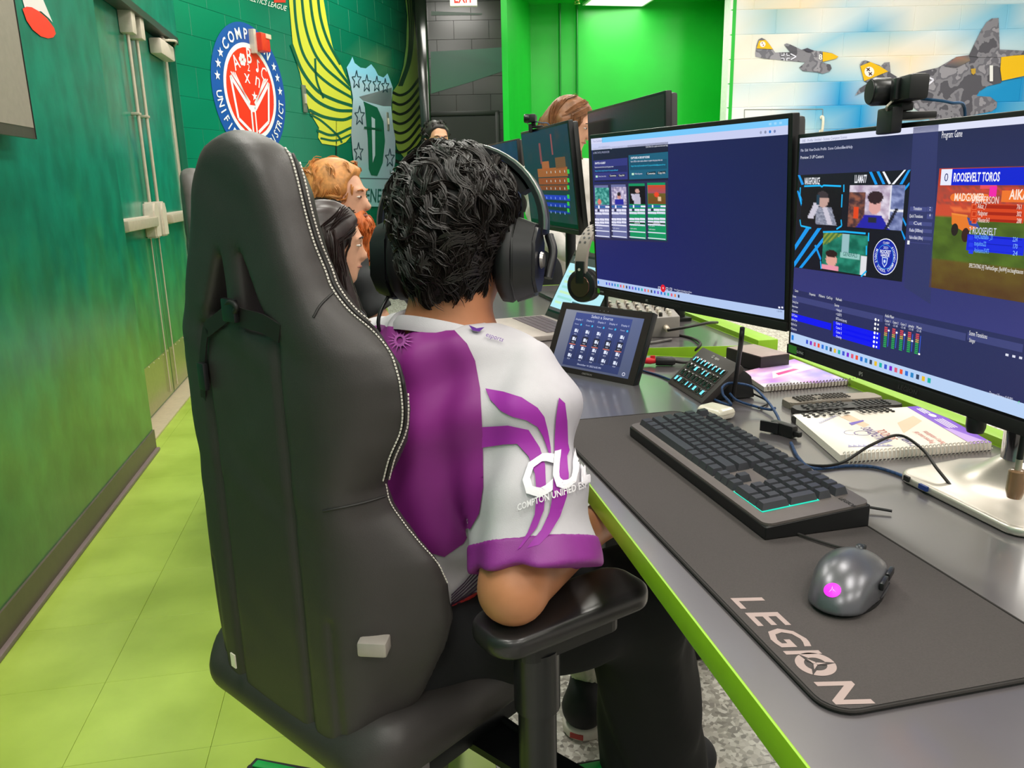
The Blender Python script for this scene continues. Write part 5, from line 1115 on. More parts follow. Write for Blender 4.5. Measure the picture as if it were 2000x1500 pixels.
def stitches(name, path, parent, bv, gap=7., ln_=4.6, rad=.0011, m_=m_stitch):
    """a row of single thread stitches along a seam"""
    P = [Vector(p) for p in curve_pts([(x, y, 0) for x, y in path], 20)]; bm = bmesh.new(); acc = 0.; inv = wmat(parent).inverted()
    nxt = 0.
    for a, b in zip(P, P[1:]):
        L = (b-a).length
        while nxt <= acc+L:
            t = (nxt-acc)/L if L else 0; p = a.lerp(b, t); dr = (b-a).normalized()*ln_
            h0, h1 = hit(p.x, p.y, bv), hit(p.x+dr.x, p.y+dr.y, bv)
            if h0 and h1 and (h0[0]-h1[0]).length < .02: add_tube(bm, [inv @ h0[0], inv @ h1[0]], rad, 5)
            nxt += gap
        acc += L
    o = bm_obj(name, bm, m_, parent); o['kind'] = 'stuff'; return o
k4 = lambda pts: [(330+x*.4, 240+y*.4) for x, y in pts]; k5 = lambda pts: [(330+x*.4666, 800+y*.4666) for x, y in pts]
inner = k4([(540, 82), (592, 160), (625, 260), (668, 440), (712, 590), (765, 720), (800, 810), (880, 915), (1000, 1020), (1080, 1120), (1120, 1230), (1135, 1310)])+k5([(980, 20), (968, 100), (925, 200), (900, 290)])
stitches('stitching', [(x-2, y) for x, y in inner], ch, CBV); stitches('stitching', [(x+11, y-3) for x, y in inner[:-4]]+[(x+9, y) for x, y in inner[-4:]], ch, CBV)
low = k5([(905, 310), (925, 390), (985, 480), (1050, 560), (1120, 640), (1160, 720)]); stitches('stitching', low, ch, CBV, 6., 4., .0009); stitches('stitching', [(x+8, y-4) for x, y in low], ch, CBV, 6., 4., .0009)
def seam(name, path, parent, bv, rad=.0016, m_=m_web, lift=.0004):
    pts = [hit(p.x, p.y, bv, lift) for p in curve_pts([(x, y, 0) for x, y in path], 10)]; inv = wmat(parent).inverted(); pts = [inv @ p[0] for p in pts if p]
    if len(pts) > 1: bm = bmesh.new(); add_tube(bm, pts, rad, 6); return bm_obj(name, bm, m_, parent, True)
mid = [(x+5, y-2) for x, y in inner]; seam('piping', mid, ch, CBV, .0022)
seam('cross_seam', k4([(705, 950), (740, 890), (800, 830)]), ch, CBV); seam('cross_seam', k5([(645, 425), (760, 402), (830, 385), (905, 362)]), ch, CBV)
def strap(name, path, w, parent, bv, m_=m_web, lift=.004, th=.002):
    pts = [hit(p.x, p.y, bv, lift) for p in curve_pts([(x, y, 0) for x, y in path], 8)]; pts = [p for p in pts if p]; inv = wmat(parent).inverted(); bm = bmesh.new(); prev = None
    for i, (p, n) in enumerate(pts):
        t = (pts[min(i+1, len(pts)-1)][0]-pts[max(i-1, 0)][0]).normalized(); sd_ = t.cross(n).normalized()
        cur = [bm.verts.new(inv @ (p+sd_*a*w/2+n*b*th)) for a, b in ((-1, 0), (1, 0), (1, 1), (-1, 1))]
        if prev:
            for k in range(4): bm.faces.new((prev[k], prev[(k+1) % 4], cur[(k+1) % 4], cur[k]))
        else: bm.faces.new(cur)
        prev = cur
    bm.faces.new(prev[::-1]); return bm_obj(name, bm, m_, parent)
# straps of the lumbar pillow, bridging the openings
inv = wmat(ch).inverted(); bp = lambda px, py, off=-.006: inv @ PL(px, py, Vector(CH)+(wmat(ch).to_3x3() @ Vector((0, off, 0))), wmat(ch).to_3x3() @ Vector((0, 1, 0)))
def band(name, pts, w, m_=m_web, th=.002):
    bm = bmesh.new(); prev = None; P = curve_pts(pts, 6)
    for i, p in enumerate(P):
        t = (P[min(i+1, len(P)-1)]-P[max(i-1, 0)]).normalized(); n = Vector((0, -1, 0)); s_ = t.cross(n).normalized()
        cur = [bm.verts.new(p+s_*a*w/2+n*b*th) for a, b in ((-1, 0), (1, 0), (1, 1), (-1, 1))]
        if prev:
            for k in range(4): bm.faces.new((prev[k], prev[(k+1) % 4], cur[(k+1) % 4], cur[k]))
        else: bm.faces.new(cur)
        prev = cur
    bm.faces.new(prev[::-1]); return bm_obj(name, bm, m_, ch)
band('strap', [bp(404, 645), bp(425, 628), bp(445, 612)], .020); band('strap', [bp(447, 608), bp(480, 622), bp(515, 632), bp(548, 652, -.002)], .024)
band('strap', [bp(404, 640), bp(399, 680), bp(397, 725), bp(400, 790, 0)], .014)
bb_ = bp(449, 606, -.012); box('buckle', bb_, (.03, .008, .03), m_blacks, ch, bev=.003); bb_ = bp(397, 735, -.012); box('buckle', bb_, (.018, .008, .038), m_blacks, ch, bev=.003)
tube('strap_loose_end', [bp(440, 598, -.012), bp(450, 590, -.014), bp(462, 600, -.014), bp(455, 615, -.012)], .0035, m_web, ch)
# recline lever, side plate, label
h_ = hit(725, 1256); q = inv @ h_[0]; box('recline_lever', q+Vector((.006, -.0, 0)), (.038, .026, .02), mat('lever_grey', '#a89f98', .4, .3), ch, bev=.004, rot=Matrix.Rotation(R(35), 3, 'Z'))
q = bp(788, 1458, .1); box('hinge_cover', (.205, .055, .405), (.035, .075, .085), mat('plate_grey', '#6a6463', .5), ch, bev=.006)
box('fabric_label', bp(456, 1290, -.018), (.012, .002, .022), m_wh, ch)
for s_ in (-1, 1):
    pass
# armrests
def arm(pad_c, ang, x):
    ptop = .66; pc_ = inv @ Vector((pad_c[0], pad_c[1], ptop)); rr = R(ang-(PSI-90)-90+90)-R(90)
    mw = Matrix.Translation((pc_.x, pc_.y, ptop-.03)) @ Matrix.Rotation(R(ang-PSI+90), 4, 'Z')
    sdf_obj('armrest_pad', lambda X, Y, Zz: smax(rbox(X, Y, X*0, (0, 0, 0), (.1285, .048, 1), .036), np.abs(Zz-.015)-.0155, .013), (-.14, -.06, -.01), (.14, .06, .04), .0035, mat('armrest_pu', '#262425', .3), ch, mw)
    bm = bmesh.new(); add_prism(bm, rrect(.16, .06, .02), -.025, 0, mw); bm_obj('armrest_plate', bm, m_black, ch)
    lathe('armrest_post', [(.026, .36), (.026, .52), (.031, .52), (.031, ptop-.05), (0, ptop-.05)], m_blacks, ch, 20, Matrix.Translation((pc_.x-.01, pc_.y-.045, 0)))
    box('armrest_bracket', (pc_.x*.55, .26, .35), (abs(pc_.x)*.9, .07, .012), m_legs, ch); tube('armrest_elbow', [(pc_.x*.8, .26, .352), (pc_.x-.01, pc_.y-.045, .36)], .02, m_legs, ch)
arm((.232, .926), 23, 1); lc_ = wmat(ch) @ Vector((-.31, .27, 0)); arm((lc_.x, lc_.y), 42, -1)
tube('seat_piping', [inv @ Z(840, 1442, .47), inv @ Z(920, 1390, .47), inv @ Z(1010, 1330, .47)], .0022, m_stitch, ch); tube('seat_piping', [inv @ Z(850, 1452, .455), inv @ Z(930, 1400, .455), inv @ Z(1015, 1342, .455)], .0016, m_stitch, ch)
tube('height_lever', [(.12, .3, .36), (.24, .29, .355), (.30, .27, .35)], .006, m_black, ch); box('lever_paddle', (.30, .26, .35), (.06, .024, .012), m_blacks, ch, bev=.004)
# ================================================================ person in the near chair
m_skin = mat('tan_skin', '#b97a55', .5, var=.06, vscale=25, bump=.05); m_jw = mat('jersey_white', '#c2bec4', .55, var=.03, bump=.15, bscale=900); m_pants = mat('black_trousers', '#0d0d10', .85, var=.1); m_hair = mat('black_hair', '#0e0c0c', .7, var=.2, vscale=60)
P1 = empty('person', (-.05, 1.14, 0), 0, 'person in a purple and white jersey wearing a black headset, seen from behind', 'person', 'people in the room')
U = Vector((math.cos(R(42)), math.sin(R(42)), 0)); RT = Vector((U.y, -U.x, 0)); UP = Vector((0, 0, 1))
HC = DP(892, 471, 1.13)                       # head centre
HY = R(64); HF_ = Vector((math.cos(HY), math.sin(HY), -.10)).normalized(); HRt = Vector((math.sin(HY), -math.cos(HY), 0)); HU = HRt.cross(HF_)
HM4 = frame(HC, HRt, HF_, HU); HROT = HM4.to_3x3()
hd = lambda x, y, z: HC+HRt*x+HF_*y+HU*z
NB = DP(872, 655, 1.13)                       # base of the neck
SR = NB+RT*.120+U*.015-UP*.072; SL = NB-RT*.150+U*.03-UP*.055
HIP = Vector((-.02, 1.15, .53)); HRp = HIP+RT*.085; HLp = HIP-RT*.085
ELR = Z(1002, 1150, .705); HNR = DP(1160, 1030, 1.20)
ELL = SL+U*.10-RT*.05-UP*.24; HNL = HIP+U*.30+UP*.12-RT*.02
KNR = Vector((.41, 1.12, .53)); ANR = Vector((.49, 1.24, .09)); KNL = Vector((.33, 1.42, .53)); ANL = Vector((.445, 1.53, .10))
def head_sdf(X, Y, Zz, mw=HM4, s=1.):
    """skull, jaw, nose, ears in head axes: x right, y forward, z up"""
    I = np.array(mw.inverted()); x = I[0, 0]*X+I[0, 1]*Y+I[0, 2]*Zz+I[0, 3]; y = I[1, 0]*X+I[1, 1]*Y+I[1, 2]*Zz+I[1, 3]; z = I[2, 0]*X+I[2, 1]*Y+I[2, 2]*Zz+I[2, 3]
    x, y, z = x/s, y/s, z/s
    d = ell(x, y, z, (0, -.005, .03), (.074, .094, .088)); d = smin(d, ell(x, y, z, (0, .018, -.035), (.060, .070, .075)), .03)
    d = smin(d, ell(x, y, z, (0, .055, -.085), (.028, .028, .024)), .03)                 # chin
    d = smin(d, cap(x, y, z, (0, .088, .015), (0, .102, -.022), .009, .014), .012)     # nose
    d = smin(d, ell(x, y, z, (0, .084, .032), (.05, .014, .010)), .012)                  # brow
    for e in (-1, 1):
        d = smax(d, -ell(x, y, z, (e*.031, .094, .012), (.017, .016, .010)), .010); d = smin(d, ell(x, y, z, (e*.031, .077, .012), (.012, .0125, .011)), .003)
        d = smin(d, ell(x, y, z, (e*.077, -.005, -.005), (.010, .020, .033)), .006)      # ears
    d = smin(d, ell(x, y, z, (0, .083, -.048), (.022, .012, .005)), .005); d = smin(d, ell(x, y, z, (0, .081, -.058), (.018, .012, .006)), .005); d = smax(d, -ell(x, y, z, (0, .096, -.053), (.02, .010, .0018)), .003)
    return d*s
def hand_sdf(X, Y, Zz, w, dr, up, s=1., side=1, curl=.6):
    """palm, four unequal bent fingers and a thumb; w wrist, dr pointing along the hand, up the back of the hand"""
    dr = Vector(dr).normalized(); up = (Vector(up)-dr*Vector(up).dot(dr)).normalized(); sd_ = dr.cross(up)*side; w = Vector(w)
    P = lambda a, b, c_: tuple(w+dr*a*s+sd_*b*s+up*c_*s)
    d = cap(X, Y, Zz, P(0, 0, 0), P(.03, 0, 0), .024*s, .026*s)
    for b in (-.028, -.009, .010, .028): d = smin(d, cap(X, Y, Zz, P(.02, b*.7, 0), P(.085, b, 0), .014*s, .0115*s), .010*s)
    for b, L in ((-.028, .062), (-.009, .074), (.010, .070), (.028, .055)):
        a0 = Vector((.085, b, 0)); a1 = a0+Vector((L*.5*math.cos(curl*.6), b*.12, -L*.5*math.sin(curl*.6))); a2 = a1+Vector((L*.3*math.cos(curl*1.5), b*.05, -L*.3*math.sin(curl*1.5))); a3 = a2+Vector((L*.25*math.cos(curl*2.3), 0, -L*.25*math.sin(curl*2.3)))
        f = cap(X, Y, Zz, P(*a0), P(*a1), .0092*s, .0086*s); f = smin(f, cap(X, Y, Zz, P(*a1), P(*a2), .0086*s, .0080*s), .002); f = smin(f, cap(X, Y, Zz, P(*a2), P(*a3), .0080*s, .0068*s), .002); d = smin(d, f, .004*s)
    f = cap(X, Y, Zz, P(.02, -.026, -.004), P(.05, -.052, -.016), .014*s, .011*s); f = smin(f, cap(X, Y, Zz, P(.05, -.052, -.016), P(.078, -.055, -.028), .0105*s, .0085*s), .003); return smin(d, f, .008*s)
def body_fn(X, Y, Zz):
    d = head_sdf(X, Y, Zz)
    d = smin(d, cap(X, Y, Zz, hd(0, -.025, -.05), NB-UP*.02, .056, .062), .02)
    d = smin(d, cap(X, Y, Zz, NB-UP*.05, SR-UP*.01, .04, .042), .03); d = smin(d, cap(X, Y, Zz, NB-UP*.03, SL, .05, .05), .03)
    d = smin(d, cap(X, Y, Zz, NB-UP*.10+U*.01, HIP, .11, .115), .06)
    d = smin(d, cap(X, Y, Zz, SR-UP*.01, ELR, .044, .043), .02); d = smin(d, cap(X, Y, Zz, ELR, HNR, .042, .027), .012)
    d = smin(d, cap(X, Y, Zz, SL, ELL, .050, .043), .02); d = smin(d, cap(X, Y, Zz, ELL, HNL, .042, .027), .012)
    d = smin(d, hand_sdf(X, Y, Zz, HNR, (HNR-ELR), UP+RT*.3, .95, 1), .01); d = smin(d, hand_sdf(X, Y, Zz, HNL, (HNL-ELL), UP, .95, -1), .01)
    return d
sdf_obj('body', body_fn, (-.32, .82, .42), (.52, 1.60, 1.30), .0065, m_skin, P1, Matrix.Translation(-P1.location))
# eyes and lips of the face turned to the screens
def face(parent, mw, s=1., iris='#3a2418', lip='#9a5a4c', brow='#1a1412'):
    ml = wmat(parent).inverted() @ mw @ Matrix.Scale(s, 4)
    for e_ in (-1, 1):
        lathe('eye', [(0, .0125), (.005, .0115), (.009, .008), (.0115, .002), (.0118, -.003)], mat('eye_white', '#d8cdc2', .25), parent, 14, ml @ Matrix.Translation((e_*.031, .0785, .012)) @ Matrix.Rotation(R(-90), 4, 'X') @ Matrix.Diagonal((.92, .44, 1, 1))); lathe('iris', [(0, .0133), (.0045, .0127), (.0075, .0108)], mat('iris_'+iris, iris, .15), parent, 12, ml @ Matrix.Translation((e_*.031, .0789, .012)) @ Matrix.Rotation(R(-90), 4, 'X') @ Matrix.Diagonal((.92, .62, 1, 1)))
        bm = bmesh.new(); add_tube(bm, [ml @ Vector(q) for q in ((e_*.014, .0935, .031), (e_*.03, .0945, .036), (e_*.047, .084, .033))], [.003*s, .0034*s, .0015*s], 6); bm_obj('eyebrow', bm, mat('brow_'+brow, brow, .7), parent, True)
    bm = bmesh.new(); add_tube(bm, [ml @ Vector(q) for q in ((-.022, .083, -.0525), (-.009, .0935, -.051), (0, .0945, -.0522), (.009, .0935, -.051), (.022, .083, -.0525))], [.001*s, .0038*s, .0042*s, .0038*s, .001*s], 6); bm_obj('lips', bm, mat('lip_'+lip, lip, .45), parent, True)
face(P1, HM4)
# ---- jersey
def wr(X, Y, Zz, a=1.):
    """cloth folds"""
    p = X*RT.x+Y*RT.y; q = X*U.x+Y*U.y
    return a*(.0075*np.sin(54*(Zz-.75*p)+2.2*np.sin(9*p+7*q))*(.45+.55*np.sin(13*Zz+9*p+1))+.0030*np.sin(95*(Zz*.5+p)+4*np.sin(11*Zz)))
CUF = ELR+(SR-ELR)*.16
def jersey_fn(X, Y, Zz):
    d = cap(X, Y, Zz, NB-UP*.13+U*.012, HIP+UP*.0, .135, .140)
    d = smin(d, cap(X, Y, Zz, SR-UP*.015-RT*.05, SL-UP*.02+RT*.05, .070, .072), .07)
    d = smin(d, cap(X, Y, Zz, NB-UP*.035-U*.01, NB-UP*.10, .072, .10), .05)
    for S_ in (SR, SL): d = smin(d, cap(X, Y, Zz, NB-UP*.055, S_-UP*.012, .072, .056), .05)
    def sleeve(S, E, cuf):
        ax = (E-S).normalized(); t = (X-S.x)*ax.x+(Y-S.y)*ax.y+(Zz-S.z)*ax.z; L = (E-S).length
        f = cap(X, Y, Zz, S+Vector((0, 0, -.01)), E+ax*.05, .064, .088); return smax(f, t-L*cuf, .006)
    s1 = sleeve(SR, ELR+U*.035+RT*.01, .93); s2 = sleeve(SL, ELL, .82)
    d = smin(smin(d, s1, .055), s2, .055)+wr(X, Y, Zz)
    nk = ell(X, Y, Zz, NB+UP*.035+U*.006, (.068, .068, .062)); d = smax(d, -nk, .008)
    d = smax(d, .50-Zz, .01)
    # hollow the sleeves so the arms show
    for S, E, c_ in ((SR, ELR+U*.035+RT*.01, .72), (SL, ELL, .62)):
        ax = (E-S).normalized(); L = (E-S).length; hol = cap(X, Y, Zz, S+ax*L*c_, E+ax*.12, .050, .068); d = smax(d, -hol, .006)
    return d
jr = sdf_obj('jersey', jersey_fn, (-.36, .78, .47), (.44, 1.60, 1.10), .0058, m_jw, P1, Matrix.Translation(-P1.location))
JB = bvh_of(jr); JP = attr_mat('jersey_print', .5, spec=.3)
k3 = lambda pts: [(750+x*.4333, 580+y*.4333) for x, y in pts]
pur = '#82287c'
decal('back_panel', [[(690, 645), (745, 636), (800, 644), (855, 648), (888, 647), (912, 672), (928, 705), (938, 760), (943, 850), (946, 950), (938, 1003), (905, 1060), (868, 1086), (830, 1075), (760, 1040), (700, 1000)]], [pur], JB, JP, P1, .0018)
leafA = k3([(457, 415), (540, 430), (620, 455), (690, 500), (720, 540), (735, 600), (748, 680), (752, 745), (740, 705), (715, 630), (690, 585), (640, 555), (580, 540), (530, 515), (480, 465)])
bandB = k3([(443, 585), (560, 578), (650, 598), (700, 680), (725, 760), (730, 850), (720, 960), (690, 1040), (620, 1130), (600, 1145), (650, 1060), (680, 980), (688, 880), (680, 800), (650, 720), (600, 662), (540, 665), (443, 678)])
leafC = k3([(785, 455), (812, 480), (822, 560), (825, 660), (832, 692), (822, 720), (830, 800), (820, 900), (790, 990), (745, 1070), (700, 1120), (645, 1135), (710, 1050), (745, 970), (760, 880), (765, 760), (765, 640), (772, 540)])
for n_, pl_ in (('leaf_print', leafA), ('leaf_print', bandB), ('leaf_print', leafC)): decal(n_, [pl_], ['#962a9c'], JB, JP, P1, .0018)
def cuff_fn(X, Y, Zz):
    E = ELR+U*.035+RT*.01; ax = (E-SR).normalized(); L = (E-SR).length; t = (X-SR.x)*ax.x+(Y-SR.y)*ax.y+(Zz-SR.z)*ax.z
    return smax(smax(jersey_fn(X, Y, Zz)-.0022, L*.80-t, .003), cap(X, Y, Zz, SR, E+ax*.1, .10, .10), .003)
sdf_obj('sleeve_cuff', cuff_fn, np.array(ELR)-.17, np.array(ELR)+.2, .0036, mat('cuff_purple', '#862a86', .5, bump=.15, bscale=900), P1, Matrix.Translation(-P1.location))
mj = lambda u_, v_, l: (lambda h: h[0] if h and (h[0]-CAM).length < 1.35 else None)(hit(u_, v_, JB, .0042))
F = Flat(); F.text('C', 1018, 976, 105, '#eeeaf0', 0, 'l', 1, .28, .03, -14, True, width=62); F.text('U', 1076, 958, 100, '#eeeaf0', 0, 'l', 1, .28, .03, -14, True, width=52); F.text('E', 1128, 944, 95, '#eeeaf0', 0, 'l', 1, .28, .03, -14, True, width=26)
F.refine(5.); F.build('printed_lettering', JP, P1, mj)
F = Flat(); F.text('COMPTON UNIFIED ESP', 1011, 997, 17, '#e9e5ea', 0, 'l', 1, .25, .02, -19.5, True, width=140); F.refine(5.); F.build('printed_lettering', JP, P1, mj)
bm = bmesh.new(); prev = None; rg_ = []
for k in range(36):
    a = 2*math.pi*k/36; c_, sn = math.cos(a), math.sin(a); rg_.append([bm.verts.new(wmat(P1).inverted() @ (NB+UP*(dz-.026*sn+.005)+U*.004+RT*r_*c_+U*r_*sn)) for r_, dz in ((.079, -.012), (.077, -.002), (.070, .007), (.067, .004), (.073, -.012))])
for k in range(36):
    for q in range(4): bm.faces.new((rg_[k][q], rg_[(k+1) % 36][q], rg_[(k+1) % 36][q+1], rg_[k][q+1]))
bm_obj('collar', bm, m_jw, P1, True)
F = Flat(); F.poly([(915, 640), (930, 646), (945, 644), (935, 652), (922, 650)], '#5a2a86', 0); F.text('esports', 946, 660, 12, '#6a3a96', 0, 'l', 1, .2, 0, 18, True); F.build('collar_badge', JP, P1, mj)
F = Flat()
for a0 in range(0, 360, 24): F.poly([(785+12*math.cos(R(a0)), 668+10*math.sin(R(a0))), (785+26*math.cos(R(a0+10)), 668+22*math.sin(R(a0+10))), (785+14*math.cos(R(a0+16)), 668+11*math.sin(R(a0+16)))], '#a54fa0', 0)
F.ring(785, 668, 7, 12, '#a54fa0', 0, 16); F.build('lion_badge', JP, P1, mj)
for i in range(6): decal('hem_stripe', [[(880, 1160+5*i), (905, 1136+6*i), (936, 1097+9*i), (936, 1101+9*i), (905, 1139.5+6*i), (880, 1163+5*i)]], ['#3a2340'], JB, JP, P1, .002, 5.)
decal('hem_band', [[(872, 1185), (930, 1155), (932, 1180), (874, 1210)]], ['#c23838'], JB, JP, P1, .002, 5.)
# ---- trousers, sock, shoes
def pants_fn(X, Y, Zz):
    d = cap(X, Y, Zz, HRp, KNR, .095, .085); d = smin(d, cap(X, Y, Zz, HLp, KNL, .095, .082), .03); d = smin(d, cap(X, Y, Zz, HRp, HLp, .11, .11), .05)
    d = smin(d, cap(X, Y, Zz, KNR, ANR, .082, .100), .03)
    l2 = KNL+(ANL-KNL)*.52; d = smin(d, cap(X, Y, Zz, KNL, l2, .080, .070), .03)
    d = smax(d, .10-Zz, .01); d = d+.004*np.sin(40*X+25*Zz+3*np.sin(30*Y))
    return smax(d, -cap(X, Y, Zz, ANR+UP*.02, ANR-UP*.2, .075, .09), .008)
sdf_obj('trousers', pants_fn, (-.22, .9, .07), (.74, 1.62, .72), .0085, m_pants, P1, Matrix.Translation(-P1.location))
m_sock = mat('white_sock', '#d8cfc0', .8, bump=.4, bscale=300)
def foot(kn, an, name_s, d_):
    d_ = Vector(d_).normalized(); kz_ = an+(kn-an)*.62
    sdf_obj('sock', lambda X, Y, Zz: smin(cap(X, Y, Zz, kz_, an+UP*.015, .052, .038), cap(X, Y, Zz, an+UP*.01, an+d_*.05-UP*.03, .038, .034), .02)+.0015*np.sin(np.arctan2(Y-an.y, X-an.x)*26), np.array(an)-.2, np.array(an)+np.array((.2, .2, .34)), .006, m_sock, P1, Matrix.Translation(-P1.location))
    t = an+d_*.14; t.z = .04; hl = an-d_*.045; hl.z = .04
    def sh_fn(X, Y, Zz):
        d = smin(cap(X, Y, Zz, hl+UP*.03, hl+UP*.045, .042, .038), cap(X, Y, Zz, hl+UP*.012, t, .042, .044), .03); d = smin(d, cap(X, Y, Zz, an+UP*.0, an+d_*.06-UP*.02, .045, .040), .02); d = smax(d, .022-Zz, .004); return smax(d, -cap(X, Y, Zz, an+UP*.01, an+UP*.2, .036, .05), .006)
    lo = np.array(an)-.24; lo[2] = 0; sdf_obj('shoe', sh_fn, lo, np.array(an)+np.array((.24, .24, .12)), .006, mat('shoe_black', '#16161a', .7), P1, Matrix.Translation(-P1.location))
    sdf_obj('shoe_sole', lambda X, Y, Zz: smax(cap(X, Y, Zz*0, (hl.x, hl.y, 0), (t.x, t.y, 0), .047, .05), smax(Zz-.026, .001-Zz, .003), .004), lo, np.array(an)+np.array((.24, .24, 0)), .006, mat('sole_white', '#d9cfc4', .7), P1, Matrix.Translation(-P1.location))
    dn = Vector((-d_.y, d_.x, 0))
    for s_ in (-1, 1): box('sole_stripe', (hl+t)*.5-P1.location+dn*s_*.0495+Vector((0, 0, -.022)), (.15, .002, .004), mat('sole_line', '#1c2c4a', .6), P1, rot=Matrix.Rotation(math.atan2(d_.y, d_.x), 3, 'Z'))
    box('heel_tab', hl-P1.location-d_*.047+Vector((0, 0, -.025)), (.003, .03, .012), mat('red_tab', '#a83a34', .6), P1, rot=Matrix.Rotation(math.atan2(d_.y, d_.x), 3, 'Z'))
foot(KNL, ANL, 'l', (.55, .8, 0)); foot(KNR, ANR, 'r', (.8, .5, 0))
# ---- hair: a mass with many curved locks
def hair_obj(name, parent, mw, shape, h, m_, locks, rs=3, base_m=None):
    lo, hi = shape['box']
    M_ = mw
    ob = sdf_obj(name, shape['fn'], lo, hi, h, base_m or m_, parent, wmat(parent).inverted() @ M_)
    return ob
def hair1(X, Y, Zz):
    d = ell(X, Y, Zz, (0, -.012, .046), (.081, .102, .082)); d = smin(d, ell(X, Y, Zz, (0, -.040, -.008), (.059, .068, .092)), .03)
    d = smax(d, -(Zz+.105), .02); d = smax(d, Y-.085-.35*np.clip(Zz-.04, 0, .1)+.5*np.clip(.02-Zz, 0, 1), .02)
    return d+.0025*np.sin(70*X+3*np.sin(50*Zz))*np.sin(60*Y+40*Zz)
hob = hair_obj('hair', P1, HM4, {'fn': hair1, 'box': ((-.12, -.15, -.12), (.12, .13, .18))}, .0055, m_hair, 0)
def locks(name, parent, mw, n, surf, flow, L, rad, m_, seed=1, segs=5, rise=.006, curl=.35):
    """curved tapering locks that grow from a head surface and follow a flow direction"""
    rg = random.Random(seed); bm = bmesh.new(); inv = wmat(parent).inverted(); k = 0; tries = 0
    while k < n and tries < n*6:
        tries += 1; p, nr = surf(rg)
        if p is None: continue
        d = flow(p, nr, rg); d = (d-nr*d.dot(nr)*.9).normalized(); pts = [p-nr*.004]; l = L*rg.uniform(.6, 1.3)/segs; cu = rg.uniform(-curl, curl); ax = nr
        for s_ in range(segs):
            d = (Matrix.Rotation(cu, 3, ax) @ d)+nr*rg.uniform(-.15, .10)*(1 if s_ else 2.2); d.normalize(); pts.append(pts[-1]+d*l)
        r0 = rad*rg.uniform(.6, 1.3); rr = [r0*.7, r0, r0, r0*.8, r0*.5, r0*.12][:segs+1]
        add_tube(bm, [inv @ (mw @ q) for q in pts], rr, 4, cap=False); k += 1
    ob = bm_obj(name, bm, m_, parent, True, 80); ob['kind'] = 'stuff'; return ob
def surf1(rg):
    th = rg.uniform(0, 2*math.pi); ct = rg.uniform(-.75, 1); st_ = math.sqrt(1-ct*ct); n = Vector((st_*math.cos(th), st_*math.sin(th), ct))
    p = Vector((n.x*.088, n.y*.107-.012, n.z*.096+.046)) if ct > -.05 else Vector((n.x*.081, n.y*.078-.042, n.z*.096+.012))
    if p.y > .07-.3*max(0, .05-p.z)or p.z < -.075: return None, None
    return p, n
def surf_on(ob, mw, keep):
    bv = bvh_of(ob); iv = mw.inverted(); m3_ = mw.to_3x3(); i3 = iv.to_3x3(); cen = mw @ Vector((0, -.02, .01))
    def su(rg):
        n = Vector((rg.gauss(0, 1), rg.gauss(0, 1), rg.gauss(0, 1))).normalized(); d = (m3_ @ n).normalized(); h = bv.ray_cast(cen+d*.4, -d)
        if h[0] is None: return None, None
        p = iv @ h[0]
        if not keep(p): return None, None
        return p, (i3 @ h[1]).normalized()
    return su
def flow1(p, n, rg):
    c_ = Vector((.01, -.04, .15)); d = (p-c_); sw_ = Vector((-d.y, d.x, 0))*.7
    return d+sw_*(1 if rg.random() < .7 else -.6)+Vector((rg.uniform(-1, 1), rg.uniform(-1, 1), rg.uniform(-1, .4)))*.05
def flow_wavy(p, n, rg):
    c_ = Vector((.012, .05, .17)); d = (p-c_).normalized(); sw_ = Vector((-d.y, d.x, 0))
    return d+sw_*.8+mn.noise_vector(p*21)*1.3+Vector((rg.uniform(-1, 1), rg.uniform(-1, 1), rg.uniform(-1, 1)))*.12
su_ = surf_on(hob, HM4, lambda p: p.z > -.055 and p.y < .095); m_lk = mat('hair_lock_black', '#1d1714', .46, var=.4, vscale=60, spec=.5)
def clumps(name, parent, mw, ob, su, flow, n, per, L, rad, m_, seed, lift=.007, wave=.5, segs=7, spread=.010, maxlift=1.):
    """wavy clumps of hair lying along the head, each of many strands that gather at the tip"""
    rg = random.Random(seed); bv = bvh_of(ob); inv = wmat(parent).inverted(); iv = mw.inverted(); i3 = iv.to_3x3(); bm = bmesh.new(); k = 0; tries = 0
    while k < n and tries < n*5:
        tries += 1; p, nr = su(rg)
        if p is None: continue
        k += 1; d = flow(p, nr, rg); path = []; q = p.copy(); l = L*rg.uniform(.7, 1.25)/segs; ph = rg.uniform(0, 6.3); sg = rg.choice((-1, 1)); top = rg.uniform(.4, 1.3)*lift
        for s_ in range(segs+1):
            h = bv.find_nearest(mw @ q); nn = (i3 @ h[1]).normalized(); t_ = s_/segs; path.append(((iv @ h[0])+nn*(top*math.sin(math.pi*min(1, t_*1.15+.12))+.001), nn))
            d = d-nn*d.dot(nn); d.normalize(); d = Matrix.Rotation(sg*wave*math.sin(ph+s_*1.1), 3, nn) @ d; q = (iv @ h[0])+d*l
        t0 = (path[1][0]-path[0][0]).normalized()
        for j in range(per):
            a = rg.uniform(0, 2*math.pi); rr = spread*math.sqrt(rg.random()); up_ = rg.uniform(0, .6)*rr; ja = rg.uniform(-1, 1)*.0018; pts = []
            fl_ = rg.random() < .04*maxlift
            for s_, (pt, nn) in enumerate(path):
                t_ = s_/segs; sd_ = nn.cross(t0).normalized(); c_ = rr*(1-.75*t_); pts.append(inv @ (mw @ (pt+sd_*math.cos(a)*c_+t0*math.sin(a)*c_*.6+nn*(up_*(1-t_)+(t_*t_*.012 if fl_ else 0)+ja))))
            add_tube(bm, pts, [rad*.6]+[rad]*(segs-2)+[rad*.7, rad*.2], 3, cap=False)
    o_ = bm_obj(name, bm, m_, parent, True, 80); o_['kind'] = 'stuff'; return o_
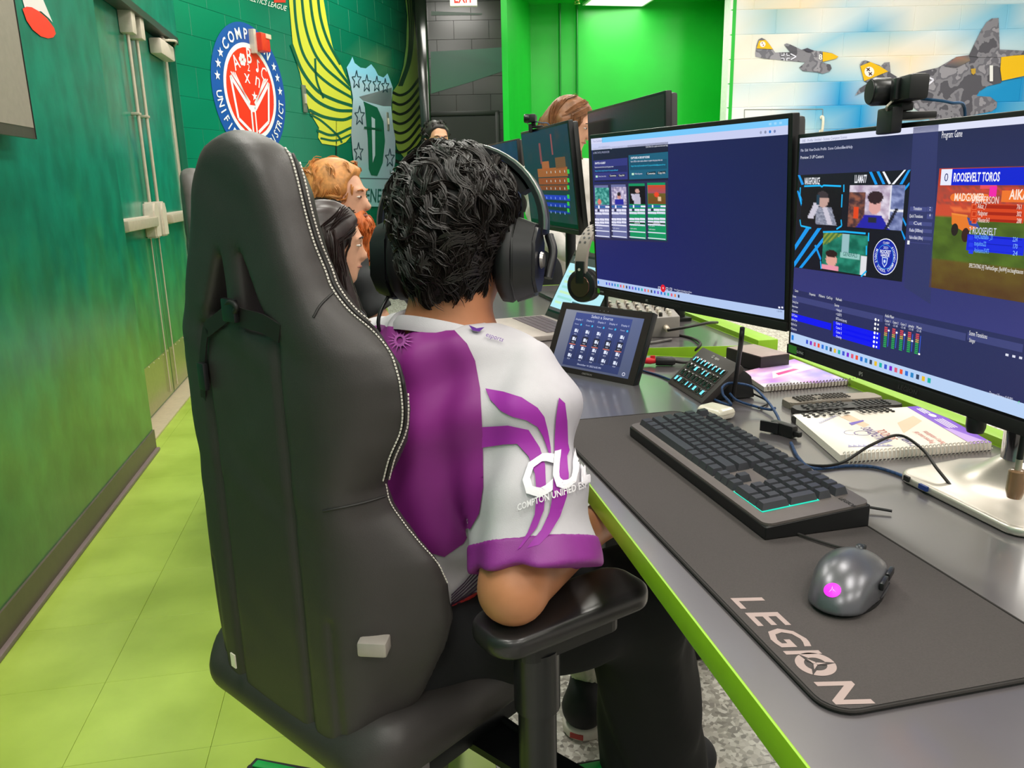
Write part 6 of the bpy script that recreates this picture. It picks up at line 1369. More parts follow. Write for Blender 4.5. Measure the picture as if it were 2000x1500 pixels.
clumps('hair_locks', P1, HM4, hob, su_, flow_wavy, 620, 16, .058, .0009, m_lk, 3, lift=.006)
su2_ = surf_on(hob, HM4, lambda p: p.z < -.03 and p.y < .03)
locks('nape_hair', P1, HM4, 2600, su2_, lambda p, n, rg: Vector((rg.uniform(-.3, .3), rg.uniform(-.3, .3), -1)), .022, .0009, m_lk, 4, 5, curl=.2)
# ---- headset worn by the person
HS = empty('headset', HC.to_tuple(), 0, 'black gaming headset with a silver trimmed band, worn over dark hair', 'headset')
HS.matrix_basis = HM4 @ Matrix.Translation((0, 0, .004)); m_sv = mat('silver_trim', '#a8a4a0', .28, .8); m_hsk = mat('headset_black', '#17171a', .35); m_pad = mat('ear_leather', '#121214', .55)
def arc_band(name, r0, rx, rz, cy, cz, w, th, a0, a1, m_, n=28, yo=0.):
    bm = bmesh.new(); prev = None
    for i in range(n+1):
        a = R(a0+(a1-a0)*i/n); c_ = Vector((rx*math.cos(a), cy, cz+rz*math.sin(a))); nn = Vector((math.cos(a)/rx, 0, math.sin(a)/rz)).normalized()
        cur = [bm.verts.new(c_+nn*b_*th+Vector((0, s_*w/2+yo, 0))) for s_, b_ in ((-1, -1), (-1, .6), (-.7, 1), (.7, 1), (1, .6), (1, -1))]
        if prev:
            for k in range(6): bm.faces.new((prev[k], prev[(k+1) % 6], cur[(k+1) % 6], cur[k]))
        else: bm.faces.new(cur)
        prev = cur
    bm.faces.new(prev[::-1]); return bm_obj(name, bm, m_, HS, True, 50)
arc_band('headband', 0, .122, .108, .028, .020, .044, .004, -8, 188, m_hsk); arc_band('band_trim', 0, .1265, .1125, .028, .020, .012, .0018, -4, 184, m_sv, yo=-.014); arc_band('band_cushion', 0, .108, .096, .028, .020, .03, .007, 28, 152, m_pad)
for e_ in (-1, 1):
    X_ = Matrix.Translation((e_*.088, .0, -.028)) @ Matrix.Rotation(R(90*e_), 4, 'Y') @ Matrix.Diagonal((1.18 if True else 1, 1., 1., 1))
    def oval(prof, nm, mm):
        bm = bmesh.new(); add_lathe(bm, prof, 28, Matrix()); 
        for v in bm.verts: v.co.x *= 1.22; v.co.y *= .98
        bm.transform(Matrix.Translation((e_*.088, .0, -.030)) @ Matrix.Rotation(R(90*e_), 4, 'Y')); return bm_obj(nm, bm, mm, HS, True, 50)
    oval([(.02, -.022), (.040, -.022), (.048, -.016), (.049, -.004), (.045, .002), (0, .002)], 'ear_cushion', m_pad)
    bm = bmesh.new(); pts8 = [(.055*math.cos(R(a))*1.15, .048*math.sin(R(a))) for a in (20, 60, 120, 160, 200, 240, 300, 340)]; top = add_prism(bm, pts8, .002, .034)
    for v in top.verts: v.co.x *= .80; v.co.y *= .78
    bmesh.ops.bevel(bm, geom=list(bm.edges), offset=.004, segments=2, affect='EDGES'); bm.transform(Matrix.Translation((e_*.088, .0, -.030)) @ Matrix.Rotation(R(90*e_), 4, 'Y')); bm_obj('ear_cup', bm, m_hsk, HS, True, 40)
    tube('yoke', [(e_*.128, .028, .005), (e_*.136, .02, -.02), (e_*.132, .008, -.055)], .0065, m_hsk, HS, 8); lathe('yoke_pivot', [(0, 0), (.012, 0), (.010, .004), (0, .005)], m_sv, HS, 14, Matrix.Translation((e_*.124, .0, -.03)) @ Matrix.Rotation(R(90*e_), 4, 'Y'))
tube('microphone_boom', [(-.10, .02, -.07), (-.095, .06, -.10), (-.07, .10, -.115), (-.035, .125, -.112)], .0032, m_hsk, HS); tube('cable', [(-.10, -.005, -.075), (-.11, -.03, -.12), (-.10, -.01, -.17), (-.08, .05, -.22)], .0028, m_hsk, HS)
# ================================================================ people and furniture farther back
def bg_person(label, head, yaw, pitch, byaw, seated, skin, shirt, trous, hair, s=1., arms=None, sleeve=.55, brow='#2a1c14', floor=0., h=.011, wear='shirt', seat_label=None):
    head = Vector(head); hy, by = R(yaw), R(byaw); f = Vector((math.cos(hy), math.sin(hy), -math.sin(R(pitch)))).normalized(); r = Vector((math.sin(hy), -math.cos(hy), 0)); u_ = r.cross(f); mw = frame(head, r, f, u_)
    bf = Vector((math.cos(by), math.sin(by), 0)); br = Vector((bf.y, -bf.x, 0)); nb = head-f*.02*s-UP*.16*s-bf*.02; sr, sl = nb+br*.18*s-UP*.06*s, nb-br*.18*s-UP*.06*s
    hip = nb-UP*.50*s-bf*.03
    if seated: hip.z = max(hip.z, .5)
    hr, hl = hip+br*.09*s, hip-br*.09*s
    if seated: kr, kl = hr+bf*.42*s, hl+bf*.42*s; ar, al = Vector((kr.x+bf.x*.05, kr.y+bf.y*.05, .09)), Vector((kl.x+bf.x*.05, kl.y+bf.y*.05, .09))
    else: kr, kl = Vector((hr.x, hr.y, hip.z*.53)), Vector((hl.x, hl.y, hip.z*.53)); ar, al = Vector((hr.x, hr.y, .09)), Vector((hl.x, hl.y, .09))
    o = empty('person', (hip.x, hip.y, 0), 0, label, 'person', 'people in the room'); T = Matrix.Translation(-o.location)
    A = arms or ((-.02, -.28, .06, .20, -.10, .22), (-.02, -.28, .06, .20, -.10, .22)); J = []
    for (S0, sg, a) in ((sr, 1, A[0]), (sl, -1, A[1])):
        E0 = S0+br*sg*(.03+a[0])*s+UP*a[1]*s+bf*a[2]*s; H0 = E0+bf*a[3]*s+UP*a[4]*s-br*sg*.04*s+(E0-S0)*0; J.append((S0, E0, H0))
    bf_ = bf
    def body(X, Y, Zz):
        d = head_sdf(X, Y, Zz, mw, s); d = smin(d, cap(X, Y, Zz, mw @ Vector((0, -.025, -.05)), nb-UP*.02, .055*s, .06*s), .02)
        d = smin(d, cap(X, Y, Zz, sr, sl, .05*s, .05*s), .03); d = smin(d, cap(X, Y, Zz, nb-UP*.1, hip, .10*s, .11*s), .05)
        for (S0, E0, H0), sg in zip(J, (1, -1)):
            d = smin(d, cap(X, Y, Zz, S0, E0, .047*s, .040*s), .015); d = smin(d, cap(X, Y, Zz, E0, H0, .040*s, .026*s), .01); d = smin(d, hand_sdf(X, Y, Zz, H0, H0-E0, UP+br*sg*.2, s, sg), .008)
        for (a, b, c_) in ((hr, kr, ar), (hl, kl, al)): d = smin(d, cap(X, Y, Zz, a, b, .075*s, .055*s), .03); d = smin(d, cap(X, Y, Zz, b, c_, .055*s, .038*s), .02)
        return d
    allp = [head+Vector((0, 0, .2)), sr, sl, kr, kl, ar, al]+[p for j in J for p in j[1:]]
    lo = np.min([tuple(p) for p in allp], 0)-.2; hi = np.max([tuple(p) for p in allp], 0)+.22; lo[2] = 0.03; hl2 = hi.copy(); hl2[2] = head.z+.14*s
    sdf_obj('body', body, lo, hl2, h, skin, o, T); face(o, mw, s, brow=brow)
    def sh_(X, Y, Zz):
        d = cap(X, Y, Zz, nb-UP*.13*s, hip+UP*.02, .135*s, .14*s); d = smin(d, cap(X, Y, Zz, sr-br*.03, sl+br*.03, .07*s, .07*s), .06); d = smin(d, cap(X, Y, Zz, nb-UP*.03*s, nb-UP*.1*s, .06*s, .09*s), .04)
        for (S0, E0, H0) in J:
            ax = (E0-S0).normalized(); t = (X-S0.x)*ax.x+(Y-S0.y)*ax.y+(Zz-S0.z)*ax.z; q = smax(cap(X, Y, Zz, S0, E0+ax*.05, .062*s, .066*s), t-(E0-S0).length*min(sleeve, 1.05), .008); d = smin(d, q, .03)
            if sleeve > 1: d = smin(d, cap(X, Y, Zz, E0, E0+(H0-E0)*.85, .056*s, .045*s), .02)
        d = d+wr(X, Y, Zz, .8); return smax(d, -ell(X, Y, Zz, nb+UP*.04*s+bf*.01, (.066*s, .066*s, .06*s)), .008)
    l3 = lo.copy(); l3[2] = hip.z-.2; h3 = hi.copy(); h3[2] = nb.z+.06; sdf_obj(wear, sh_, l3, h3, h, shirt, o, T)
    def tr_(X, Y, Zz):
        d = cap(X, Y, Zz, hr, hl, .105*s, .105*s)
        for (a, b, c_) in ((hr, kr, ar), (hl, kl, al)): d = smin(d, cap(X, Y, Zz, a, b, .085*s, .068*s), .03); d = smin(d, cap(X, Y, Zz, b, c_, .068*s, .06*s), .02)
        return smax(d, .09-Zz, .008)
    h4 = hi.copy(); h4[2] = hip.z+.15; sdf_obj('trousers', tr_, lo, h4, .013, trous, o, T)
    for a in (ar, al):
        def so(X, Y, Zz, a=a): return smax(smin(cap(X, Y, Zz, Vector((a.x, a.y, .05))-bf_*.05, Vector((a.x, a.y, .04))+bf_*.15, .042, .042), cap(X, Y, Zz, Vector((a.x, a.y, .05)), a, .045, .045), .02), .002-Zz, .004)
        q = np.array(a)-.26; q[2] = -.01; w_ = np.array(a)+.26; w_[2] = .16; sdf_obj('shoe', so, q, w_, .012, mat('dark_shoe', '#1c1b1c', .6), o, T)
    hair(o, mw, s)
    if seated and seat_label: cq = hip-bf*.20; gaming_chair(seat_label, (cq.x, cq.y, 0), byaw, m_pu, False)
    return o
def cap_hair(m_, n, L, rad, seed, back=.0, top=1., low=-.06, wave=.5):
    def fn(o, mw, s):
        M_ = mw @ Matrix.Scale(s, 4)
        def f(X, Y, Zz):
            d = ell(X, Y, Zz, (0, -.012, .042), (.085*top, .105*top, .092*top)); d = smin(d, ell(X, Y, Zz, (0, -.045, .0), (.080*top, .07, .085)), .03); d = smax(d, low-Zz, .02); return smax(d, Y-.055-.6*np.clip(Zz-.06, 0, .06)+.9*np.clip(.03-Zz, 0, .05), .012)+.003*np.sin(90*X+70*Zz)
        hb = sdf_obj('hair', f, (-.14, -.16, -.14), (.14, .16, .18), .008, m_, o, wmat(o).inverted() @ M_)
        if n: clumps('hair_locks', o, M_, hb, surf_on(hb, M_, lambda p: p.z > low+.02 and p.y < .075+.3*(p.z > .06)), flow_wavy, n//4, 9, L, rad*.45, m_, seed, .009, wave)
    return fn
def long_hair(m_, length, width, seed, n=500, part=0., fwd=0.):
    def fn(o, mw, s):
        M_ = mw @ Matrix.Scale(s, 4); inv_ = M_.inverted(); dn = (inv_.to_3x3() @ Vector((0, 0, -1))).normalized()
        a0 = Vector((0, -.06, -.02)); a1 = a0+dn*length+Vector((0, .02+fwd, 0))
        def f(X, Y, Zz):
            d = ell(X, Y, Zz, (0, -.012, .042), (.086, .106, .092)); d = smin(d, cap(X, Y, Zz, a0, a1, .085, width), .03)
            for e_ in (-1, 1): d = smin(d, cap(X, Y, Zz, (e_*.074, -.015, .02), Vector((e_*.088, .0+fwd, 0))+dn*length*.9, .035, .026), .03)
            d = smax(d, -(ell(X, Y, Zz, (0, .13, -.02), (.066, .115, .12))), .015); return d+.003*np.sin(140*X+20*Zz)
        b_ = [a0, a1, Vector((0, 0, .15)), Vector((.13, .12, 0)), Vector((-.13, -.15, 0)), Vector((0, 0, 0))+dn*(length+.1)]; lo = np.min([tuple(q) for q in b_], 0)-.06; hi = np.max([tuple(q) for q in b_], 0)+.06
        hb = sdf_obj('hair', f, lo, hi, .009, m_, o, wmat(o).inverted() @ M_)
        def fl(p, n_, rg):
            sd_ = 1 if p.x > 0 else -1
            return (dn*.4+Vector((sd_*.9, -.5, 0)) if p.z > .06 else dn*1.6)+Vector((rg.uniform(-1, 1), rg.uniform(-1, 1), 0))*.08
        b0 = surf_on(hb, M_, lambda p: p.y < .08)
        def su(rg):
            if rg.random() < .5: return b0(rg)
            q = a0.lerp(a1, rg.uniform(0, .8)); th = rg.uniform(0, 6.28); return q+Vector((math.cos(th)*.1, math.sin(th)*.1, 0)), Vector((math.cos(th), math.sin(th), 0))
        clumps('hair_locks', o, M_, hb, su, fl, n//3, 8, .13, .0016, m_, seed, .004, .10, spread=.012, maxlift=.2)
    return fn
m_sk2 = mat('fair_skin', '#d9a284', .5, var=.05); m_sk3 = mat('warm_skin', '#cf9a78', .5, var=.05); m_ging = mat('ginger_hair', '#c98848', .5, var=.25, vscale=70); m_beard = mat('red_beard', '#c8682c', .55, var=.25, vscale=80); m_dkbr = mat('dark_brown_hair', '#2e2120', .4, var=.25, vscale=60); m_blond = mat('light_brown_hair', '#8a5c3c', .45, var=.25, vscale=50); m_blk = mat('short_black_hair', '#17130f', .5)
m_tee = mat('black_tee', '#26282a', .8, var=.08); m_grey = mat('grey_top', '#3a3c44', .8, var=.08); m_jean = mat('dark_jeans', '#20242c', .8)
# bearded man seated beyond
def ginger(o, mw, s):
    cap_hair(m_ging, 500, .06, .0030, 11, top=1.10, low=-.05)(o, mw, s); M_ = mw @ Matrix.Scale(s, 4)
    def f(X, Y, Zz):
        d = ell(X, Y, Zz, (0, .06, -.105), (.062, .055, .085)); d = smin(d, ell(X, Y, Zz, (0, .055, -.175), (.042, .04, .07)), .04)
        for e_ in (-1, 1): d = smin(d, cap(X, Y, Zz, (e_*.066, .02, -.01), (e_*.05, .05, -.09), .014, .03), .02)
        d = smax(d, -ell(X, Y, Zz, (0, .105, -.052), (.026, .03, .010)), .006); d = smax(d, -ell(X, Y, Zz, (0, .11, .0), (.052, .05, .036)), .01); return d+.003*np.sin(110*X)*np.sin(60*Zz)
    bo = sdf_obj('beard', f, (-.1, -.03, -.28), (.1, .14, .03), .007, m_beard, o, wmat(o).inverted() @ M_)
    clumps('beard_locks', o, M_, bo, surf_on(bo, M_, lambda p: p.z < -.055), lambda p, n_, rg: Vector((rg.uniform(-.25, .25), rg.uniform(-.1, .3), -1)), 170, 9, .055, .0014, m_beard, 5, .006, .3)
bg_person('bearded person with ginger hair in a black tee, seated beyond the near chair', DP(662, 392, 2.75), -18, 0, 20, True, m_sk2, m_tee, m_jean, ginger, 1.0, arms=((.03, -.24, .10, .26, -.05, 0), (.0, -.26, .06, .2, -.08, 0)), sleeve=.62, brow='#a8622c')
bg_person('person with long dark brown hair in a grey top, seated by the near chair', DP(642, 482, 2.28), 4, 6, 25, True, m_sk2, m_grey, m_jean, long_hair(m_dkbr, .27, .075, 21, 600, fwd=.07), .98, sleeve=1.1, seat_label='black racing chair under the person with long dark hair')
bg_person('person with short black hair standing before the dark end wall', DP(853, 276, 5.3), -75, 4, -80, False, m_sk3, m_grey, m_jean, cap_hair(m_blk, 250, .03, .0028, 31), 1.0, sleeve=.6)
bg_person('person with long light brown hair looking down before the green wall', DP(1114, 246, 3.7), -34, 20, -60, False, m_sk2, mat('pale_top', '#c9c4c0', .8), m_jean, long_hair(m_blond, .34, .06, 41, 600), 1.0, sleeve=1.1)
# the grey chair behind
cp = DP(352, 335, 2.65); gaming_chair('grey leatherette racing chair under the ginger bearded person, left of the black one', (cp.x, cp.y, 0), 14, m_pug, False, leg0=94, rb=.29)
# ---- screens farther back
m5, T5 = monitor('dark switched off monitor behind the browser monitor', (.795, 2.40, 1.235), 183, -2, .63, .38, group='monitors on the far desk', panel=mat('off_screen', '#2a2427', .16))
F = UI(m5, T5); F.disc(-.06, .10, .20, .20, '#4a2a2c', 0); F.disc(-.06, .10, .13, .13, '#2a2427', 1); F.disc(-.06, .10, .12, .12, '#4e2c2c', 2)
F = UI(m5, T5); F.text('LEGION', 0, -.18, .011, '#3d3a39', 2, 'c', 1.1, .2); F.done('bezel_print', PRINT_MATT, m5, .003)
lathe('stand_column', [(.02, .0), (.02, .50), (0, .50)], m_legs, m5, 20, Matrix.Translation((0, .20, 0))); box('stand_arm', (0, .12, .48), (.05, .16, .05), m_legs, m5, bev=.008); box('stand_clamp', (0, .20, .006), (.07, .06, .012), m_legs, m5, bev=.003)
m3, T3 = monitor('monitor with a dark team scoreboard under a small webcam', (.70, 3.0, 1.207), 183, -6.3, .64, .38, group='monitors on the far desk'); lathe('stand_column', [(.02, .01), (.02, .42), (0, .42)], m_legs, m3, 20, Matrix.Translation((0, .09, 0))); box('stand_base', (0, .08, .008), (.24, .18, .016), m_legs, m3, bev=.005)
F = UI(m3, T3); F.grid(-.31, -.155, .31, .18, lambda u_, v_: mix(mix(rgb(22, 44, 48), rgb(30, 36, 70), v_*1.1), rgb(60, 40, 60), max(0, fbm(u_*6, v_*6, 3))*.9), 30, 20, 0)
for i, (px_, py_, w_, h_2, col) in enumerate(((1052, 280, 8, 40, '#8a3a4a'), (1074, 262, 7, 40, '#9a4250'), (1058, 316, 16, 16, '#b06038'), (1084, 308, 22, 20, '#7a4a30'), (1050, 330, 60, 14, '#a85a2c'), (1052, 348, 58, 12, '#9a4420'), (1054, 362, 56, 10, '#8a3a1c'), (1056, 380, 58, 12, '#2432c8'), (1058, 394, 56, 12, '#1a28b0'), (1060, 408, 54, 10, '#16249a'))): F.rp((px_, py_), (px_+w_, py_+h_2), col, 1)
for (y_, c_) in ((333, '#d8e0d8'), (350, '#d8e0d8'), (364, '#d8e0d8'), (382, '#9ab4ff'), (396, '#9ab4ff'), (409, '#9ab4ff')): F.tp('1 1 1 1 1', (1066, y_+6), (1104, y_+3), .012, c_, 3); F.rp((1108, y_-2), (1113, y_+6), '#38d048', 3)
F.done('screen_image', attr_mat('far_screen_glow', .25, emit=.8), m3)
m4, T4 = monitor('dark blue monitor half hidden behind the dark hair', DP(985, 345, 4.4), 185, -4, .62, .37, group='monitors on the far desk', panel=mat('blue_screen', '#1c2a5c', .2, emit=.35, var=.3, vscale=14)); lathe('stand_column', [(.02, .01), (.02, .40), (0, .40)], m_legs, m4, 20, Matrix.Translation((0, .09, 0))); box('stand_base', (0, .08, .008), (.24, .18, .016), m_legs, m4, bev=.005)
q = wmat(m4).translation; desk('charcoal desk with lime edging at the back, mostly hidden', [(.50, 4.15), (1.25, 4.15), (1.25, 5.2), (.50, 5.2)], [(1.252, 4.15, 1.29, 5.2)], [(.9, 4.35), (.9, 5.0)])
wp3 = wmat(m3) @ (T3 @ Vector((-.12, 0, .19))); webcam('small black webcam on top of the scoreboard monitor', (wp3.x, wp3.y, wp3.z), 273-20, .85, .15)
# ================================================================ things on the walls
# television on the left wall
tvn = Vector((1, 0, 0)); tv = empty('television', (WX+.0, 1.80, 1.38), R(90), 'large grey switched off television on the left wall', 'television')
m_tvs = mat('tv_screen', '#9a9186', .3); yr_ = PL(72, 272, (-.955, 0, 0), tvn); zb = yr_.z; tv.location = (WX, yr_.y-.60, zb)  # screen base raised to pale grey to stand in for the room's reflection
box('back_case', (0, -.045, .36), (1.16, .05, .66), m_black, tv, bev=.01); box('frame', (0, -.068, .36), (1.2, .012, .72), mat('tv_frame', '#6f665e', .35, .5), tv, bev=.002); box('screen', (0, -.0745, .372), (1.178, .002, .68), m_tvs, tv); box('wall_mount', (0, -.012, .36), (.3, .022, .3), m_legs, tv)
box('side_trim', (.5985, -.0745, .36), (.003, .003, .72), m_black, tv)
# fire alarm, switches, exit sign
fa = PL(500, 84, A+nd*.004, nd); fr = math.atan2(nd.y, nd.x)+math.pi/2
al_ = empty('fire_alarm', fa, fr, 'red fire alarm strobe beside the blue and red emblem', 'fire alarm'); box('bracket', (-.075, -.02, 0), (.035, .05, .17), m_ivory, al_, bev=.004); box('housing', (.0, -.045, 0), (.12, .085, .13), mat('alarm_red', '#d8321e', .35), al_, bev=.012); box('strobe_lens', (.035, -.075, .045), (.07, .04, .035), mat('strobe_clear', '#e8c8b0', .15), al_, bev=.006)
for (px_, py_, w_, h_2, lb) in ((593, 193, .06, .22, 'grey door handle plate on the yellow wing emblem'), (756, 237, .05, .18, 'grey switch plate on the painted shield')):
    p_ = PL(px_, py_, A+nd*.004, nd); sw_ = empty('switch_plate', p_, fr, lb, 'switch plate'); box('plate', (0, -.008, 0), (w_, .012, h_2), mat('plate_steel', '#8d9088', .35, .5), sw_, bev=.003); box('rocker', (0, -.018, 0), (w_*.4, .012, h_2*.35), m_ivory, sw_, bev=.002)
ep = DP(905, -8, 6.0); ex = empty('exit_sign', ep, -YAW, 'white exit sign with red letters hanging above the dark door', 'exit sign'); box('case', (0, 0, 0), (.205, .05, .15), mat('sign_white', '#efece8', .4), ex, bev=.006); tube('hanger', [(0, 0, .07), (0, 0, CEIL-ep.z)], .006, m_legs, ex)
F = Flat(); F.text('EXIT', 0, -.052, .115, '#e23226', 0, 'c', .62, 0, .012); F.build('sign_face', PRINT_MATT, ex, lambda u_, v_, l: Vector((u_, -.0262, v_)), world=False)
sp_ = DP(1127, 360, 7.7); spk = empty('sprinkler_head', (sp_.x, sp_.y, GC), 0, 'small brass sprinkler head on the green ceiling', 'sprinkler'); lathe('escutcheon', [(0, 0), (.05, 0), (.045, -.012), (.015, -.016), (.012, -.07), (.02, -.075), (.02, -.08), (0, -.08)], mat('brass', '#b8b060', .3, .8), spk, 16); lathe('deflector', [(0, -.10), (.028, -.10), (.028, -.103), (0, -.103)], MATS['brass'], spk, 16); tube('frame_arm', [(.015, 0, -.078), (.02, 0, -.09), (.008, 0, -.101)], .003, MATS['brass'], spk); tube('frame_arm', [(-.015, 0, -.078), (-.02, 0, -.09), (-.008, 0, -.101)], .003, MATS['brass'], spk)
# ---- the round emblem
xd = (B-A).normalized(); pm = pxplane(A+nd*.004, nd, .003)
eL, eR = PL(415, 185, A+nd*.005, nd), PL(557, 200, A+nd*.005, nd); eT = PL(486, 47, A+nd*.005, nd); er = (eR-eL).length/2; ec_ = (eL+eR)/2; ez = eT.z-er*1.0; ec_.z = ez
F = Flat(); W1 = '#eef2f6'
F.disc(0, 0, 1, 1, '#1a4fa6', 0, 60); F.ring(0, 0, .64, .71, W1, 1, 60); F.disc(0, 0, .645, .645, '#f0301c', 1, 60)
F.arc_text('COMPTON', 0, 0, .765, .22, 140, 42, W1, 2, sx=.95, bold=.02); F.arc_text('UNIFIED', 0, 0, .92, .2, 183, 240, W1, 2, inward=True, sx=.85, bold=.015); F.arc_text('SCHOOL', 0, 0, .92, .2, 245, 292, W1, 2, inward=True, sx=.85, bold=.015); F.arc_text('DISTRICT', 0, 0, .92, .2, 297, 356, W1, 2, inward=True, sx=.85, bold=.015)
for a in (146, 158, 170, 6, 20, 32): F.star(.855*math.cos(R(a)), .855*math.sin(R(a)), .075, W1, 2)
F.text('A', -.30, .30, .30, W1, 2, 'c', .8, 0, .01, 25); F.text('B', .02, .42, .32, W1, 2, 'c', .8, 0, .01); F.text('C', .36, .22, .30, W1, 2, 'c', .8, 0, 0, -20); F.text('x', -.08, .12, .30, W1, 2, 'c'); F.text('2', -.02, .30, .16, W1, 2, 'c'); F.text('n', .17, .1, .32, W1, 2, 'c', 1, 0, 0, -20); F.star(.08, -.06, .08, W1, 2)
for a in range(0, 360, 60): F.disc(-.16+.055*math.cos(R(a)), .45+.055*math.sin(R(a)), .04, .04, W1, 2, 10)
F.disc(.22, .34, .035, .03, W1, 2, 10); F.line([(.25, .34), (.25, .5), (.3, .46)], .02, W1, 2)
for sg in (-1, 1):
    F.line([(sg*.52, .18), (sg*.42, -.42), (sg*.10, -.60)], .05, W1, 2); F.line([(sg*.52, .18), (sg*.06, -.26)], .06, W1, 2)
    for q_ in range(3): F.line([(sg*(.50-.05*q_), .24+.0*q_), (sg*(.06+.01*q_), -.16-.02*q_)], .022, W1, 2)
F.line([(0, -.2), (0, -.64)], .14, W1, 2); F.line([(0, -.3), (0, -.6)], .06, '#f0301c', 3)
F.build('round_emblem', PRINT, wdg, lambda u_, v_, l: ec_+xd*(u_*er)+UP*(v_*er)+nd*(.001+.002*l))
# ---- winged shield emblem
c2 = lambda pts: [(500+x*.3, y*.3) for x, y in pts]
F = Flat(); Yw = ['#d8dc3c']
F.poly(c2([(205, -100), (215, 0), (228, 150), (240, 290), (262, 400), (285, 470), (310, 600), (350, 730), (410, 830), (405, 895), (430, 935), (530, 950), (585, 925), (622, 880), (628, 700), (612, 560), (560, 440), (500, 310), (465, 150), (440, 0), (430, -100)]), '#d2d040', 0)
dg = '#0b5a3e'
for ln_, w_ in (([(245, -80), (262, 150), (300, 330), (370, 450), (480, 550), (632, 640)], 5), ([(292, -80), (318, 150), (370, 320), (440, 430), (540, 520), (625, 590)], 5), ([(345, -80), (372, 130), (420, 290), (500, 410), (615, 560)], 5), ([(398, -80), (420, 110), (470, 270), (550, 420)], 5), ([(232, 290), (300, 460), (400, 590), (510, 650), (630, 690)], 6), ([(385, 380), (395, 520), (440, 640)], 4), ([(300, 560), (400, 660), (520, 715), (630, 722)], 6), ([(345, 715), (440, 760), (560, 780), (628, 760)], 6), ([(355, 745), (430, 790), (530, 880), (560, 930)], 4), ([(400, 850), (500, 880), (622, 830)], 5), ([(420, 900), (520, 915), (620, 875)], 4)):
    F.line([(p.x, p.y) for p in curve_pts([(x, y, 0) for x, y in c2(ln_)], 6)], w_, dg, 1)
F.poly(c2([(965, -60), (985, 100), (978, 300), (960, 430), (930, 540), (888, 600), (885, 850), (920, 970), (975, 1040), (985, 990), (1045, 950), (1080, 900), (1085, 700), (1050, 300), (1010, -60)]), ['#6a8a48']*4+['#74883c']*5+['#7f8a36']*3+['#4c5028']*3, 0)
for i in range(8):
    y0 = 560+62*i; F.line([(p.x, p.y) for p in curve_pts([(x, y, 0) for x, y in c2([(888, y0+40), (940, y0+60), (1000, y0+30), (1070, y0-60)])], 5)], 5, '#121a14', 1)
for i in range(3): F.line([(p.x, p.y) for p in curve_pts([(x, y, 0) for x, y in c2([(985+14*i, -40), (1000+12*i, 200), (985+10*i, 400), (930+10*i, 560)])], 5)], 3, '#1a2a1e', 1)
sh_p = c2([(590, 440), (612, 405), (628, 370), (642, 410), (680, 440), (715, 445), (750, 418), (775, 450), (795, 490), (830, 505), (856, 478), (875, 525), (890, 570), (880, 690), (892, 820), (907, 900), (907, 1050), (890, 1150), (880, 1200), (885, 1345), (800, 1345), (665, 1345), (650, 1150), (630, 1000), (620, 880), (625, 760), (632, 640), (615, 540)])
F.poly(sh_p, ['#8cc8ec']*12+['#a8c4d8']*2+['#8f9cb0']*5+['#7fb0b8']*4+['#9aa6b4']*3+['#a8c0d8']*2, 2)
F.poly(c2([(672, 630), (780, 600), (885, 570), (882, 690), (830, 690), (700, 655)]), ['#6a7078', '#7a7f88', '#5a6a70', '#6a6f78', '#5e646c', '#787e86'], 3)
F.poly(c2([(700, 660), (790, 700), (830, 790), (840, 920), (825, 1060), (790, 1145), (750, 1140), (735, 1100), (728, 900), (710, 700)]), '#0c5a40', 4); F.poly(c2([(752, 760), (775, 775), (776, 1010), (760, 1060)]), '#a7b4c4', 5); F.line(c2([(705, 830), (818, 845)]), 4, '#0a4a34', 6)
for (x, y, r_) in ((655, 520, 42), (722, 545, 40), (787, 548, 36), (842, 560, 34), (675, 755, 45), (668, 990, 42), (872, 1030, 42)): 
    pts_ = [(x+r_*.75*(1 if k % 2 == 0 else .42)*math.cos(R(-90+36*k)), y+r_*1.5*(1 if k % 2 == 0 else .42)*math.sin(R(-90+36*k))) for k in range(11)]; F.line(c2(pts_), 1.5, '#243c48', 4)
F.line(c2([(670, 1160), (885, 1165)]), 2, '#4a5a66', 3); F.text('GENERALS', 700, 394, 38, '#17524c', 3, 'l', 1, 0, .01, 2, True, width=84)
F.build('winged_shield', PRINT, wdg, pm)
F = Flat(); F.line([(607, 222), (657, 233), (657, 320)], 2.2, '#06261c', 0); F.build('panel_joint', PRINT, wdg, pm)
F = Flat(); F.text('ATHLETICS LEAGUE', 470, -4, 14, '#d6e6dc', 0, 'l', 1, 0, .01, 16, True, width=92); F.rect(535, -12, 558, 5, '#d8321e', 0); F.build('league_lettering', PRINT, wdg, pm)
# ---- aeroplanes painted on the sky wall
def _camo(nt, b):
    g_ = nt.nodes.new('ShaderNodeNewGeometry'); n1 = nt.nodes.new('ShaderNodeTexNoise'); n1.inputs['Scale'].default_value = 7; n1.inputs['Detail'].default_value = 2.5; nt.links.new(g_.outputs['Position'], n1.inputs['Vector'])
    cr = nt.nodes.new('ShaderNodeValToRGB'); cr.color_ramp.interpolation = 'CONSTANT'; e_ = cr.color_ramp.elements; e_[0].position = 0; e_[0].color = lin('#55545e')+(1,); e_[1].position = .46; e_[1].color = lin('#85848e')+(1,)
    for p_, c_ in ((.54, '#6c6b76'), (.60, '#9a98a2')): z_ = e_.new(p_); z_.color = lin(c_)+(1,)
    nt.links.new(n1.outputs[0], cr.inputs[0]); nt.links.new(cr.outputs[0], b.inputs['Base Color']); b.inputs['Roughness'].default_value = .5
m_camo = tile_mat('grey_camouflage_paint', _camo); c4 = lambda pts: [(1400+x*.3, y*.3) for x, y in pts]; ps = pxplane(SK0+nsk*.005, nsk, .003)
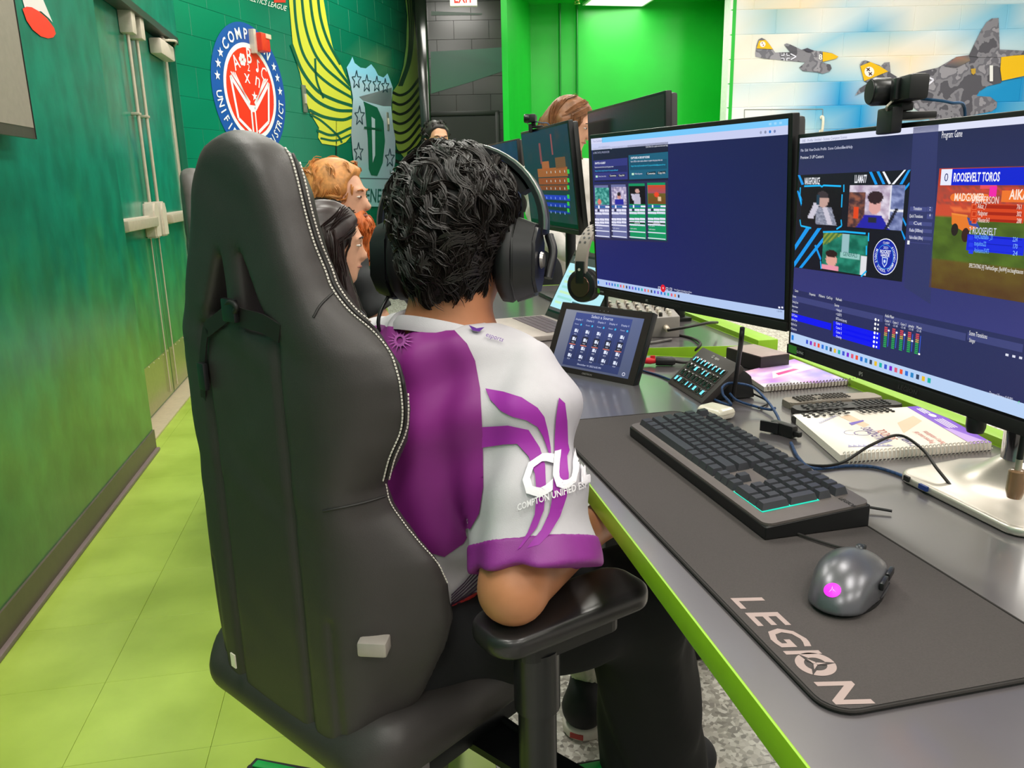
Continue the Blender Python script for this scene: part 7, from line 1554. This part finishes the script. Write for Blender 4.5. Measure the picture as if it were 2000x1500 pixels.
def plane(body, extra):
    F = Flat(); [F.poly(c4(p_), '#888', l_) for l_, p_ in enumerate(body)]; F.build('painted_aeroplane', m_camo, wsk, ps); F = Flat(); extra(F); F.build('aeroplane_markings', PRINT_MATT, wsk, lambda u_, v_, l: ps(u_, v_, l+4))
def ex1(F):
    F.poly(c4([(259, 315), (275, 265), (318, 260), (350, 298), (366, 320)]), '#f2bf16', 0); F.disc(*c4([(299, 288)])[0], 5.5, 5.5, '#f4f2ee', 1); F.disc(*c4([(296, 280)])[0], 1.2, 1.2, '#9a2a20', 2, 8); F.disc(*c4([(303, 294)])[0], 1.2, 1.2, '#9a2a20', 2, 8)
    F.poly(c4([(690, 337), (750, 347), (792, 368), (775, 382), (690, 402)]), '#f2bf16', 0)
    for (x, y) in ((-1, -1), (1, -1), (-1, 1), (1, 1)): F.line(c4([(447+x*28, 370+y*9), (447+x*9, 370+y*9), (447+x*9, 370+y*25)]), 1.6, '#eef', 1)
    F.line(c4([(480, 350), (517, 368), (482, 388)]), 2.2, '#eef', 1); F.text('8', *c4([(663, 388)])[0], 15, '#f2f2f2', 1, 'l', 1, 0, .02, 0, True); F.poly(c4([(560, 322), (590, 312), (636, 332), (600, 340)]), '#4a4a58', 1)
plane([[(292, 246), (318, 258), (345, 290), (380, 342), (460, 340), (520, 338), (555, 322), (590, 315), (640, 330), (690, 335), (750, 345), (790, 368), (780, 380), (700, 400), (660, 405), (560, 405), (450, 395), (300, 380), (252, 368), (250, 350), (258, 295), (270, 258)], [(438, 290), (455, 282), (480, 290), (565, 330), (480, 342), (460, 318)], [(536, 440), (560, 420), (580, 400), (680, 405), (740, 420), (748, 445), (735, 465), (690, 480), (650, 470), (560, 462)]], ex1)
def ex2(F):
    F.poly(c4([(935, 430), (1000, 403), (1060, 430), (1116, 465), (1040, 495), (960, 528)]), '#f2bf16', 0); F.disc(*c4([(993, 467)])[0], 9.5, 10, '#f4f2ee', 1)
    for (x, y) in ((986, 452), (1000, 480)): F.line(c4([(x-11, y-9), (x+11, y+9)]), 2, '#4a2018', 2); F.line(c4([(x-9, y+10), (x+9, y-10)]), 2, '#4a2018', 2)
    F.poly(c4([(1852, 372), (1930, 362), (2030, 356), (2120, 380), (2150, 420), (2120, 460), (2010, 492), (1856, 526), (1846, 450)]), '#f6c414', 1)
    for (x, y) in ((-1, -1), (1, -1), (-1, 1), (1, 1)): F.line(c4([(1297+x*55, 545+y*14), (1297+x*18, 542+y*14), (1297+x*18, 542+y*42)]), 2.4, '#eef', 1)
    F.line(c4([(1352, 488), (1412, 520), (1362, 562)]), 3.5, '#eef', 1); F.text('1', *c4([(1752, 525)])[0], 42, '#f2f2f2', 1, 'l', 1, 0, .03, 0, True); F.poly(c4([(1655, 448), (1685, 445), (1685, 475), (1670, 487), (1657, 475)]), '#c8a23a', 1)
    F.poly(c4([(1480, 430), (1560, 372), (1640, 358), (1650, 395), (1560, 440)]), ['#5a5a68', '#a87a6a', '#6a6a74', '#8a7a6a', '#55545e'], 1)
plane([[(985, 540), (1080, 500), (1200, 505), (1330, 465), (1440, 440), (1500, 405), (1560, 370), (1640, 358), (1720, 370), (1850, 372), (2010, 360), (2010, 490), (1856, 526), (1850, 540), (1760, 562), (1710, 595), (1690, 625), (1780, 630), (1825, 665), (1822, 700), (1790, 725), (1520, 780), (1400, 790), (1200, 640), (1100, 605), (1000, 600), (975, 570)], [(930, 420), (945, 398), (970, 393), (1060, 425), (1116, 465), (1205, 520), (1100, 540), (990, 545), (958, 527)], [(1070, 430), (1090, 408), (1125, 404), (1132, 470), (1100, 460)], [(1105, 520), (1000, 575), (900, 622), (930, 575), (985, 540)], [(1640, 365), (1680, 280), (1720, 200), (1755, 145), (1790, 120), (1835, 117), (1842, 322), (2010, 330), (2060, 345), (2010, 362), (1850, 372), (1720, 372)]], ex2)
F = Flat()
for (a_, b_2) in (((1454, 214), (1607, 213)), ((1454, 214), (1454, 260)), ((1607, 213), (1607, 250))): F.line([a_, b_2], 1.2, '#8a8a84', 0)
F.build('access_panel_outline', PRINT_MATT, wsk, ps); p_ = PL(1604, 243, SK0+nsk*.006, nsk); hd_ = empty('wall_handle', p_, -YAW, 'small white pull handle on the painted sky wall', 'handle'); tube('grip', [(0, -.0, -.06), (0, -.035, -.05), (0, -.035, .05), (0, 0, .06)], .012, m_wh, hd_, 8, 6); lathe('grip_boss', [(0, 0), (.018, 0), (.018, .006), (0, .006)], m_wh, hd_, 12, Matrix.Translation((0, 0, -.06)) @ Matrix.Rotation(R(90), 4, 'X')); lathe('grip_boss', [(0, 0), (.018, 0), (.018, .006), (0, .006)], m_wh, hd_, 12, Matrix.Translation((0, 0, .06)) @ Matrix.Rotation(R(90), 4, 'X'))
